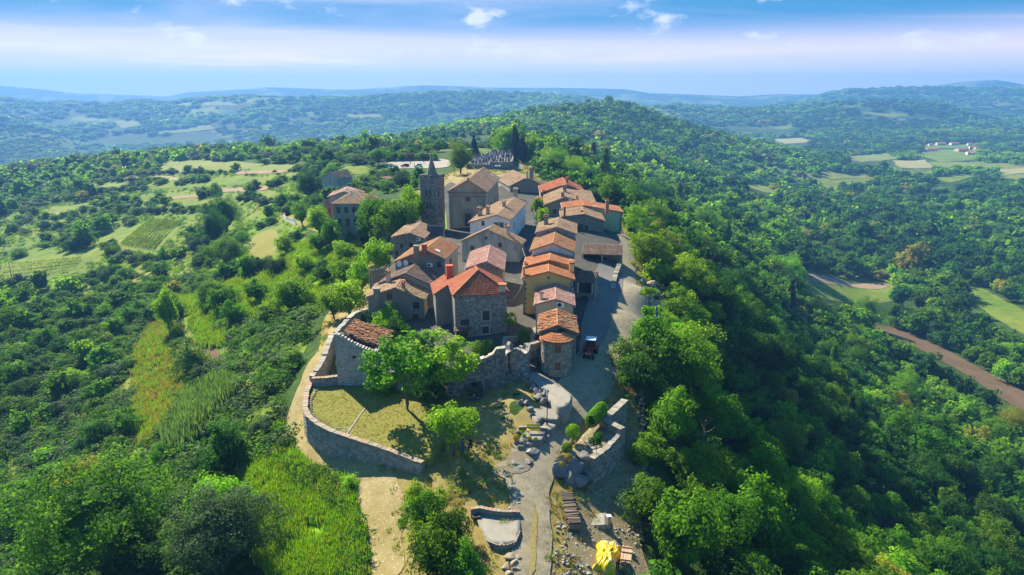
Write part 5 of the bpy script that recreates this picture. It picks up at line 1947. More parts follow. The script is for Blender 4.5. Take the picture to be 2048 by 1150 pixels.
for i in range(5):
    c = MB(); s = 1.0 + i * .55
    c.tube([O + u * .3 + w * s + Vector((0, 0, 6.2)), O + u * (W - .2) + w * (s + random.uniform(0, .5)) + Vector((0, 0, 4.9 - random.uniform(0, 1.5)))], .08, 5, random.random())
    rput(c, 'beam', 'wood_dark')

wall_strip('perimeter_wall', 'old perimeter wall climbing left of the ruin to the houses', line_px([(623, 755, -1.6), (646, 720, -.6), (663, 673, .6), (674, 661, 1.0), (706, 629, 1.4), (733, 617, 1.2)]), .6, None, 'stone_pale', 'mortar_tan', 'stone_white', ragged=.12, ruin=.1)
wall_strip('yard_wall', 'short low wall closing the yard left of the ruin', line_px([(624, 757, -1.5), (650, 756, -1.4), (678, 752, -1.4)]), .5, None, 'stone_pale', 'mortar_tan', 'coping')
# upper terrace and the broken walls that hold it
tw_ = [(q.x, q.y) for q in (P(a, b, 0) for a, b in [(765, 738), (860, 744), (930, 747), (1004, 747), (1022, 740), (1046, 735), (1072, 735), (1082, 700), (1060, 672), (1020, 680), (905, 684), (800, 690)])]
patch('upper_terrace', tw_, M['g_courtyard'], .06, 1.0, 0, zf=lambda x, y: 0, smooth=0, skirt=3.2)
wall_strip('terrace_wall', 'long retaining wall in shade between the ruin and the parked car', line_px([(757, 742, -.2), (860, 748, .2), (930, 735, 1.3)]), .6, None, 'stone_grey', 'mortar_grey', 'stone_grey', ragged=.1, ruin=.2)
wall_strip('broken_wall', 'tall broken wall behind the parked car with a jagged lit top', line_px([(928, 730, 1.6), (960, 716, 2.4), (985, 706, 3.0), (992, 697, 3.6), (1011, 697, 3.6)]), .7, -3.2, 'stone_dark', 'plaster_dark', 'stone_white', ragged=.15, ruin=.15, big=1.2)
wall_strip('buttress_wall', 'projecting wall end with white corner stones right of the parked car', line_px([(1003, 762, -1.2), (1003, 735, .6), (1004, 712, 2.0), (1016, 703, 2.6)]), .8, -3.4, 'stone_grey', 'mortar_grey', 'stone_white', ragged=.1)
wall_strip('curved_low_wall', 'low wall curving from the buttress to the stone ramp', line_px([(1002, 790 - 28, -1.0), (1022, 751, -.5), (1042, 745, -.3), (1060, 756, -.4)]), .7, -3.0, 'stone_grey', 'mortar_grey', 'stone_grey', ragged=.08)
c = P(1036, 733, .1)
n = 16
ring = [c + Vector((1.35 * math.cos(2 * math.pi * i / n + 2.2), 1.35 * math.sin(2 * math.pi * i / n + 2.2), 2.6 + .5 * math.sin(i * 1.3))) for i in range(n - 1)]
wall_strip('round_ruin', 'stump of a small round stone turret beside the gate passage', ring, .4, -.8, 'stone_grey', 'mortar_grey', 'stone_white', ragged=.1, cat='ruin')
mb = MB(); mb.tube([c + Vector((0, 0, 1.2)), c + Vector((0, 0, 2.2))], 1.15, 14); tag(mb.build('turret_floor', M['concrete']), 'pale floor inside the turret stump', 'floor')
wall_strip('gate_wall', 'low wall joining the turret stump to the round tower', line_px([(1050, 690, 2.4), (1066, 688, 2.2), (1078, 684, 2.2)]), .5, -.5, 'stone_grey', 'mortar_grey', 'coping')
wall_strip('planter_wall', 'pale stone planter edge below the palm', line_px([(1008, 690, 1.0), (1010, 676, 1.0), (1034, 674, 1.0)]), .5, -.4, 'stone_pale', 'mortar_grey', 'flagstone', cope_l=.9)
wall_strip('stair_wall', 'short wall beside the steps below the yellow house', line_px([(1062, 700, 1.0), (1066, 672, 1.1), (1070, 655, 1.2)]), .4, -.4, 'stone_pale', 'mortar_grey', 'flagstone')
st_ = thing('garden_steps', 'pale stone steps between the palm and the round tower', 'steps', P(1060, 705, 0))
for i in range(6):
    q = P(1058 - i * .5, 716 - i * 8, .1 + i * .12) - st_.location
    mb = MB(); mb.box((q.x, q.y, q.z - .2), 1.5, .5, .3, 0, random.random(), jit=.02); mb.build('step', M['flagstone'], st_)
# stone ramp beside the round tower
rp = [(q.x, q.y) for q in (P(a, b, -.6) for a, b in [(1043, 738), (1069, 740), (1101, 759), (1145, 788), (1138, 806), (1130, 813), (1115, 812), (1086, 778), (1058, 752)])]
patch('stone_ramp', rp, M['concrete'], 0, .8, 0, zf=lambda x, y: -.6 - max(0, 80 - y) * .03, smooth=0, skirt=2.2)
lp = line_px([(1058, 752, -.5), (1086, 778, -.65)])
mb = MB(); a, b = lp; d = (b - a).normalized(); nn = Vector((d.y, -d.x, 0)) * .2
mb.hexa([a - nn - Z * .3, a + nn - Z * .3, b + nn - Z * .3, b - nn - Z * .3, a - nn + Z * .12, a + nn + Z * .12, b + nn + Z * .12, b - nn + Z * .12])
tag(mb.build('ramp_kerb', M['flagstone']), 'pale kerb along the left edge of the stone ramp', 'kerb')

BOULDERS = []
for i in range(5):
    g = random.Random(40 + i)
    bm = bmesh.new(); bmesh.ops.create_icosphere(bm, subdivisions=3, radius=1)
    ax = [Vector((g.gauss(0, 1), g.gauss(0, 1), g.gauss(0, 1))).normalized() for _ in range(14)]
    cut_ = [g.uniform(.42, .85) for _ in ax]
    for v in bm.verts:
        for a, k in zip(ax, cut_):
            e = v.co.dot(a) - k
            if e > 0:
                v.co -= a * e * .9
        v.co *= 1 + .05 * math.sin(v.co.x * 9 + i) * math.sin(v.co.y * 8) + g.uniform(-.02, .02)
    me = bpy.data.meshes.new('boulder'); bm.to_mesh(me); bm.free()
    me.attributes.new('v', 'FLOAT', 'FACE').data.foreach_set('value', [.5 + g.uniform(-.1, .1) for _ in me.polygons])
    me.materials.append(M['rock'])
    BOULDERS.append(me)


def boulder(p, s, label, mat='rock', name='boulder', group=None, rz=None):
    o = link(name, BOULDERS[random.randrange(5)])
    o.location = p; o.scale = s; o.rotation_euler = (random.uniform(-.2, .2), random.uniform(-.2, .2), random.uniform(0, 6) if rz is None else rz)
    o.material_slots[0].link = 'OBJECT'; o.material_slots[0].material = M[mat]
    return tag(o, label, 'rock', group)


for i, (px, py) in enumerate([(1062, 772), (1068, 781), (1075, 788), (1083, 790), (1090, 798), (1097, 806), (1078, 800), (1088, 810), (1104, 814)]):
    q = G(px, py); boulder((q.x, q.y, q.z + .35), (random.uniform(.6, .95), random.uniform(.5, .8), random.uniform(.6, 1.1)), 'grey rock of the crag below the left edge of the stone ramp', 'rock', 'crag_rock', 'crag rocks below the ramp')
for i, (px, py) in enumerate([(1046, 800), (1052, 806), (1040, 806), (1060, 822), (1064, 832)]):
    q = G(px, py); boulder((q.x, q.y, q.z + .1), (random.uniform(.4, .8), random.uniform(.4, .6), random.uniform(.3, .6)), 'grey rock half buried on the dry grass mound', 'rock', 'mound_rock', 'rocks on the dry mound')
for px, py, s in [(1000, 800, .55), (992, 812, .45), (1012, 826, .4), (985, 826, .4), (1020, 840, .5), (1005, 858, .4)]:
    q = G(px, py); boulder((q.x, q.y, q.z), (s * 1.3, s, s * .6), 'tan limestone rock showing through the dry mound', 'rock_tan', 'mound_rock', 'tan rocks of the dry mound')


def slab_patch(name, px, z, mat, th=.9):
    w = [(q.x, q.y) for q in (P(a, b, z) for a, b in px)]
    return patch(name, w, M[mat], 0, .6, 0, zf=lambda x, y: z, smooth=0, skirt=th)


slab_patch('lamp_terrace', [(1062, 811), (1093, 806), (1125, 828), (1112, 841), (1085, 835), (1076, 846), (1064, 834)], -1.75, 'flagstone')
slab_patch('lower_terrace', [(1078, 856), (1087, 842), (1116, 846), (1104, 861)], -2.15, 'flagstone')
slab_patch('bench_terrace', [(1037, 856), (1094, 858), (1088, 872), (1085, 881), (1067, 881), (1046, 877), (1038, 866)], -2.3, 'flagstone', 1.4)
wall_strip('bench_kerb', 'low stone kerb behind the yellow bench', line_px([(1037, 855, -2.1), (1064, 854, -2.1), (1094, 857, -2.1)]), .25, -2.8, 'stone_pale', 'mortar_tan', 'flagstone', facing=False)
for px, py, s in [(1044, 890, .5), (1050, 893, .45), (1057, 893, .5), (1065, 892, .45), (1073, 891, .5), (1081, 889, .45), (1089, 884, .5), (1095, 876, .5), (1098, 864, .55), (1034, 868, .4), (1033, 887, .5), (1040, 898, .55), (1108, 850, .45), (1117, 843, .45), (1122, 834, .45)]:
    q = G(px, py); boulder((q.x, q.y, q.z + .2), (s, s * .8, s * .75), 'grey rock in the rough wall round the bench terrace', 'rock', 'terrace_rock', 'rocks round the bench terrace')
q = G(1064, 908); boulder((q.x, q.y, q.z + .25), (1.0, .55, .5), 'long pale boulder lying at the roadside below the bench', 'stone_white', rz=.6)
patch('bedrock', px_poly([(1013, 936), (1027, 908), (1048, 903), (1070, 920), (1058, 938), (1042, 950), (1024, 946)]), M['rock_tan'], .2, .4, 1.6, smooth=0)
for px, py, s in [(1025, 925, .7), (1040, 932, .6), (1052, 922, .6), (1032, 940, .5)]:
    q = G(px, py); boulder((q.x, q.y, q.z + .02), (s * 1.5, s, .3), 'flat bedrock ledge beside the road fork', 'rock', 'bedrock_ledge', 'bedrock ledges')
# crag and retaining wall right of the road
for px, py, z, s in [(1118, 942, -4.3, 1.3), (1125, 925, -3.8, 1.1), (1136, 935, -4.2, 1.5), (1150, 945, -4.7, 1.7), (1160, 925, -4.2, 1.5), (1138, 960, -5.0, 1.3), (1155, 965, -5.3, 1.5), (1172, 945, -5.0, 1.5), (1145, 912, -3.3, .8), (1170, 915, -3.6, 1.1)]:
    q = P(px, py, z + .45); boulder(q, (s * .9, s * .8, s * 1.05), 'big grey rock of the crag right of the road fork', 'rock', 'crag_rock', 'rocks of the roadside crag')
slab_patch('rock_garden_soil', [(1140, 905), (1165, 870), (1200, 836), (1244, 858), (1212, 898), (1186, 918), (1160, 915)], -2.75, 'g_earth', 3.4)
wall_strip('garden_retaining_wall', 'tall shaded retaining wall above the lower track', line_px([(1184, 918, -2.6), (1213, 897, -2.6), (1246, 858, -2.6)]), .5, -7.4, 'stone_grey', 'mortar_grey', 'flagstone')
wall_strip('roadside_wall', 'short thick wall with a sunlit top at the end of the rock garden', line_px([(1203, 836, -1.9), (1225, 848, -1.9), (1246, 859, -1.9)]), .7, -3.6, 'stone_pale', 'mortar_tan', 'flagstone', cope_l=.9)
wall_strip('lower_road_wall', 'long shaded wall running back from the roadside wall', line_px([(1212, 836, -1.9), (1232, 817, -1.8), (1250, 800, -1.8)]), .8, -4.5, 'stone_grey', 'mortar_grey', 'flagstone', cope_l=.9)
st_ = thing('rock_garden_steps', 'pale steps among the plants of the rock garden', 'steps', P(1188, 890, -2.7))
for i, (px, py) in enumerate(((1182, 880), (1187, 886), (1192, 893), (1197, 900))):
    q = P(px, py, -2.45 - i * .08) - st_.location
    mb = MB(); mb.box((q.x, q.y, q.z - .3), 1.5, .55, .3, .5, random.random(), jit=.02); mb.build('step', M['flagstone'], st_)
for i in range(46):
    f = i / 45
    q = G(1268 + 22 * math.sin(f * 2.2) + random.uniform(-8, 8), 760 + f * 240)
    s = random.uniform(.3, .75)
    boulder((q.x, q.y, q.z + .05), (s, s * .8, s * .6), 'pale stone in the rubble bank along the edge of the right wood', 'rock_tan', 'rubble_stone', 'rubble bank stones')
for px, py, s in [(1020, 1115, .7), (1028, 1128, .6), (1012, 1135, .6), (1034, 1140, .5), (1018, 1148, .55), (1036, 1118, .45)]:
    q = G(px, py); boulder((q.x, q.y, q.z + .1), (s, s * .8, s * .6), 'pale rock beside the road below the concrete pad', 'rock_tan', 'roadside_rock', 'roadside rocks below the pad')
for px, py, s in [(1030, 978, .4), (1034, 988, .35), (1038, 998, .4), (1037, 1008, .35), (1026, 1012, .3), (1020, 1017, .3), (1120, 1048, .4), (1128, 1055, .35), (1115, 1056, .3)]:
    q = G(px, py); boulder((q.x, q.y, q.z + .05), (s, s * .8, s * .6), 'small white stone on the verge near the concrete pad', 'stone_white', 'verge_stone', 'white verge stones')
q = G(580, 984); boulder((q.x, q.y, q.z + .1), (.9, .5, .35), 'flat white stone in the bright grass slope', 'stone_white')
for px, py in ((566, 1132), (575, 1140), (560, 1146)):
    q = G(px, py); boulder((q.x, q.y, q.z + .2), (.6, .4, .4), 'white block in the heap at the bottom of the grass slope', 'stone_white', 'rubble_block', 'white blocks at the bottom edge')
patch('muddy_hollow', px_poly([(485, 972), (500, 962), (528, 968), (525, 984), (498, 994)]), M['g_asphalt'], .2, .8, .4)
for px, py, w_, lab in ((1303, 575, 27, 'large pale boulder standing at the back of the square'), (1330, 598, 24, 'grey boulder behind the twisted tree')):
    q = G(px, py); r_ = w_ / 2 * (q - cam.location).length / FOC
    boulder((q.x, q.y, q.z + r_ * .4), (r_, r_ * .9, r_ * 1.0), lab, 'rock_tan')

# ------------------------------------------------------------------ concrete pad, slab, wood pile, tarpaulin, planks
PADZ = -4.7
pad = [(946, 1027), (960, 1022), (1000, 1027), (1040, 1026), (1041, 1060), (1031, 1084), (1012, 1089), (995, 1089), (975, 1081), (962, 1052)]
pw = [P(a, b, PADZ) for a, b in pad]
patch('concrete_pad', [(q.x, q.y) for q in pw], M['concrete'], 0, .7, 0, zf=lambda x, y: PADZ, smooth=0, skirt=2.6)
wall_strip('pad_back_wall', 'low wall with a red brick edge behind the concrete pad', line_px([(941, 1018, -4.1), (960, 1015, -4.1), (985, 1020, -4.15), (1010, 1023, -4.2), (1040, 1023, -4.3)]), .3, -6, 'stone_pale', 'mortar_tan', 'coping', cope_l=.4, cope_h=.08)
t = thing('brick_edging', 'curved red brick edging round the front of the concrete pad', 'edging', P(1000, 1089, PADZ))
pp = [P(a, b, PADZ) for a, b in [(1040, 1062), (1031, 1084), (1012, 1090), (995, 1090), (975, 1082), (962, 1053)]]
for a, b in zip(pp[:-1], pp[1:]):
    k = max(1, int((b - a).length / .27))
    for i in range(k):
        p = a + (b - a) * ((i + .5) / k) - t.location; d = (b - a)
        mb = MB(); mb.box((p.x, p.y, -.08), .24, .12, .12, math.atan2(d.y, d.x), random.random(), jit=.008); mb.build('brick', M['coping'], t)
q = P(953, 1043, -5.2); mb = MB(); mb.box(q, .7, .6, .7, .2, .5, jit=.04); tag(mb.build('dark_crate', M['wood_dark']), 'dark square box left of the concrete pad', 'box')
# utility slab
q0 = [P(a, b, -6.1) for a, b in [(1176, 1028), (1213, 1026), (1212, 1050), (1172, 1050)]]
patch('concrete_slab', [(q.x, q.y) for q in q0], M['concrete'], 0, .6, 0, zf=lambda x, y: -6.1, smooth=0, skirt=.6)
q = P(1177, 1031, -6.07); mb = MB(); mb.box(q, .75, .7, .06, .05, .5)
h_ = tag(mb.build('inspection_hatch', M['iron_rust']), 'rusty square hatch at the corner of the small concrete slab', 'hatch')
q = P(1217, 1050, -6.2)
t = thing('meter_cabinet', 'narrow pale meter cabinet standing beside the concrete slab', 'cabinet', q, .1)
mb = MB(); mb.box((0, 0, -.3), .35, .3, 1.3, 0, .5); mb.build('cabinet_body', M['concrete'], t)
mb = MB(); mb.box((0, 0, 1.0), .45, .4, .08, 0, .5); mb.build('cabinet_lid', M['white_paint'], t)
mb = MB(); mb.box((0, -.16, .2), .26, .03, .6, 0, .5); mb.build('cabinet_door', M['metal_grey'], t)
# log pile
q = P(1140, 1030, -5.7)
t = thing('log_pile', 'long stack of split logs beside the road below the crag', 'wood pile', q, R(4))
for k in range(130):
    lay = k % 5
    y = -2.7 + (k // 5) * .215 + random.uniform(-.05, .05) + (lay % 2) * .1
    if random.random() < .06:
        continue
    L = random.uniform(1.05, 1.35)
    rr = random.uniform(.075, .115)
    mb = MB()
    x = random.uniform(-.08, .08); z = .1 + lay * .19 + random.uniform(-.02, .02); s = random.uniform(-.08, .08)
    mb.tube([(x - L / 2, y - s, z), (x + L / 2, y + s, z + random.uniform(-.03, .03))], rr, 7, random.random())
    for i in range(len(mb.f)):
        mb.m[i] = 1 if len(mb.f[i]) == 7 else 0
    mb.build('log', [M['log_bark'], M['log_cut']], t)
# tarpaulin over a stack
q = P(1214, 1118, -6.9)
t = thing('tarpaulin', 'bright yellow crumpled tarpaulin over a stack at the bottom edge', 'tarpaulin', q, R(-16))
nx, ny = 34, 60
verts, faces = [], []
for j in range(ny + 1):
    for i in range(nx + 1):
        s, r_ = i / nx * 2 - 1, j / ny * 2 - 1
        e = max(0, 1 - abs(s) ** 3.2) ** .6 * max(0, 1 - abs(r_) ** 5) ** .6
        f = .10 * math.sin(7 * r_ + 3.1 * s + 2 * math.sin(3 * s)) + .07 * math.sin(13 * s - 5 * r_) + .05 * math.sin(21 * r_ + 9 * s)
        f += .09 * abs(math.sin(5.0 * (r_ * .8 + s * .9))) + .05 * math.sin(31 * s + 4 * r_)
        f *= .55
        z = .95 * e * (1 + .25 * (r_ > .5) * -(r_ - .5)) + f * (.35 + e) * .9
        verts.append((s * 1.0 * (1.05 + .18 * math.sin(4 * r_)) + .1 * math.sin(9 * r_), r_ * 2.1 * (1 + .05 * math.sin(6 * s)), max(z, .02 + .02 * random.random())))
for j in range(ny):
    for i in range(nx):
        a = j * (nx + 1) + i
        faces.append((a, a + 1, a + nx + 2, a + nx + 1))
me = bpy.data.meshes.new('tarpaulin_sheet'); me.from_pydata(verts, [], faces); me.materials.append(M['tarp'])
me.attributes.new('v', 'FLOAT', 'FACE')
me.polygons.foreach_set('use_smooth', [True] * len(faces)); me.update()
link('sheet', me, t)
for y in (-1.1, .3):
    mb = MB(); mb.tube([(-1.05, y, .3), (-.7, y + .1, .95), (0, y + .3, 1.15), (.7, y + .5, .95), (1.0, y + .55, .3)], .03, 5); mb.build('strap', M['bench_yellow'], t)
q = P(1252, 1126, -6.9)
t = thing('plank_stack', 'stack of sawn planks beside the yellow tarpaulin', 'planks', q, R(-14))
for lay in range(6):
    for i in range(7):
        mb = MB(); mb.box((-.42 + i * .14 + random.uniform(-.01, .01), random.uniform(-.12, .12), lay * .17), .115, 2.3 + random.uniform(-.15, .1), .13, random.uniform(-.012, .012), random.random())
        mb.build('plank', M['plank'], t)
for y in (-.9, .2, .9):
    mb = MB(); mb.box((0, y, 1.02), 1.0, .1, .08, 0, .5); mb.build('batten', M['plank'], t)

# ------------------------------------------------------------------ lamps, bench, topiary, palm
def lamp(px, py, z, h, label):
    q = P(px, py, z)
    t = thing('street_lamp', label, 'lamp', q)
    mb = MB(); mb.tube([(0, 0, -.2), (0, 0, .35)], .11, 8); mb.tube([(0, 0, .3), (0, 0, h - .45)], [.06, .045], 8); mb.build('post', M['metal_dark'], t)
    mb = MB(); mb.tube([(0, 0, h - .45), (0, 0, h - .1)], [.1, .19], 6); mb.build('lantern', M['white_paint'], t)
    mb = MB(); mb.tube([(0, 0, h - .1), (0, 0, h + .1)], [.24, .05], 6); mb.build('lantern_cap', M['paint_teal'], t)
    return t


lamp(1094, 846, -1.95, 4.1, 'tall dark street lamp on the flagged terrace above the bench')
lamp(1283, 583, .15, 2.3, 'short street lamp in front of the pale boulder')
lamp(1271, 684, -.3, 1.9, 'short street lamp at the near edge of the square')
q = P(1067, 866, -2.3)
t = thing('park_bench', 'yellow slatted bench on the small flagged terrace', 'bench', q)
for i in range(4):
    mb = MB(); mb.box((0, -.18 + i * .12, .44), 1.5, .1, .04, 0, .5); mb.build('seat_slat', M['bench_yellow'], t)
for i in range(3):
    mb = MB(); mb.box((0, .27 + i * .03, .55 + i * .15), 1.5, .035, .12, 0, .5); mb.build('back_slat', M['bench_yellow'], t)
for x in (-.62, .62):
    mb = MB(); mb.tube([(x, -.2, 0), (x, -.2, .44), (x, .22, .44), (x, .36, .98)], .03, 6); mb.tube([(x, .22, .44), (x, .28, 0)], .03, 6); mb.build('leg', M['metal_dark'], t)


def ball_plant(px, py, z, dia, leaf, label, stem=0.0, name='topiary_ball', group=None):
    q = P(px, py, z)
    t = thing(name, label, 'topiary', q)
    me = BALL
    c = link('foliage', me, t); c.scale = (dia / 2,) * 3; c.location = (0, 0, stem + dia * .42)
    c.material_slots[0].link = 'OBJECT'; c.material_slots[0].material = M[leaf]
    if stem:
        mb = MB(); mb.tube([(0, 0, -.1), (.02, 0, stem + dia * .3)], [.06, .045], 6); mb.build('stem', M['bark'], t)
    return t


def clipped_data(name, n, ls, f):
    """clipped plant: small leaves lying close on a smooth form"""
    verts, faces, vals = [], [], []
    for _ in range(n):
        p, nn = f()
        nn = (nn + Vector((random.gauss(0, .4), random.gauss(0, .4), random.gauss(0, .4)))).normalized()
        a = nn.cross(Vector((random.random(), random.random(), random.random()))).normalized(); b = nn.cross(a)
        p = p * random.uniform(.93, 1.05); s = ls * random.uniform(.6, 1.2)
        k = len(verts)
        verts += [tuple(p - a * s), tuple(p - b * s * .7), tuple(p + a * s), tuple(p + b * s * .7)]
        faces.append((k, k + 1, k + 2, k + 3)); vals.append(min(.84, max(0, random.gauss(.5, .22))))
    me = bpy.data.meshes.new(name); me.from_pydata(verts, [], faces)
    me.attributes.new('v', 'FLOAT', 'FACE').data.foreach_set('value', vals)
    me.materials.append(M['leaf_topiary']); me.update()
    return me


def on_ball():
    d = Vector((random.gauss(0, 1), random.gauss(0, 1), random.gauss(0, 1))).normalized()
    return d, d


BALL = clipped_data('ball', 2600, .085, on_ball)
ball_plant(1145, 884, -2.7, 1.55, 'leaf_topiary', 'large bright clipped ball tree at the roadside', .7)
ball_plant(1134, 908, -2.9, 1.15, 'leaf_green', 'dark green clipped ball on the roadside crag', .25)
for px, py, d_, lf, lab in ((1042, 862, .45, 'leaf_green', 'small clipped ball nearest the kerb left of the bench'), (1043.5, 868, .45, 'leaf_topiary', 'second clipped ball from the kerb left of the bench'), (1048, 874, .48, 'leaf_topiary', 'clipped ball at the left corner of the bench terrace'),
                            (1059, 879, .45, 'leaf_gold', 'golden clipped ball at the front of the bench terrace'), (1071, 881, .45, 'leaf_topiary', 'green clipped ball at the front of the bench terrace'), (1033, 880, .75, 'leaf_gold', 'golden bush at the left foot of the bench terrace'),
                            (1121, 917, .55, 'leaf_gold', 'orange yellow ball on the left lip of the crag'), (1137, 921, .85, 'leaf_gold', 'orange yellow bush behind the crag balls'), (1124, 932, .55, 'leaf_gold', 'lowest golden ball on the crag'), (1146, 889, .45, 'leaf_gold', 'golden cushion under the bright ball tree')):
    ball_plant(px, py, -2.35 if px < 1100 else -2.9, d_, lf, lab, name='clipped_bush')
a, b = P(1180, 860, -2.3), P(1205, 826, -1.9)
hd = (b - a); hl = math.hypot(hd.x, hd.y)


def on_capsule():
    x = random.uniform(-hl / 2, hl / 2); th = random.uniform(0, 2 * math.pi)
    e = (1 - (abs(x) / (hl / 2 + .3)) ** 6) ** .5
    d = Vector((0, math.cos(th), math.sin(th)))
    return Vector((x * 1.0, d.y * .75 * e, .85 + d.z * .95 * e)), Vector((x / hl * .8, d.y, d.z)).normalized()


t = thing('clipped_hedge', 'bright green sausage shaped clipped hedge beside the road', 'hedge', (a + b) / 2, math.atan2(hd.y, hd.x))
me = clipped_data('hedge', 6500, .09, on_capsule); link('foliage', me, t)
mb = MB(); mb.ball((0, 0, .85), hl / 2 * .95, .66, .85, 12, 6, .1); mb.build('inner_branches', M['leaf_dark'], t)
q = P(1051, 688, .2)
t = thing('box_hedge', 'square clipped green hedge beside the garden steps', 'hedge', q)
me = clipped_data('hedge', 1800, .08, lambda: (lambda d: (Vector((max(-.62, min(.62, d.x)), max(-.62, min(.62, d.y)), .75 + max(-.75, min(.75, d.z * 1.2)))), d))(on_ball()[0])); link('foliage', me, t)
at_px(1192, 910, 32, 48, 'leaf_dark', 'small standard tree in the rock garden', 'garden_tree', 'tree', 'open', z=-2.7)
# palm
q = P(1021, 672, .3)
t = thing('palm_tree', 'small fan palm with a thin trunk right of the big stone house', 'palm', q)
mb = MB(); mb.tube([(0, 0, -.3), (.04, 0, 1.2), (0, 0, 2.7)], [.15, .13, .14], 8); mb.build('trunk', M['bark'], t)
for k in range(30):
    az_, el = k * 2.4, R(-40 + (k % 6) * 22)
    d = Vector((math.cos(az_) * math.cos(el), math.sin(az_) * math.cos(el), math.sin(el))); s_ = Vector((-math.sin(az_), math.cos(az_), 0))
    mb = MB()
    o = Vector((0, 0, 2.65)); tipb = o + d * .6
    mb.tube([o, tipb], .018, 4)
    for j in range(9):
        an = R(-70 + j * 17.5)
        e = (d * math.cos(an) + s_ * math.sin(an)); L = .62 * (1 - .25 * abs(j - 4) / 4)
        pz = tipb + e * L - Vector((0, 0, .12)); mdl = tipb + e * L * .55; wv = e.cross(Vector((0, 0, 1))).normalized() * .055
        mb.quad(tipb, mdl - wv, pz, mdl + wv, random.uniform(.2, .8))
    mb.build('frond', M['leaf_bright'], t)

# twisted pine-like tree with its planted bed
q = P(1300, 626, .1)
t = thing('twisted_tree', 'twisted tree with a flat crown leaning over the planted bed', 'tree', q)
mb = MB()
mb.tube([(0, 0, -.2), (-.1, 0, .6), (.1, .1, 1.1), (-.35, .1, 1.8), (-.2, .2, 2.5), (-.6, .2, 3.1)], [.3, .25, .22, .2, .15, .08], 8)
mb.tube([(-.3, .1, 1.6), (.3, .2, 2.0), (.9, .2, 2.3)], [.15, .12, .07], 7)
mb.build('trunk', M['bark'], t)
for x, z, rx, rz_, lf in ((-.95, 3.2, 1.1, .75, 'leaf_bright'), (.25, 3.5, 1.05, .7, 'leaf_bright'), (-.3, 3.8, .9, .6, 'leaf_bright'), (1.0, 2.45, .62, .6, 'leaf_dark')):
    c = link('crown', NEARB[1], t); c.location = (x, .2, z - rz_ * .5); c.scale = (rx, rx, rz_ * 1.5)
    c.material_slots[0].link = 'OBJECT'; c.material_slots[0].material = M[lf]
q = P(1306, 634, .15)
t = thing('planted_bed', 'oval planted bed with a blue post under the twisted tree', 'flower bed', q)
mb = MB()
for k in range(16):
    a_ = k * math.pi / 8; mb.ball((1.3 * math.cos(a_), 1.0 * math.sin(a_), .08), .22, .18, .16, 6, 4, random.random(), jit=.2)
mb.build('stone_edge', M['rock'], t, 'stuff')
mb = MB(); mb.box((.55, .1, 0), .22, .22, 1.7, .2, .5); mb.build('blue_post', M['bin_blue'], t)
for x, y, s in ((.1, -.3, .22), (.4, -.5, .16), (-.1, -.6, .18), (.75, -.35, .15)):
    mb = MB(); mb.ball((x, y, s * .6), s, s, s, 8, 5, .5, jit=.2); mb.build('white_stone', M['stone_white'], t)
for x, y, sx, h_ in ((-.75, -.1, .42, 1.3), (-.3, .2, .4, .8), (.9, .4, .4, .7)):
    c = link('plant', NEARB[2], t); c.location = (x, y, 0); c.scale = (sx, sx, h_); c.material_slots[0].link = 'OBJECT'; c.material_slots[0].material = M['leaf_dark']
wall_strip('yard_divider', 'broken low wall with sunlit top between the shed yard and the lane', line_px([(1226, 578, .6), (1229, 556, .9), (1234, 540, 1.0), (1241, 524, 1.1)]), .8, None, 'stone_grey', 'mortar_grey', 'stone_dark', cope_l=.7, ruin=.2, ragged=.15)

# ------------------------------------------------------------------ tractor, cars, people
def wheel(t, x, y, r_, wd, name='wheel'):
    mb = MB(); n = 18
    prof = [(-wd / 2, r_ * .55), (-wd / 2, r_ * .92), (-wd * .32, r_), (wd * .32, r_), (wd / 2, r_ * .92), (wd / 2, r_ * .55)]
    for i in range(n):
        a1, a2 = 2 * math.pi * i / n, 2 * math.pi * (i + 1) / n
        for (x0, r0), (x1, r1) in zip(prof[:-1], prof[1:]):
            f = lambda xx, rr, a: (x + xx, y + rr * math.cos(a), r_ + rr * math.sin(a))
            mb.quad(f(x0, r0, a1), f(x1, r1, a1), f(x1, r1, a2), f(x0, r0, a2))
    o = mb.build(name, M['rubber'], t)
    mb = MB(); mb.tube([(x - wd * .4, y, r_), (x + wd * .4, y, r_)], r_ * .56, 14); mb.build('rim', M['metal_grey'], o)
    return o


q = P(1180, 712, -.75)
t = thing('tractor', 'dark red tractor with a white cab roof parked beside the round tower', 'tractor', q, R(-14))
mb = MB(); mb.hexa([(-.33, -1.9, .7), (.33, -1.9, .7), (.36, -.1, .7), (-.36, -.1, .7), (-.28, -1.85, 1.35), (.28, -1.85, 1.35), (.33, -.1, 1.5), (-.33, -.1, 1.5)]); mb.build('hood', M['paint_red'], t)
mb = MB(); mb.box((0, -.6, .45), .5, 2.6, .35, 0, .5); mb.box((0, .6, .6), .9, 1.3, .5, 0, .5); mb.build('chassis', M['metal_dark'], t)
mb = MB()
for x in (-.62, .62):
    for y in (-.05, 1.15):
        mb.tube([(x, y, .9), (x * .92, y, 2.35)], .045, 6)
mb.build('cab_frame', M['metal_dark'], t)
mb = MB(); mb.box((0, .55, 2.35), 1.4, 1.5, .12, 0, .5, jit=.01); mb.build('cab_roof', M['white_paint'], t)
mb = MB(); mb.hexa([(-.58, -.06, 1.45), (.58, -.06, 1.45), (.58, -.03, 1.45), (-.58, -.03, 1.45), (-.54, -.06, 2.32), (.54, -.06, 2.32), (.54, -.03, 2.32), (-.54, -.03, 2.32)]); mb.build('windscreen', M['glass_dark'], t)
mb = MB(); mb.box((0, .65, 1.1), .5, .5, .15, 0, .5); mb.box((0, .88, 1.2), .5, .1, .45, 0, .5); mb.build('seat', M['paint_black'], t)
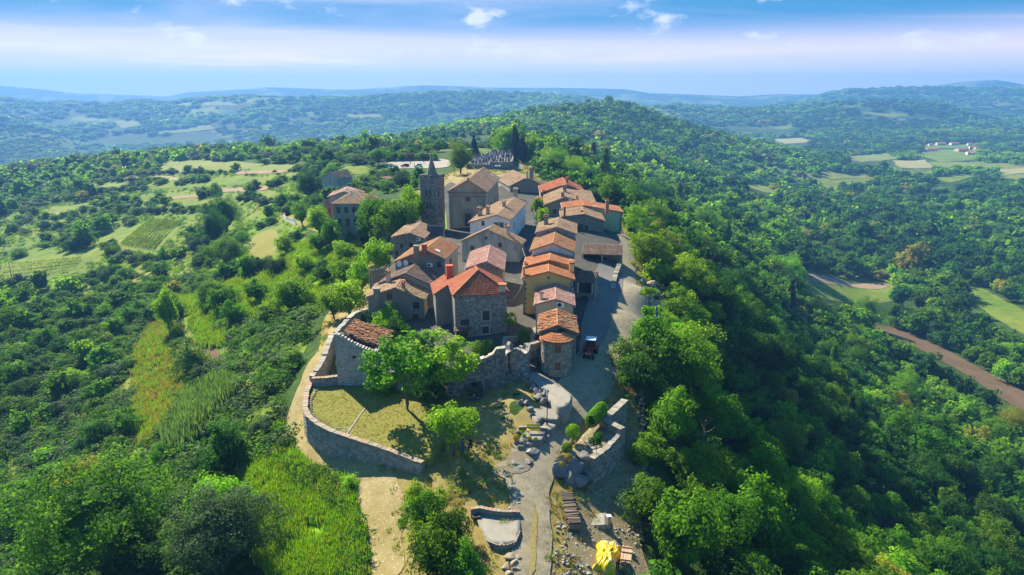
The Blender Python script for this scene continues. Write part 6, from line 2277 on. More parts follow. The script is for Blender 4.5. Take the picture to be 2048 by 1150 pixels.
for x in (-.78, .78):
    wheel(t, x, .75, .72, .42)
    wheel(t, x * .78, -1.45, .42, .26)
    mb = MB()
    for i in range(8):
        a1, a2 = R(20 + i * 17.5), R(20 + (i + 1) * 17.5)
        mb.quad((x - .24, .75 + .82 * math.cos(a1), .72 + .82 * math.sin(a1)), (x + .24, .75 + .82 * math.cos(a1), .72 + .82 * math.sin(a1)), (x + .24, .75 + .82 * math.cos(a2), .72 + .82 * math.sin(a2)), (x - .24, .75 + .82 * math.cos(a2), .72 + .82 * math.sin(a2)))
    mb.build('mudguard', M['paint_red'], t)
    mb = MB(); mb.tube([(x * .3, -1.9, 1.1), (x * .3, -1.96, 1.1)], .09, 8); mb.build('headlight', M['white_paint'], t)
mb = MB(); mb.tube([(.25, -1.0, 1.4), (.25, -1.0, 2.2)], .04, 6); mb.build('exhaust_pipe', M['metal_dark'], t)


def car(loc, rz, paint, label, spare=False, L=4.0, Wd=1.75, Hh=1.5, name='parked_car'):
    t = thing(name, label, 'car', loc, rz)
    # profile along y (front = +y)
    lo = [(-L / 2, .35), (-L / 2, .85), (-L / 2 + .1, .98), (L * .22, .98), (L / 2 - .1, .78), (L / 2, .6), (L / 2, .35)]
    mb = MB()
    def ring(pr, hw, hw2):
        return [(-hw if z < .9 else -hw2, y, z) for y, z in pr], [(hw if z < .9 else hw2, y, z) for y, z in pr]
    a_, b_ = ring(lo, Wd / 2, Wd / 2 - .06)
    mb.poly(a_); mb.poly(b_[::-1])
    for i in range(len(lo)):
        k = (i + 1) % len(lo); mb.quad(a_[i], b_[i], b_[k], a_[k])
    mb.build('body', M[paint], t)
    cb_ = [(-L / 2 + .12, .97), (-L / 2 + .32, Hh), (L * .06, Hh), (L * .24, .97)]
    hw, hr = Wd / 2 - .08, Wd / 2 - .22
    A_ = [(-(hw if z < 1.1 else hr), y, z) for y, z in cb_]; B_ = [((hw if z < 1.1 else hr), y, z) for y, z in cb_]
    mb = MB(); mb.poly(A_); mb.poly(B_[::-1])
    for i in (0, 2):
        mb.quad(A_[i], B_[i], B_[i + 1], A_[i + 1])
    mb.build('windows', M['glass_dark'], t)
    mb = MB()
    mb.hexa([(A_[1][0], A_[1][1] - .04, Hh - .01), (B_[1][0], B_[1][1] - .04, Hh - .01), (B_[2][0], B_[2][1] + .04, Hh - .01), (A_[2][0], A_[2][1] + .04, Hh - .01)] + [(A_[1][0] + .06, A_[1][1], Hh + .06), (B_[1][0] - .06, B_[1][1], Hh + .06), (B_[2][0] - .06, B_[2][1], Hh + .06), (A_[2][0] + .06, A_[2][1], Hh + .06)])
    for p_, q_ in ((A_[0], A_[1]), (B_[0], B_[1]), (A_[2], A_[3]), (B_[2], B_[3])):
        mb.tube([p_, q_], .045, 5)
    mb.build('roof', M[paint], t)
    for sx in (-1, 1):
        for y in (-L * .31, L * .31):
            wheel(t, sx * (Wd / 2 - .08), y, .33, .2)
        mb = MB(); mb.box((sx * (Wd / 2 - .2), -L / 2 - .01, .72), .22, .05, .2, 0, .5); mb.build('tail_light', M['paint_red'], t)
        mb = MB(); mb.box((sx * (Wd / 2 - .3), L / 2 - .02, .58), .3, .06, .12, 0, .5); mb.build('headlight', M['white_paint'], t)
        mb = MB(); mb.box((sx * (Wd / 2 + .05), L * .2, .95), .2, .1, .13, 0, .5); mb.build('mirror', M[paint], t)
    mb = MB(); mb.box((0, -L / 2 - .03, .4), Wd - .1, .1, .16, 0, .5); mb.build('bumper', M['metal_grey'], t)
    if spare:
        mb = MB(); mb.tube([(0, -L / 2 - .2, .85), (0, -L / 2 - .02, .85)], .34, 16); o = mb.build('spare_wheel', M['rubber'], t)
        mb = MB(); mb.tube([(0, -L / 2 - .22, .85), (0, -L / 2 - .19, .85)], .2, 12); mb.build('rim', M['metal_grey'], o)
    for x in (-.5, .5):
        mb = MB(); mb.tube([(x, -L / 2 + .5, Hh + .12), (x, L * .02, Hh + .12)], .025, 5); mb.build('roof_rail', M['metal_grey'], t)
    return t


q = G(951, 800); car((q.x, q.y + 1.6, q.z + .05), R(-4), 'paint_black', 'dark off-road car with a spare wheel parked below the broken wall', True, 3.9, 1.75, 1.65)
for px, py, rz_, m_, lab in ((810, 335, 80, 'paint_red', 'dark red car on the distant car park'), (836, 335, 95, 'white_paint', 'white car on the distant car park')):
    q = G(px, py); car((q.x, q.y, q.z + .28), R(rz_), m_, lab)


def person(loc, rz, label, top, legs, pose=0):
    t = thing('person', label, 'person', loc, rz)
    J = {'pelvis': ((0, 0, .95), .15), 'belly': ((0, 0, 1.12), .135), 'chest': ((0, 0, 1.34), .155), 'neck': ((0, .01, 1.5), .06), 'head0': ((0, .02, 1.58), .085), 'head1': ((0, .02, 1.7), .09)}
    E = [('pelvis', 'belly'), ('belly', 'chest'), ('chest', 'neck'), ('neck', 'head0'), ('head0', 'head1')]
    for s, sx in (('l', -1), ('r', 1)):
        sw = .1 * sx * (1 if pose else .3)
        J.update({s + 'hip': ((sx * .1, 0, .88), .105), s + 'knee': ((sx * .11, .03 + sw, .48), .07), s + 'ank': ((sx * .11, sw * 1.4 - .02, .09), .045), s + 'toe': ((sx * .12, sw * 1.4 + .16, .04), .04),
                  s + 'sho': ((sx * .19, 0, 1.42), .07), s + 'elb': ((sx * .26, -.02 - sw * .5, 1.14), .045), s + 'wri': ((sx * .24, .16 if pose and sx > 0 else .06, .93 if not (pose and sx > 0) else 1.1), .035), s + 'han': ((sx * .22, .26 if pose and sx > 0 else .1, .84 if not (pose and sx > 0) else 1.12), .04)})
        E += [('pelvis', s + 'hip'), (s + 'hip', s + 'knee'), (s + 'knee', s + 'ank'), (s + 'ank', s + 'toe'), ('chest', s + 'sho'), (s + 'sho', s + 'elb'), (s + 'elb', s + 'wri'), (s + 'wri', s + 'han')]
    ks = list(J)
    me = bpy.data.meshes.new('person_body')
    me.from_pydata([J[k][0] for k in ks], [(ks.index(a), ks.index(b)) for a, b in E], [])
    o = link('body', me, t)
    sk = o.modifiers.new('skin', 'SKIN')
    for i, k in enumerate(ks):
        me.skin_vertices[0].data[i].radius = (J[k][1], J[k][1] * (.72 if k in ('belly', 'chest', 'pelvis') else 1))
    me.skin_vertices[0].data[0].use_root = True
    o.modifiers.new('smooth', 'SUBSURF').levels = 1
    o.modifiers['smooth'].render_levels = 1
    nt = NT('person_' + top + legs)
    sp_ = nt.node('ShaderNodeSeparateXYZ', {0: nt.node('ShaderNodeTexCoord').outputs['Object']})
    z_ = nt.node('ShaderNodeMath', {0: sp_.outputs[2], 1: 1.8}, operation='DIVIDE').outputs[0]
    rmp = nt.node('ShaderNodeValToRGB', {0: z_}); cr = rmp.color_ramp; cr.interpolation = 'CONSTANT'
    g_ = {'cloth_blue': (.03, .08, .28), 'cloth_black': (.02, .02, .025), 'cloth_red': (.35, .04, .04), 'cloth_white': (.6, .6, .6)}
    for _ in range(3):
        cr.elements.new(.5)
    for e_, (p_, c_) in zip(cr.elements, ((0, (.03, .025, .02)), (.05, g_[legs]), (.56, g_[top]), (.835, (.5, .3, .22)), (.999, (.5, .3, .22)))):
        e_.position = p_; e_.color = (*c_, 1)
    me.materials.append(nt.bsdf(rmp.outputs[0], .85))
    mb = MB(); mb.ball((0, -.005, 1.715), .108, .118, .1, 10, 6, .5); mb.build('hair', M['hair_dark'], t, smooth=True)
    mb = MB(); mb.ball((0, .115, 1.635), .018, .025, .025, 6, 4, .5); mb.build('nose', M['skin'], t, smooth=True)
    return t


q = G(926, 908); person((q.x, q.y, q.z + .06), R(-60), 'person in blue standing under the low spreading tree', 'cloth_blue', 'cloth_blue')
q = G(941, 903); person((q.x, q.y, q.z + .06), R(150), 'person in dark clothes standing right of the one in blue', 'cloth_black', 'cloth_black', 1)
for px, py, tp, lg, lab in ((821, 331, 'cloth_black', 'cloth_black', 'person in black on the car park left of the white car'), (829, 333, 'cloth_white', 'cloth_black', 'person in a pale top walking beside the white car'), (848, 329, 'cloth_red', 'cloth_blue', 'person in a red top behind the white car on the car park')):
    q = G(px, py); person((q.x, q.y, q.z + .27), R(px * 7 % 360), lab, tp, lg, 1)

# ------------------------------------------------------------------ fittings on the houses
def fit(h, px, py):
    O, d, n, L = h.plane('f')
    return ray_plane(px, py, O, n), d, n


for h, px, py, sc_, lab in ((hC, 860.5, 529.3, 1, 'air conditioner on the dark gabled house with dishes'), (hD, 837, 478, 1, 'white air conditioner on the stone barn below the bell tower'), (hI, 1121, 608, 1.25, 'large white air conditioner on the small cream cottage gable')):
    q, d, n = fit(h, px, py)
    t = thing('air_conditioner', lab, 'air conditioner', q + n * .25, math.atan2(d.y, d.x))
    mb = MB(); mb.box((0, 0, -.33 * sc_), .9 * sc_, .36, .66 * sc_, 0, .5); mb.build('casing', M['white_paint'], t)
    mb = MB(); mb.tube([(-.12 * sc_, -.18, 0), (-.12 * sc_, -.2, 0)], .24 * sc_, 14); mb.build('fan_grille', M['metal_dark'], t)
for h, px, py, s, lab in ((hC, 799.5, 526, .62, 'left satellite dish of two on the dark gabled house'), (hC, 812.5, 525, .6, 'right satellite dish of two on the dark gabled house'), (hM, 1140, 398, .6, 'satellite dish on the stone house gable')):
    q, d, n = fit(h, px, py)
    t = thing('satellite_dish', lab, 'dish', q + n * .35, math.atan2(d.y, d.x) + .3)
    mb = MB(); n_ = 14
    for i in range(n_):
        a1, a2 = 2 * math.pi * i / n_, 2 * math.pi * (i + 1) / n_
        mb.poly([(0, 0, 0), (s * .7 * math.cos(a1), -.14, s * math.sin(a1)), (s * .7 * math.cos(a2), -.14, s * math.sin(a2))])
    mb.build('reflector', M['white_paint'], t)
    mb = MB(); mb.tube([(0, .35, -.1), (0, 0, 0)], .03, 5); mb.tube([(0, -.05, -s * .8), (0, -.45, 0)], .02, 5); mb.build('bracket', M['metal_grey'], t)

for (a, b, sag), lab in (((hB.pt(hB.W, .6, 5.4), hH.pt(0, 1.0, 5.6), .6), 'sagging cable across the alley between the big stone house and the tall yellow house'), ((hY.pt(hY.W, 1, 4.8), hF.pt(0, 1, 6.5), .7), 'thin cable between the blotchy grey house and the white row house'), ((hC.pt(hC.W, 2, 5.2), hY.pt(.2, 1, 5.0), .6), 'thin cable from the dark gabled house to the blotchy grey house')):
    mb = MB(); mb.tube([a + (b - a) * (i / 8) - Z * (sag * 4 * (i / 8) * (1 - i / 8)) for i in range(9)], .03, 4); tag(mb.build('cable', M['metal_grey']), lab, 'cable')

# ------------------------------------------------------------------ cemetery, chapel, bins
wall_strip('cemetery_wall', 'dark stone wall holding up the cemetery terrace', [(lambda g: Vector((g.x, g.y, zt_)))(P(a, b, zt_)) for a, b, zt_ in [(934, 328, 4.2), (978, 329, 4.2), (979, 323, 4.9), (1000, 324, 4.9), (1023, 323, 4.9), (1026, 314, 4.9)]], .5, -1, 'stone_dark', 'plaster_dark', 'stone_grey', facing=False, cope_l=1.2)
cz = lambda x, y: 3.6
cem = [(q.x, q.y) for q in (P(a, b, 3.6) for a, b in [(936, 330), (978, 331), (1000, 327), (1023, 326), (1028, 305), (1012, 301), (985, 302), (975, 310), (945, 312)])]
patch('cemetery_ground', cem, M['g_parking'], 0, 4, 0, zf=cz, smooth=0, skirt=5)
gx = np.array(cem)
cnt = 0
ux = np.linspace(gx[:, 0].min(), gx[:, 0].max(), 17); uy = np.linspace(gx[:, 1].min() + 2, gx[:, 1].max() - 2, 16)
for yy in uy:
    for xx in ux:
        if not inside([xx], [yy], cem)[0] or random.random() < .12:
            continue
        m = random.choice(['marble_white', 'marble_grey', 'marble_grey', 'marble_black', 'marble_black', 'marble_grey'])
        tone = {'marble_white': 'white', 'marble_grey': 'grey', 'marble_black': 'black'}[m]
        mb = MB(); mb.box((0, -.9, 0), .95, 1.9, .35, 0, .5); mb.box((0, .15, 0), .9, .16, random.uniform(.9, 1.5), 0, .5); mb.box((0, .15, .9), .12, .12, random.uniform(.3, .9), 0, .5)
        o = mb.build('grave', M[m]); o.location = (xx + random.uniform(-.2, .2), yy, 3.6)
        tag(o, f'{tone} marble grave on the cemetery terrace', 'grave', f'{tone} graves of the cemetery')
for px, m, lab in ((936, 'bin_green', 'green recycling bin at the left end of the cemetery wall'), (947, 'bin_yellow', 'yellow recycling bin below the cemetery wall'), (953, 'bin_blue', 'blue recycling bin below the cemetery wall'),
                   (992, 'bin_green', 'left green waste container with a pale arched lid'), (998.5, 'bin_green', 'right green waste container with a pale arched lid')):
    q = P(px, 339, 1.9)
    t = thing('waste_bin', lab, 'bin', q)
    mb = MB(); mb.box((0, 0, .1), 1.25, 1.0, 1.2, 0, .5); mb.build('bin_body', M[m], t)
    mb = MB(); mb.tube([(-.62, 0, 1.3), (.62, 0, 1.3)], .5, 12); mb.build('lid', M['white_paint' if px > 980 else m], t)
    for x in (-.5, .5):
        mb = MB(); mb.ball((x, -.4, .1), .1, .1, .1, 6, 4); mb.build('castor', M['rubber'], t)
hch = House('chapel', 'cemetery chapel with a twin arched bell gable behind the cypresses', (1034, 285), (1050, 285), 12, (1042, 277), ze=9.3, zg=3, wall='plaster_grey', tiles='tile_weathered', cat='chapel', tile_du=.4); hch.finish()
O, d, n, L = hch.plane('f')
mb = MB(); s0 = L / 2; zt_ = hch.ze + hch.rise - hch.zg - .4
for bits in ((s0 - 1.5, s0 - 1.05, zt_, zt_ + 3.4), (s0 - .22, s0 + .22, zt_, zt_ + 3.4), (s0 + 1.05, s0 + 1.5, zt_, zt_ + 3.4), (s0 - 1.5, s0 + 1.5, zt_ - .1, zt_ + .6), (s0 - 1.6, s0 + 1.6, zt_ + 3.1, zt_ + 3.6), (s0 - .8, s0 + .8, zt_ + 3.6, zt_ + 4.1)):
    cut(mb, O, d, n, *bits, .5)
hch.put(mb, 'bell_gable', M['stone_pale'])
for sg in (-.63, .63):
    mb = MB(); c = O + d * (s0 + sg) + Z * (zt_ + 2.0) + n * .2; mb.tube([c, c + Z * .4, c + Z * .7], [.3, .24, .08], 8); hch.put(mb, 'bell', M['metal_dark'])
shed_roof('cemetery_shelter', 'small shelter with a white roof right of the chapel', (1057, 288), (1069, 284), (1058, 280), 6.2, 7.4, 'marble_white', 2.5, cat='shelter', du=.5)

# ------------------------------------------------------------------ far houses, poles, vines, railing
def far_house(px, py, wpx, wall, roof, label, name='distant_house', hh=5.0, long=.6):
    q = G(px, py)
    W = wpx * (q - cam.location).length / FOC
    D = max(6, W * long)
    t = thing(name, label, 'house', (q.x, q.y, q.z - .3), random.uniform(-.35, .35))
    hh = min(hh, W * .7)
    mb = MB(); mb.box((0, 0, 0), W, D, hh, 0, .5)
    for sg in (-1, 1):
        mb.mesh([(sg * W / 2, -D / 2, hh), (sg * W / 2, D / 2, hh), (sg * W / 2, 0, hh + D * .2)], [(0, 1, 2)])
    mb.build('wall', M[wall], t)
    mb = MB()
    for sg in (-1, 1):
        e = D / 2 + .5
        p = [(-W / 2 - .4, sg * e, hh - .2), (W / 2 + .4, sg * e, hh - .2), (W / 2 + .4, 0, hh + D * .2 + .1), (-W / 2 - .4, 0, hh + D * .2 + .1)]
        if sg > 0:
            p = p[::-1]
        mb.hexa([(a, b, c) for a, b, c in p] + [(a, b, c + .25) for a, b, c in p])
    mb.build('roof', M[roof], t)
    for i in range(max(2, int(W / 3))):
        x = -W / 2 + (i + .5) * W / max(2, int(W / 3))
        for z in ((1.2, 3.4) if hh > 4 else (1.2,)):
            mb = MB(); mb.box((x, -D / 2 - .02, z), .9, .08, 1.2, 0, .5); mb.build('window', M['glass_dark'], t)
    return t


far = [(330, 262, 60, 'plaster_white'), (540, 205, 55, 'plaster_cream'), (490, 240, 40, 'plaster_white'), (615, 245, 40, 'plaster_white'), (625, 325, 105, 'plaster_white'), (482, 328, 85, 'plaster_white'), (770, 235, 90, 'plaster_cream'), (975, 232, 80, 'plaster_white'),
       (1085, 330, 120, 'plaster_cream'), (1215, 240, 50, 'plaster_white'), (1260, 288, 65, 'plaster_white'), (1335, 300, 70, 'plaster_cream'), (1385, 255, 55, 'plaster_white'), (1470, 215, 60, 'plaster_white'), (1375, 352, 55, 'plaster_white'), (1240, 380, 95, 'plaster_white'), (2005, 238, 85, 'plaster_white')]
words_ = ['leftmost house of the valley hamlet', 'highest house at the left of the valley hamlet', 'small house below the highest left one in the valley hamlet', 'white house in the left middle of the valley hamlet', 'large red roofed house at the lower left of the valley hamlet', 'long low white building beside the large red roofed one',
          'cream house in the upper middle of the valley hamlet', 'white house in the upper centre of the valley hamlet', 'long house at the lower centre of the valley hamlet', 'small white house right of the hamlet centre', 'white house in the right cluster of the hamlet', 'cream house with red roof in the right cluster of the hamlet',
          'upper white house of the right cluster in the hamlet', 'white house standing alone above the right cluster', 'small white house below the right cluster', 'lowest long building beside the hamlet field', 'white house far right on its own in the valley']
for (zx, zy, zw, wl_), lab in zip(far, words_):
    far_house(1780 + zx / 7.642, 260 + zy / 7.642, zw / 7.642 * 1.15, wl_, 'tile_red', lab)
far_house(602, 294, 8, 'plaster_white', 'tile_pink', 'left of two white houses in the blue valley left of the village')
far_house(634, 291, 9, 'plaster_white', 'tile_red', 'right of two white houses in the blue valley left of the village')
for px, py, h_, lab in ((1553, 489, 9, 'grey utility pole standing in the right valley wood'), (25, 562, 8, 'utility pole at the left edge beside the vine terrace'), (755, 372, 8, 'utility pole beside the garden hut')):
    q = G(px, py)
    t = thing('utility_pole', lab, 'pole', q)
    mb = MB(); mb.tube([(0, 0, -.5), (0, 0, h_)], [.2, .13], 7); mb.build('pole_shaft', M['stone_pale'], t)
    mb = MB(); mb.box((0, 0, h_ - .6), 1.4, .1, .1, .4, .5); mb.build('crossarm', M['metal_grey'], t)
rl = [(lambda g: Vector((g.x, g.y, g.z + 1.5)))(G(a, b)) for a, b in [(585, 424), (573, 430), (568, 437), (573, 443), (592, 450)]]
wall_strip('curved_white_wall', 'low white wall curving round the terrace left of the tall grey house', rl, .3, None, 'stone_white', 'plaster_white', 'stone_white', facing=False, cope_l=1.5)


def vine_row(a, b, label, group, h_=1.7, w_=.55, leaf='leaf_vine', dens=26):
    n = int((b - a).length * dens)
    verts, faces, vals = [], [], []
    for _ in range(n):
        f = random.random()
        p = a + (b - a) * f
        p = Vector((p.x + random.gauss(0, w_ * .35), p.y + random.gauss(0, w_ * .35), p.z + h_ * (.3 + .7 * random.random() ** .7)))
        nn = Vector((random.gauss(0, 1), random.gauss(0, 1), random.gauss(.5, 1))).normalized()
        x = nn.cross(Vector((random.random(), random.random(), random.random()))).normalized() * random.uniform(.12, .3); y = nn.cross(x) * .8
        k = len(verts); verts += [tuple(p - x), tuple(p - y), tuple(p + x), tuple(p + y)]; faces.append((k, k + 1, k + 2, k + 3)); vals.append(random.random() * .84)
    t = thing('vine_row', label, 'vines', a, 0, group)
    me = bpy.data.meshes.new('vine_leaves'); me.from_pydata([(x - a.x, y - a.y, z - a.z) for x, y, z in verts], [], faces)
    me.attributes.new('v', 'FLOAT', 'FACE').data.foreach_set('value', vals); me.materials.append(M[leaf]); me.update()
    link('vine_leaves', me, t)
    k = max(2, int((b - a).length / 5))
    for i in range(k + 1):
        p = (b - a) * (i / k); mb = MB(); mb.tube([p - Z * .3, p + Z * 1.8], .05, 5); mb.build('post', M['wood_dark'], t)


for i in range(11):
    f = i / 10
    a, b = G(243 + 62 * f, 491 + 11 * f), G(303 + 64 * f, 441 + 4 * f)
    vine_row(a, b, ('leftmost row' if i == 0 else 'rightmost row' if i == 10 else 'one of the middle rows') + ' of the small vineyard left of the village', 'vineyard rows' if 0 < i < 10 else None)
for i in range(4):
    a, b = G(5 + i * 2, 560 - i * 9), G(150 + i * 4, 536 - i * 5)
    vine_row(a, b, 'vine row on the terrace at the left edge, ' + ('nearest', 'second', 'third', 'farthest')[i] + ' from the foreground', None, dens=16)
vine_row(G(427, 604), G(474, 680), 'thin single vine row between the garden path and the meadow', None, 1.6, .4)
# dead wood
q = G(1420, 715)
t = thing('dead_branches', 'heap of bare brown branches in the wood right of the road', 'branches', q + Vector((0, 0, 4)))
for i in range(34):
    a = Vector((random.uniform(-2.5, 2.5), random.uniform(-3, 3), random.uniform(-1, 1.5)))
    d = Vector((random.uniform(-1, 1), random.uniform(-.6, .6), random.uniform(-.3, .5))).normalized()
    L = random.uniform(1.5, 4)
    mb = MB(); mb.tube([a, a + d * L * .5 + Vector((0, 0, random.uniform(-.2, .2))), a + d * L], [.05, .035, .012], 4, random.random()); mb.build('branch', M['log_bark'], t)
q = G(1400, 960)
t = thing('dead_tree', 'thin bare dead tree standing in the dark of the right wood', 'tree', q)
mb = MB(); mb.tube([(0, 0, -.3), (.1, 0, 3), (-.1, .1, 6.5), (.1, 0, 9)], [.08, .06, .04, .015], 6); mb.build('trunk', M['log_bark'], t)
for i in range(14):
    z = 4 + i * .33; a_ = i * 2.3; L = random.uniform(.8, 1.8)
    mb = MB(); mb.tube([(0, 0, z), (math.cos(a_) * L * .6, math.sin(a_) * L * .6, z + .5), (math.cos(a_) * L, math.sin(a_) * L, z + 1.2)], [.035, .025, .008], 4, .8); mb.build('branch', M['log_bark'], t)
for a in [
    (795, 492, 92, 108, 'leaf_green', 'broad dark plane tree filling the gap left of the bell tower'),
    (752, 486, 92, 104, 'leaf_green', 'bushy plane tree against the right flank of the tall grey house'),
    (826, 470, 66, 100, 'leaf_bright', 'bright topped tree touching the left side of the bell tower'),
    (757, 552, 66, 78, 'leaf_bright', 'rounded bright tree left of the stone barn'),
    (700, 640, 84, 84, 'leaf_bright', 'bright tree left of the twin gabled house'),
    (668, 640, 60, 66, 'leaf_green', 'green tree left of the brightest one by the perimeter wall'),
    (725, 590, 56, 70, 'leaf_bright', 'yellow green tree standing behind the open lean-to'),
    (620, 402, 70, 62, 'leaf_dark', 'dark spreading tree left of the pink roofed house'),
    (665, 375, 50, 46, 'leaf_green', 'green tree above the pink roofed house'),
    (640, 476, 52, 66, 'leaf_bright', 'bright tree below the white curved railing'),
    (662, 500, 44, 62, 'leaf_green', 'green tree at the left foot of the tall grey house'),
    (605, 455, 34, 48, 'leaf_green', 'small tree inside the bend of the white railing'),
    (460, 536, 90, 62, 'leaf_green', 'wide flat topped tree at the head of the orchard slope'),
    (573, 512, 40, 40, 'leaf_bright', 'slender young tree at the edge of the mown meadow'),
    (640, 510, 42, 48, 'leaf_green', 'round orchard tree below the tall grey house'),
    (690, 520, 50, 42, 'leaf_bright', 'low orchard tree beside the grassy bank'),
    (515, 606, 50, 46, 'leaf_green', 'round tree on the orchard slope left of the large dense one'),
    (650, 570, 58, 54, 'leaf_dark', 'dark tree right of the grey olive on the orchard slope'),
    (612, 548, 44, 44, 'leaf_bright', 'small bright tree in the middle of the orchard slope'),
    (690, 572, 54, 52, 'leaf_green', 'tree uphill of the brightest tree left of the houses'),
    (545, 655, 62, 52, 'leaf_green', 'tree at the bottom left of the orchard slope'),
    (470, 655, 46, 52, 'leaf_green', 'tree just above the thin vine row'),
    (735, 535, 46, 46, 'leaf_green', 'green tree between the orchard and the dark gabled house'),
    (340, 668, 44, 84, 'leaf_bright', 'tall bright twin topped tree above the vegetable plot'),
    (590, 632, 96, 80, 'leaf_green', 'large dense tree at the lower end of the orchard slope'),
    (455, 470, 66, 80, 'leaf_dark', 'dark round tree right of the vineyard'),
    (430, 492, 62, 70, 'leaf_dark', 'second dark tree nearest the vineyard rows'),
    (922, 350, 62, 66, 'leaf_green', 'tall tree beside the car park in front of the conifers'),
    (757, 330, 40, 36, 'leaf_green', 'roadside tree at the left end of the car park'),
    (1100, 352, 60, 56, 'leaf_bright', 'bushy tree above the far stone house'),
    (1145, 372, 66, 60, 'leaf_bright', 'bright tree behind the orange roofed house'),
    (1062, 322, 44, 50, 'leaf_bright', 'bright tree right of the chapel'),
    (1275, 478, 62, 68, 'leaf_bright', 'yellow green tree right of the green house'),
    (1300, 548, 92, 96, 'leaf_bright', 'big bright tree on the bend right of the open shed'),
    (1375, 600, 96, 96, 'leaf_bright', 'tall leafy tree behind the boulder and square'),
    (1348, 655, 66, 64, 'leaf_green', 'green tree right of the planted bed on the square'),
    (1350, 800, 150, 150, 'leaf_green', 'largest tree right of the road below the square'),
    (1335, 900, 100, 110, 'leaf_bright', 'bright tree leaning over the rubble bank'),
    (1372, 1150, 140, 150, 'leaf_green', 'big tree in the bottom corner beside the yellow tarpaulin'),
    (1450, 1120, 130, 130, 'leaf_green', 'dense tree second from the yellow tarpaulin'),
    (215, 1150, 270, 200, 'leaf_green', 'huge dark dome shaped tree in the bottom left corner')]:
    at_px(a[0], a[1], a[2], a[3], a[4], a[5], 'broadleaf_tree')
for a in [
    (815, 832, 160, 168, 'leaf_green', 'airy tree on the lawn partly hiding the ruin'),
    (895, 806, 150, 138, 'leaf_bright', 'bright leafy tree left of the parked car'),
    (908, 912, 118, 108, 'leaf_bright', 'low spreading tree sheltering two standing people')]:
    at_px(a[0], a[1], a[2], a[3], a[4], a[5], 'garden_tree', form='open')
for a in [
    (778, 655, 74, 46, 'leaf_bright', 'bright fig bush in front of the twin gabled house'),
    (738, 652, 66, 36, 'leaf_dark', 'dark creeper mound behind the ruin roof'),
    (792, 672, 52, 36, 'leaf_dark', 'dark bush right of the ruin roof'),
    (775, 792, 64, 62, 'leaf_green', 'leafy bush against the right corner of the ruin'),
    (858, 800, 84, 74, 'leaf_dark', 'dark bush filling the gap between the two lawn trees'),
    (925, 765, 40, 50, 'leaf_green', 'bush growing at the foot of the broken wall'),
    (968, 712, 62, 40, 'leaf_fig', 'fig bush on top of the broken wall'),
    (1262, 735, 84, 62, 'leaf_flower', 'creamy flowering bush at the edge of the square'),
    (1300, 712, 80, 60, 'leaf_flower', 'creamy flowering bush behind the first one'),
    (385, 748, 62, 56, 'leaf_flower', 'round white flowering bush beside the bare plot'),
    (402, 768, 44, 36, 'leaf_olive', 'grey olive bush just below the white flowering one'),
    (178, 1012, 92, 90, 'leaf_yellow', 'yellow tinged bush above the grass patch'),
    (455, 1140, 210, 150, 'leaf_olive', 'grey green willow thicket left of the bright grass slope'),
    (872, 1150, 116, 110, 'leaf_green', 'large bush between the path and the concrete pad'),
    (932, 1160, 76, 66, 'leaf_green', 'low bush at the bottom edge left of the road'),
    (835, 1015, 62, 50, 'leaf_bright', 'small bright bush at the top of the thicket beside the path'),
    (850, 1060, 90, 80, 'leaf_green', 'bush at the upper end of the thicket beside the path'),
    (908, 1092, 66, 80, 'leaf_dark', 'dark bush touching the concrete pad'),
    (555, 552, 42, 40, 'leaf_olive', 'grey olive tree standing alone on the orchard slope'),
    (700, 488, 28, 26, 'leaf_olive', 'small grey bush at the foot of the tall grey house'),
    (1085, 455, 30, 46, 'leaf_bright', 'climbing bush between the white house and the grey row house'),
    (1075, 430, 26, 40, 'leaf_green', 'narrow bush left of the stone house wall'),
    (1049, 690, 30, 42, 'leaf_green', 'bush at the steps beside the palm'),
    (480, 700, 30, 28, 'leaf_green', 'lone bush beside the thin vine row'),
    (850, 372, 30, 26, 'leaf_green', 'bush left of the church behind the tower'),
    (800, 372, 40, 30, 'leaf_olive', 'grey bush on the bank below the car park'),
    (775, 362, 40, 26, 'leaf_green', 'bush beside the garden hut'),
    (700, 975, 50, 26, 'grass_green', 'low tussock where the bright slope meets the path'),
    (680, 745, 22, 30, 'leaf_bright', 'bush growing inside the low walled yard'),
    (985, 362, 20, 14, 'leaf_green', 'clipped bush on the grass below the cemetery')]:
    at_px(a[0], a[1], a[2], a[3], a[4], a[5], 'bush', 'bush', 'bush')
at_px(948, 322, 34, 50, 'leaf_conifer', 'dark conifer between the car park and the graves', 'conifer', 'tree', 'cone')
at_px(1031, 322, 22, 68, 'leaf_conifer', 'tall narrow cypress beside the chapel', 'cypress', 'tree', 'column')
at_px(1042, 322, 24, 46, 'leaf_conifer', 'shorter cypress in front of the chapel', 'cypress', 'tree', 'column')
for i, px in enumerate((775, 790, 806, 822, 838, 852, 868)):
    at_px(px, 321, 24, 17, ('leaf_green', 'leaf_dark', 'leaf_green', 'leaf_rust')[i % 4], 'hedge tree in the row along the back of the car park', 'hedge_tree', 'tree', 'bush', group='hedge trees behind the car park')


for px, py, r_ in ((1215, 1110, 5), (1255, 1125, 5), (1190, 1050, 4), (1000, 1130, 3), (1140, 1020, 4)):
    q = G(px, py); TAKEN.append((q.x, q.y, r_))

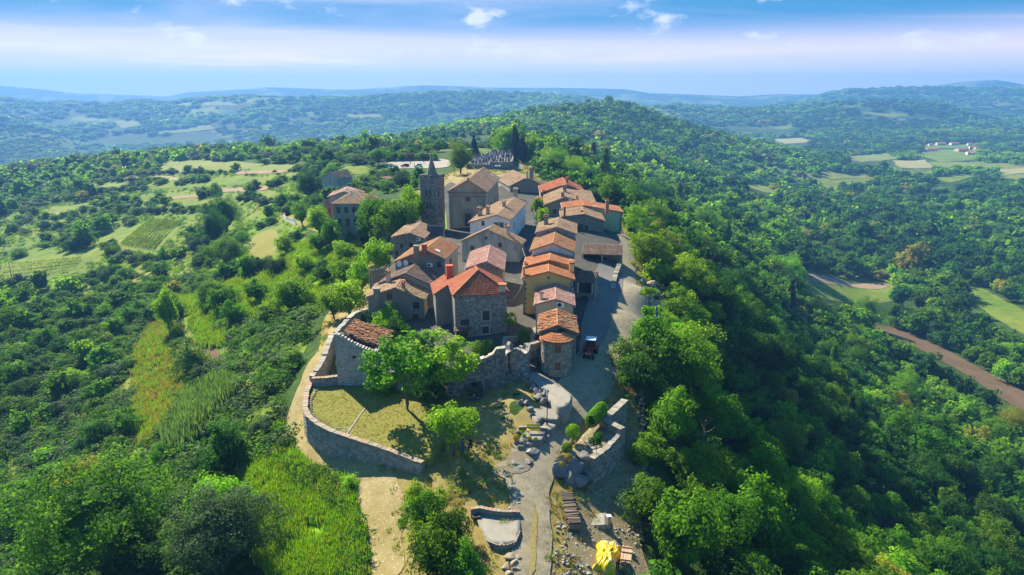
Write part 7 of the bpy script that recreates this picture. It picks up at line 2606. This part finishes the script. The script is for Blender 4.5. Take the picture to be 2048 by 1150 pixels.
# ---- wild growth: candidates on a jittered grid, thinned by fields, village and noise
def candidates(r0, r1, sp):
    """points in the wedge of the view between two distances"""
    xm = r1 * 1.0
    gx, gy = np.meshgrid(np.arange(-xm, xm, sp), np.arange(0, r1, sp))
    x = gx.ravel() + RNG.uniform(-.45, .45, gx.size) * sp; y = gy.ravel() + RNG.uniform(-.45, .45, gy.size) * sp
    r = np.hypot(x, y)
    k = (r >= r0) & (r < r1) & (np.abs(x) < y * .86 + 14)
    x, y = x[k], y[k]
    z = height(x, y)
    px, py, f = to_px(x, y, z)
    k = (f > 5) & ~((px > 690) & (px < 1310) & (py > 1120)) & (px > -170) & (px < 2218) & (py > 120) & (py < 1420)
    x, y, z, px, py = x[k], y[k], z[k], px[k], py[k]
    free = np.ones(len(x), bool)
    for w in FIELDS:
        free &= ~inside(x, y, w)
    for a, b, c in TAKEN:
        if math.hypot(a, b) < r1 + 20:
            free &= (x - a) ** 2 + (y - b) ** 2 > (c * .75 + 1.0) ** 2
    return x[free], y[free], z[free], px[free], py[free]


LEFT_EDGE = 560


def density(x, y, px, py):
    """1 in closed woods, lower in the half-open country left of the village"""
    r = np.hypot(x, y)
    n = fbm(x / 55 + 3, y / 55 + 8, 3)
    left = (px < 1000) & (r < 900)
    d = np.where(left, np.clip(.36 + 3.2 * n, .03, 1), 1.0)
    near_left = (px < 620) & (py > 560)
    d = np.where(near_left, np.clip(.62 + 2.8 * n, .08, 1), d)
    d = np.where((px < 240) & (py > 620) | (px < 620) & (py > 930), np.clip(.95 + 2.2 * n, .3, 1), d)
    far = r > 1300
    n2 = fbm(x / 260 + 13, y / 260 + 3, 3)
    d = np.where(far, np.clip(.75 + 4.2 * n2, 0, 1), d)
    n3 = fbm(x / 120 + 1, y / 120 + 30, 3)
    d = np.where((r > 420) & (r <= 1300) & ~left, np.clip(.98 + 3.0 * n3, .1, 1), d)
    ridge = (r > 560) & (r < 900) & (px < 760)
    d = np.where(ridge, 1.0, d)
    return d


wild = []
for r0, r1, sp in ((30, 170, 4.3), (170, 330, 5.2), (330, 720, 7.0), (720, 1500, 9.5), (1500, 2600, 15.0), (2600, 4700, 24.0)):
    x, y, z, px, py = candidates(r0, r1, sp)
    k = RNG.random(len(x)) < density(x, y, px, py)
    for hh_m in (1.0, 3.0, 6.0, 8.0):
        ax, ay, _ = to_px(x, y, z + hh_m * min(1.6, sp / 5))
        for q in FIELD_PX:
            if hh_m > (7 if 345 < q[0][0] < 380 and q[0][1] > 580 else 4.5) and q[0][0] < 1000:
                continue
            k &= ~inside(ax, ay, q)
    r = np.hypot(x, y)
    left = (px < 1000) & (r < 900)
    shrub = left & (RNG.random(len(x)) < .72)
    R_ = sp * RNG.triangular(.36, .52, .98, len(x)) * np.where(left, .82, 1.0) * np.where(r < 330, .95, 1)
    big = (~shrub) & (RNG.random(len(x)) < .14) & (r < 720)
    R_ = np.where(big, R_ * 1.45, R_)
    Hh = R_ * np.where(shrub, RNG.uniform(1.0, 1.5, len(x)), RNG.uniform(1.6, 2.5, len(x)))
    Hh = np.where(r > 1500, R_ * RNG.uniform(.7, 1.0, len(x)), Hh)
    Hh = np.where((r > 720) & (r <= 1500), R_ * RNG.uniform(1.1, 1.7, len(x)), Hh)
    wild.append(np.stack([x, y, z, px, py, r, R_, Hh, shrub.astype(float)], 1)[k])
for line in [[(216, 385), (330, 372), (435, 361)], [(0, 399), (100, 396), (195, 392)], [(167, 425), (280, 424), (379, 427)], [(181, 412), (260, 409), (350, 405)], [(400, 392), (480, 386), (560, 372)], [(300, 352), (360, 346), (470, 346)],
             [(200, 362), (300, 366), (400, 364)], [(0, 470), (90, 455), (180, 470)], [(60, 440), (150, 440), (240, 445)], [(560, 340), (620, 342), (690, 330)], [(700, 360), (740, 372), (790, 380)], [(480, 400), (560, 412), (600, 425)], [(380, 470), (420, 500), (400, 540)],
             [(0, 575), (90, 570), (230, 555), (330, 540)], [(200, 500), (230, 520), (330, 525)], [(640, 330), (700, 322), (750, 330)], [(130, 385), (190, 375), (215, 362)]]:
    w3 = [G(a, b) for a, b in line]
    for a, b in zip(w3[:-1], w3[1:]):
        L = (b - a).length
        for _ in range(int(L / 3.6)):
            q = a + (b - a) * random.random()
            x_, y_ = q.x + random.gauss(0, 2.0), q.y + random.gauss(0, 2.6)
            z_ = hz(x_, y_); px_, py_, _f = to_px(x_, y_, z_)
            R1 = random.uniform(1.3, 3.6)
            wild.append(np.array([[x_, y_, z_, float(px_), float(py_), math.hypot(x_, y_), R1, R1 * random.uniform(1.1, 1.9), 1.0]]))
wild = np.concatenate(wild)
sp_n = fbm(wild[:, 0] / 38 + 70, wild[:, 1] / 38 + 2, 2) + RNG.normal(0, .16, len(wild)) + np.where(wild[:, 5] > 350, 1.1, .3) * fbm(wild[:, 0] / 190 + 7, wild[:, 1] / 190 + 22, 3)


def leaf_of(i):
    v = sp_n[i]
    if wild[i, 8] > .5:
        return 'leaf_olive' if v > .19 else 'leaf_dark' if v < -.12 else 'leaf_yellow' if RNG.random() < .015 else 'leaf_green'
    u = RNG.random()
    return 'leaf_rust' if u < .004 else 'leaf_yellow' if u < .03 else 'leaf_bright' if v > .17 else 'leaf_dark' if v < -.09 else 'leaf_green'


size = wild[:, 6] / wild[:, 5]
inframe = (wild[:, 3] > -20) & (wild[:, 3] < 2070) & (wild[:, 4] < 1200)
used = np.zeros(len(wild), bool)
LAND = [('the yellow tarpaulin', 1290, 1110), ('the rubble bank', 1300, 930), ('the lamp-lit square', 1340, 690), ('the boulder and square', 1360, 590), ('the open shed', 1310, 500), ('the green house', 1290, 430), ('the orange roofed house', 1180, 370),
        ('the bare dead tree', 1420, 950), ('the heap of dead branches', 1430, 720), ('the brown ploughed strip', 1800, 760), ('the mown valley meadow', 1650, 640), ('the utility pole in the wood', 1550, 500), ('the bottom right corner', 1950, 1080), ('the bottom edge of the right slope', 1600, 1080), ('the right edge', 2000, 900), ('the middle of the right slope', 1620, 880),
        ('the huge dome shaped tree', 215, 1080), ('the willow thicket', 440, 1080), ('the bright grass slope', 600, 980), ('the sandy path', 560, 840), ('the reed bank', 400, 830), ('the vegetable plot', 390, 660), ('the long meadow strip', 270, 760), ('the yellow tinged bush', 170, 960), ('the left edge', 20, 850), ('the left edge below the vines', 40, 650), ('the vineyard', 290, 520),
        ('the orchard slope', 560, 600), ('the mown meadow', 500, 480), ('the perimeter wall', 620, 700), ('the left middle slope', 180, 700), ('the concrete pad', 900, 1060), ('the white railing', 600, 420), ('the terrace meadows', 300, 400)]
LXY = np.array([a[1:] for a in LAND], float)


def near_to(px, py):
    return LAND[int(np.argmin(((LXY - [px, py]) ** 2).sum(1)))][0]

for kind, lim, nm, cat in ((0, 285, 'woodland_tree', 'tree'), (1, 285, 'shrub', 'shrub')):
    c = np.where(inframe & (wild[:, 8] == kind))[0]
    c = c[np.argsort(-size[c])][:lim]
    used[c] = True
    for i in c:
        x, y, z, px, py, r, R_, Hh, sh = wild[i]
        lf = leaf_of(i)
        tone = {'leaf_green': 'green', 'leaf_dark': 'dark green', 'leaf_bright': 'bright green', 'leaf_olive': 'grey green', 'leaf_yellow': 'yellowish', 'leaf_rust': 'rust brown'}[lf]
        if kind == 0:
            where = near_to(px, py)
            sz = 'big ' if R_ > 4 else 'small ' if R_ < 2.4 else ''
            lab = f'{sz}{tone} broadleaf tree of the wood near {where}'
            vu = RNG.random()
            if vu < .07 and r > 150:
                lab = lab.replace('broadleaf', 'narrow pointed'); lf = 'leaf_conifer' if tone == 'dark green' else lf; ms = [CONE]; R_ *= .7; Hh *= 1.15
            else:
                ms = OPEN if vu < .22 else NEARB if vu < .42 else NEAR
            plant(nm, lab, cat, (x, y, z - .3), R_, Hh, lf, ms, TRUNK, ('pointed ' if vu < .07 and r > 150 else '') + f'{sz}{tone} wood trees near {where}')
        else:
            where = near_to(px, py)
            sz = 'large ' if R_ > 2.4 else ''
            lab = f'{sz}{tone} shrub of the scrub near {where}'
            plant(nm, lab, cat, (x, y, z - .2), R_, Hh, lf, NEARB, TRUNK_B, f'{sz}{tone} shrubs near {where}')
rest = np.where(~used)[0]


# ---- masses no one could count: one object of points, each point carrying a plant
def scatter(name, xyz, scale, rz, idx, sources):
    me = bpy.data.meshes.new(name)
    me.from_pydata(np.asarray(xyz).tolist(), [], [])
    for an, ty, key, val in (('sc', 'FLOAT_VECTOR', 'vector', scale), ('rz', 'FLOAT', 'value', rz), ('ix', 'INT', 'value', idx)):
        at = me.attributes.new(an, ty, 'POINT')
        at.data.foreach_set(key, np.asarray(val).ravel().astype(np.int32 if ty == 'INT' else np.float32))
    o = link(name, me, kind='stuff')
    c = bpy.data.collections.new(name + ' sources')
    for k, (m, mat) in enumerate(sources):
        s = bpy.data.objects.new(f'{name}_source_{k:03d}', m)
        s.material_slots[0].link = 'OBJECT'
        s.material_slots[0].material = M[mat]
        c.objects.link(s)
    g = bpy.data.node_groups.new(name, 'GeometryNodeTree')
    g.interface.new_socket('Geometry', in_out='INPUT', socket_type='NodeSocketGeometry')
    g.interface.new_socket('Geometry', in_out='OUTPUT', socket_type='NodeSocketGeometry')
    N, L = g.nodes, g.links
    gi, go = N.new('NodeGroupInput'), N.new('NodeGroupOutput')
    ci = N.new('GeometryNodeCollectionInfo')
    ci.inputs['Collection'].default_value = c
    ci.inputs['Separate Children'].default_value = True
    ip = N.new('GeometryNodeInstanceOnPoints')
    ip.inputs['Pick Instance'].default_value = True

    def na(nm, ty):
        n = N.new('GeometryNodeInputNamedAttribute'); n.data_type = ty; n.inputs[0].default_value = nm
        return n.outputs[0]
    cb = N.new('ShaderNodeCombineXYZ')
    L.new(na('rz', 'FLOAT'), cb.inputs[2])
    L.new(gi.outputs[0], ip.inputs['Points'])
    L.new(ci.outputs[0], ip.inputs['Instance'])
    L.new(na('ix', 'INT'), ip.inputs['Instance Index'])
    L.new(cb.outputs[0], ip.inputs['Rotation'])
    L.new(na('sc', 'FLOAT_VECTOR'), ip.inputs['Scale'])
    L.new(ip.outputs[0], go.inputs[0])
    md = o.modifiers.new('scatter', 'NODES')
    md.node_group = g
    return o


KINDS_ = ['leaf_green', 'leaf_dark', 'leaf_bright', 'leaf_olive', 'leaf_yellow', 'leaf_rust']
src, base = [], {}
for ln, ms in (('near', NEAR[:3]), ('nearb', NEARB[:3]), ('mid', MID), ('far', FAR)):
    for kd in KINDS_:
        base[ln, kd] = (len(src), len(ms))
        src += [(m, kd) for m in ms]
xyz, sc, ix = [], [], []
for i in rest:
    x, y, z, px, py, r, R_, Hh, sh = wild[i]
    lod = ('nearb' if sh else 'near') if r < 130 else 'mid' if r < 620 else 'far'
    b, n = base[lod, leaf_of(i)]
    ix.append(b + int(RNG.integers(n)))
    xyz.append((x, y, z - .25)); sc.append((R_ * 1.12, R_ * 1.12, Hh))
scatter('woodland', xyz, sc, RNG.uniform(0, 6.28, len(xyz)), ix, src)
print('wild plants', len(wild), 'stuff', len(rest))


# ---- grass and weeds standing on the open ground
def tuft_data(name, seed, n, h, spread, w, lean=.5):
    g = random.Random(seed)
    mb = MB()
    for _ in range(n):
        a = g.uniform(0, 6.28); r = spread * g.random() ** .5
        x, y = r * math.cos(a), r * math.sin(a)
        hh = h * g.uniform(.5, 1.1); l = lean * hh * g.uniform(.1, 1); b = g.uniform(0, 6.28)
        tx, ty = x + math.cos(b) * l, y + math.sin(b) * l
        c = b + 1.57
        dx, dy = math.cos(c) * w, math.sin(c) * w
        mb.quad((x - dx, y - dy, 0), (x + dx, y + dy, 0), ((x + tx) / 2 + dx * .8, (y + ty) / 2 + dy * .8, hh * .6), ((x + tx) / 2 - dx * .8, (y + ty) / 2 - dy * .8, hh * .6), g.random() * .8)
        mb.poly([((x + tx) / 2 - dx * .8, (y + ty) / 2 - dy * .8, hh * .6), ((x + tx) / 2 + dx * .8, (y + ty) / 2 + dy * .8, hh * .6), (tx, ty, hh)], g.random() * .8)
    me = mb.data(name, M['grass_mid'])
    return me


TUFT = [tuft_data('tuft', i, 26, .45, .45, .035) for i in range(3)]
TALL = [tuft_data('tuft', 7 + i, 34, 1.1, .6, .045, .35) for i in range(3)]
SPRIG = [crown_data('sprig', 60 + i, 14, 16, .22, -.1) for i in range(3)]
for m in SPRIG:
    m.materials.append(M['leaf_green'])
ROCKM = []
for i in range(4):
    mb = MB(); mb.ball((0, 0, .3), .5, .4, .35, 7, 4, .5, jit=.3)
    ROCKM.append(mb.data('rock_piece', M['rock']))


def grow(name, poly, n, srcs, smin, smax, off=.05, avoid=(), clump=0.0, zf=None, sq=1.0):
    pa = np.array(poly)
    x = RNG.uniform(pa[:, 0].min(), pa[:, 0].max(), n * 3); y = RNG.uniform(pa[:, 1].min(), pa[:, 1].max(), n * 3)
    k = inside(x, y, poly)
    for a in avoid:
        k &= ~inside(x, y, a)
    if clump:
        k &= fbm(x / 5 + 31, y / 5 + 7, 3) + RNG.normal(0, .08, len(x)) > clump - .25
    x, y = x[k][:n], y[k][:n]
    z = (height(x, y) if zf is None else np.array([zf(a, b) for a, b in zip(x, y)])) + off
    s = RNG.uniform(smin, smax, len(x))
    return scatter(name, np.stack([x, y, z], 1), np.stack([s, s, s * sq], 1), RNG.uniform(0, 6.28, len(x)), RNG.integers(0, len(srcs), len(x)), srcs)


under = px_poly([(-60, 620), (330, 560), (560, 520), (640, 620), (600, 720), (560, 830), (600, 930), (700, 1000), (740, 1170), (-60, 1180)])
grow('undergrowth', under, 5500, [(t_, k) for t_ in SPRIG for k in ('leaf_green', 'leaf_dark', 'leaf_green', 'leaf_olive')], 1.0, 2.6, -.1, FIELDS, .1)
left_slope = px_poly([(-60, 640), (-60, 430), (120, 402), (250, 367), (400, 347), (560, 340), (640, 347), (640, 420), (600, 470), (650, 520), (630, 640), (480, 660), (330, 600), (150, 640)])
grow('pasture_scrub', left_slope, 1800, [(t_, k) for t_ in SPRIG for k in ('leaf_green', 'leaf_olive', 'leaf_dark')], .8, 2.4, -.1, FIELDS, .27)
grow('pasture_grass', left_slope, 5000, [(t_, k) for t_ in TALL for k in ('grass_mid', 'grass_green', 'grass_green')], .8, 1.6, 0, FIELDS, .2)
PATHIN = strip(tr, [4, 4.2, 4.6, 4, 3, 2.4, 2, 1, .8])
ROADIN = strip(rw, [2.6, 2.6, 3, 3.8, 3.8, 3.4, 4.4, 5, 5, 5, 4, 3.4, 3])
PAVED = [VILLAGE, ROADIN, PATHIN, px_poly([(1200, 640), (1225, 600), (1258, 572), (1310, 566), (1330, 600), (1312, 660), (1275, 672), (1230, 690), (1200, 690)])]
grow('lawn_tufts', lw, 2500, [(TUFT[0], 'grass_mid'), (TUFT[1], 'grass_dry'), (TUFT[2], 'grass_dry')], .1, .3, .0, [], 0, zf=LAWN_Z, sq=.6)
grow('dry_grass_tufts', TOPW, 9000, [(t_, k) for t_ in TUFT for k in ('grass_dry', 'grass_dry', 'grass_mid')], .4, 1.0, .04, PAVED, .18)
grow('green_weeds', TOPW, 2600, [(t_, k) for t_ in SPRIG for k in ('leaf_green', 'leaf_bright')], .25, .7, .02, PAVED, .33)
grow('tall_grass', px_poly([(455, 1000), (470, 950), (560, 905), (640, 950), (705, 1010), (730, 1100), (720, 1165), (560, 1165), (470, 1080)]), 7000,
     [(t_, k) for t_ in TALL for k in ('grass_green', 'grass_green', 'grass_mid')], .5, 1.1, .05, [], .12)
grow('meadow_grass', px_poly([(270, 700), (300, 650), (345, 640), (360, 700), (385, 760), (350, 830), (310, 900), (265, 880), (265, 790)]), 4500, [(t_, k) for t_ in TALL for k in ('grass_mid', 'grass_dry', 'grass_green')], .6, 1.4, .05, [], .12)
grow('orchard_grass', px_poly([(350, 590), (430, 570), (520, 555), (580, 500), (640, 470), (720, 490), (740, 520), (690, 560), (640, 600), (560, 640), (470, 690), (400, 700)]), 6000, [(t_, k) for t_ in TALL for k in ('grass_mid', 'grass_green')], .7, 1.6, .05, [], .14)
band = px_poly([(560, 840), (600, 930), (690, 965), (720, 1040), (735, 1165), (690, 1165), (690, 1030), (640, 985), (560, 930), (530, 880)])
grow('bank_weeds', band, 2600, [(t_, 'grass_green') for t_ in TALL] + [(t_, 'grass_mid') for t_ in TALL] + [(t_, k) for t_ in SPRIG for k in ('leaf_green', 'leaf_dark')], .5, 1.3, .02, [], .2)
reed = px_poly([(330, 880), (400, 800), (455, 770), (470, 800), (430, 850), (370, 910)])
grow('reeds', reed, 700, [(t_, 'leaf_reed') for t_ in TALL], 1.6, 3.2, .05, [], 0)
grow('loose_stones', px_poly([(1100, 1170), (1110, 1060), (1150, 1050), (1250, 1060), (1290, 1000), (1270, 880), (1300, 860), (1310, 1000), (1260, 1170)]), 900, [(r_, k) for r_ in ROCKM for k in ('rock_tan', 'stone_white', 'rock')], .12, .5, .0, [ROAD], .15)
grow('gravel_bits', strip(rw, [4.4] * len(rw)), 900, [(r_, k) for r_ in ROCKM for k in ('rock_tan', 'stone_white')], .05, .18, .12)
grow('path_stones', PATH, 500, [(r_, k) for r_ in ROCKM for k in ('rock_tan', 'stone_white')], .04, .15, .08)

# ------------------------------------------------------------------ the air
hb_ = MB()
zt, zb = 172.0, float(min(-260, height(np.linspace(-5500, 5500, 400), np.full(400, 2500.)).min() - 40))
X0, X1, Y0, Y1 = -6700, 6700, -6700, 6700
hb_.hexa([(X0, Y0, zb), (X1, Y0, zb), (X1, Y1, zb), (X0, Y1, zb), (X0, Y0, zt), (X1, Y0, zt), (X1, Y1, zt), (X0, Y1, zt)])
t = NT('haze_air')
pv = t.node('ShaderNodeVolumePrincipled', {'Color': (.16, .43, 1.0, 1), 'Density': 2.15e-4, 'Anisotropy': .18})
t.l.new(pv.outputs[0], t.out.inputs[1])
hb_.build('haze', t.m, kind='stuff')
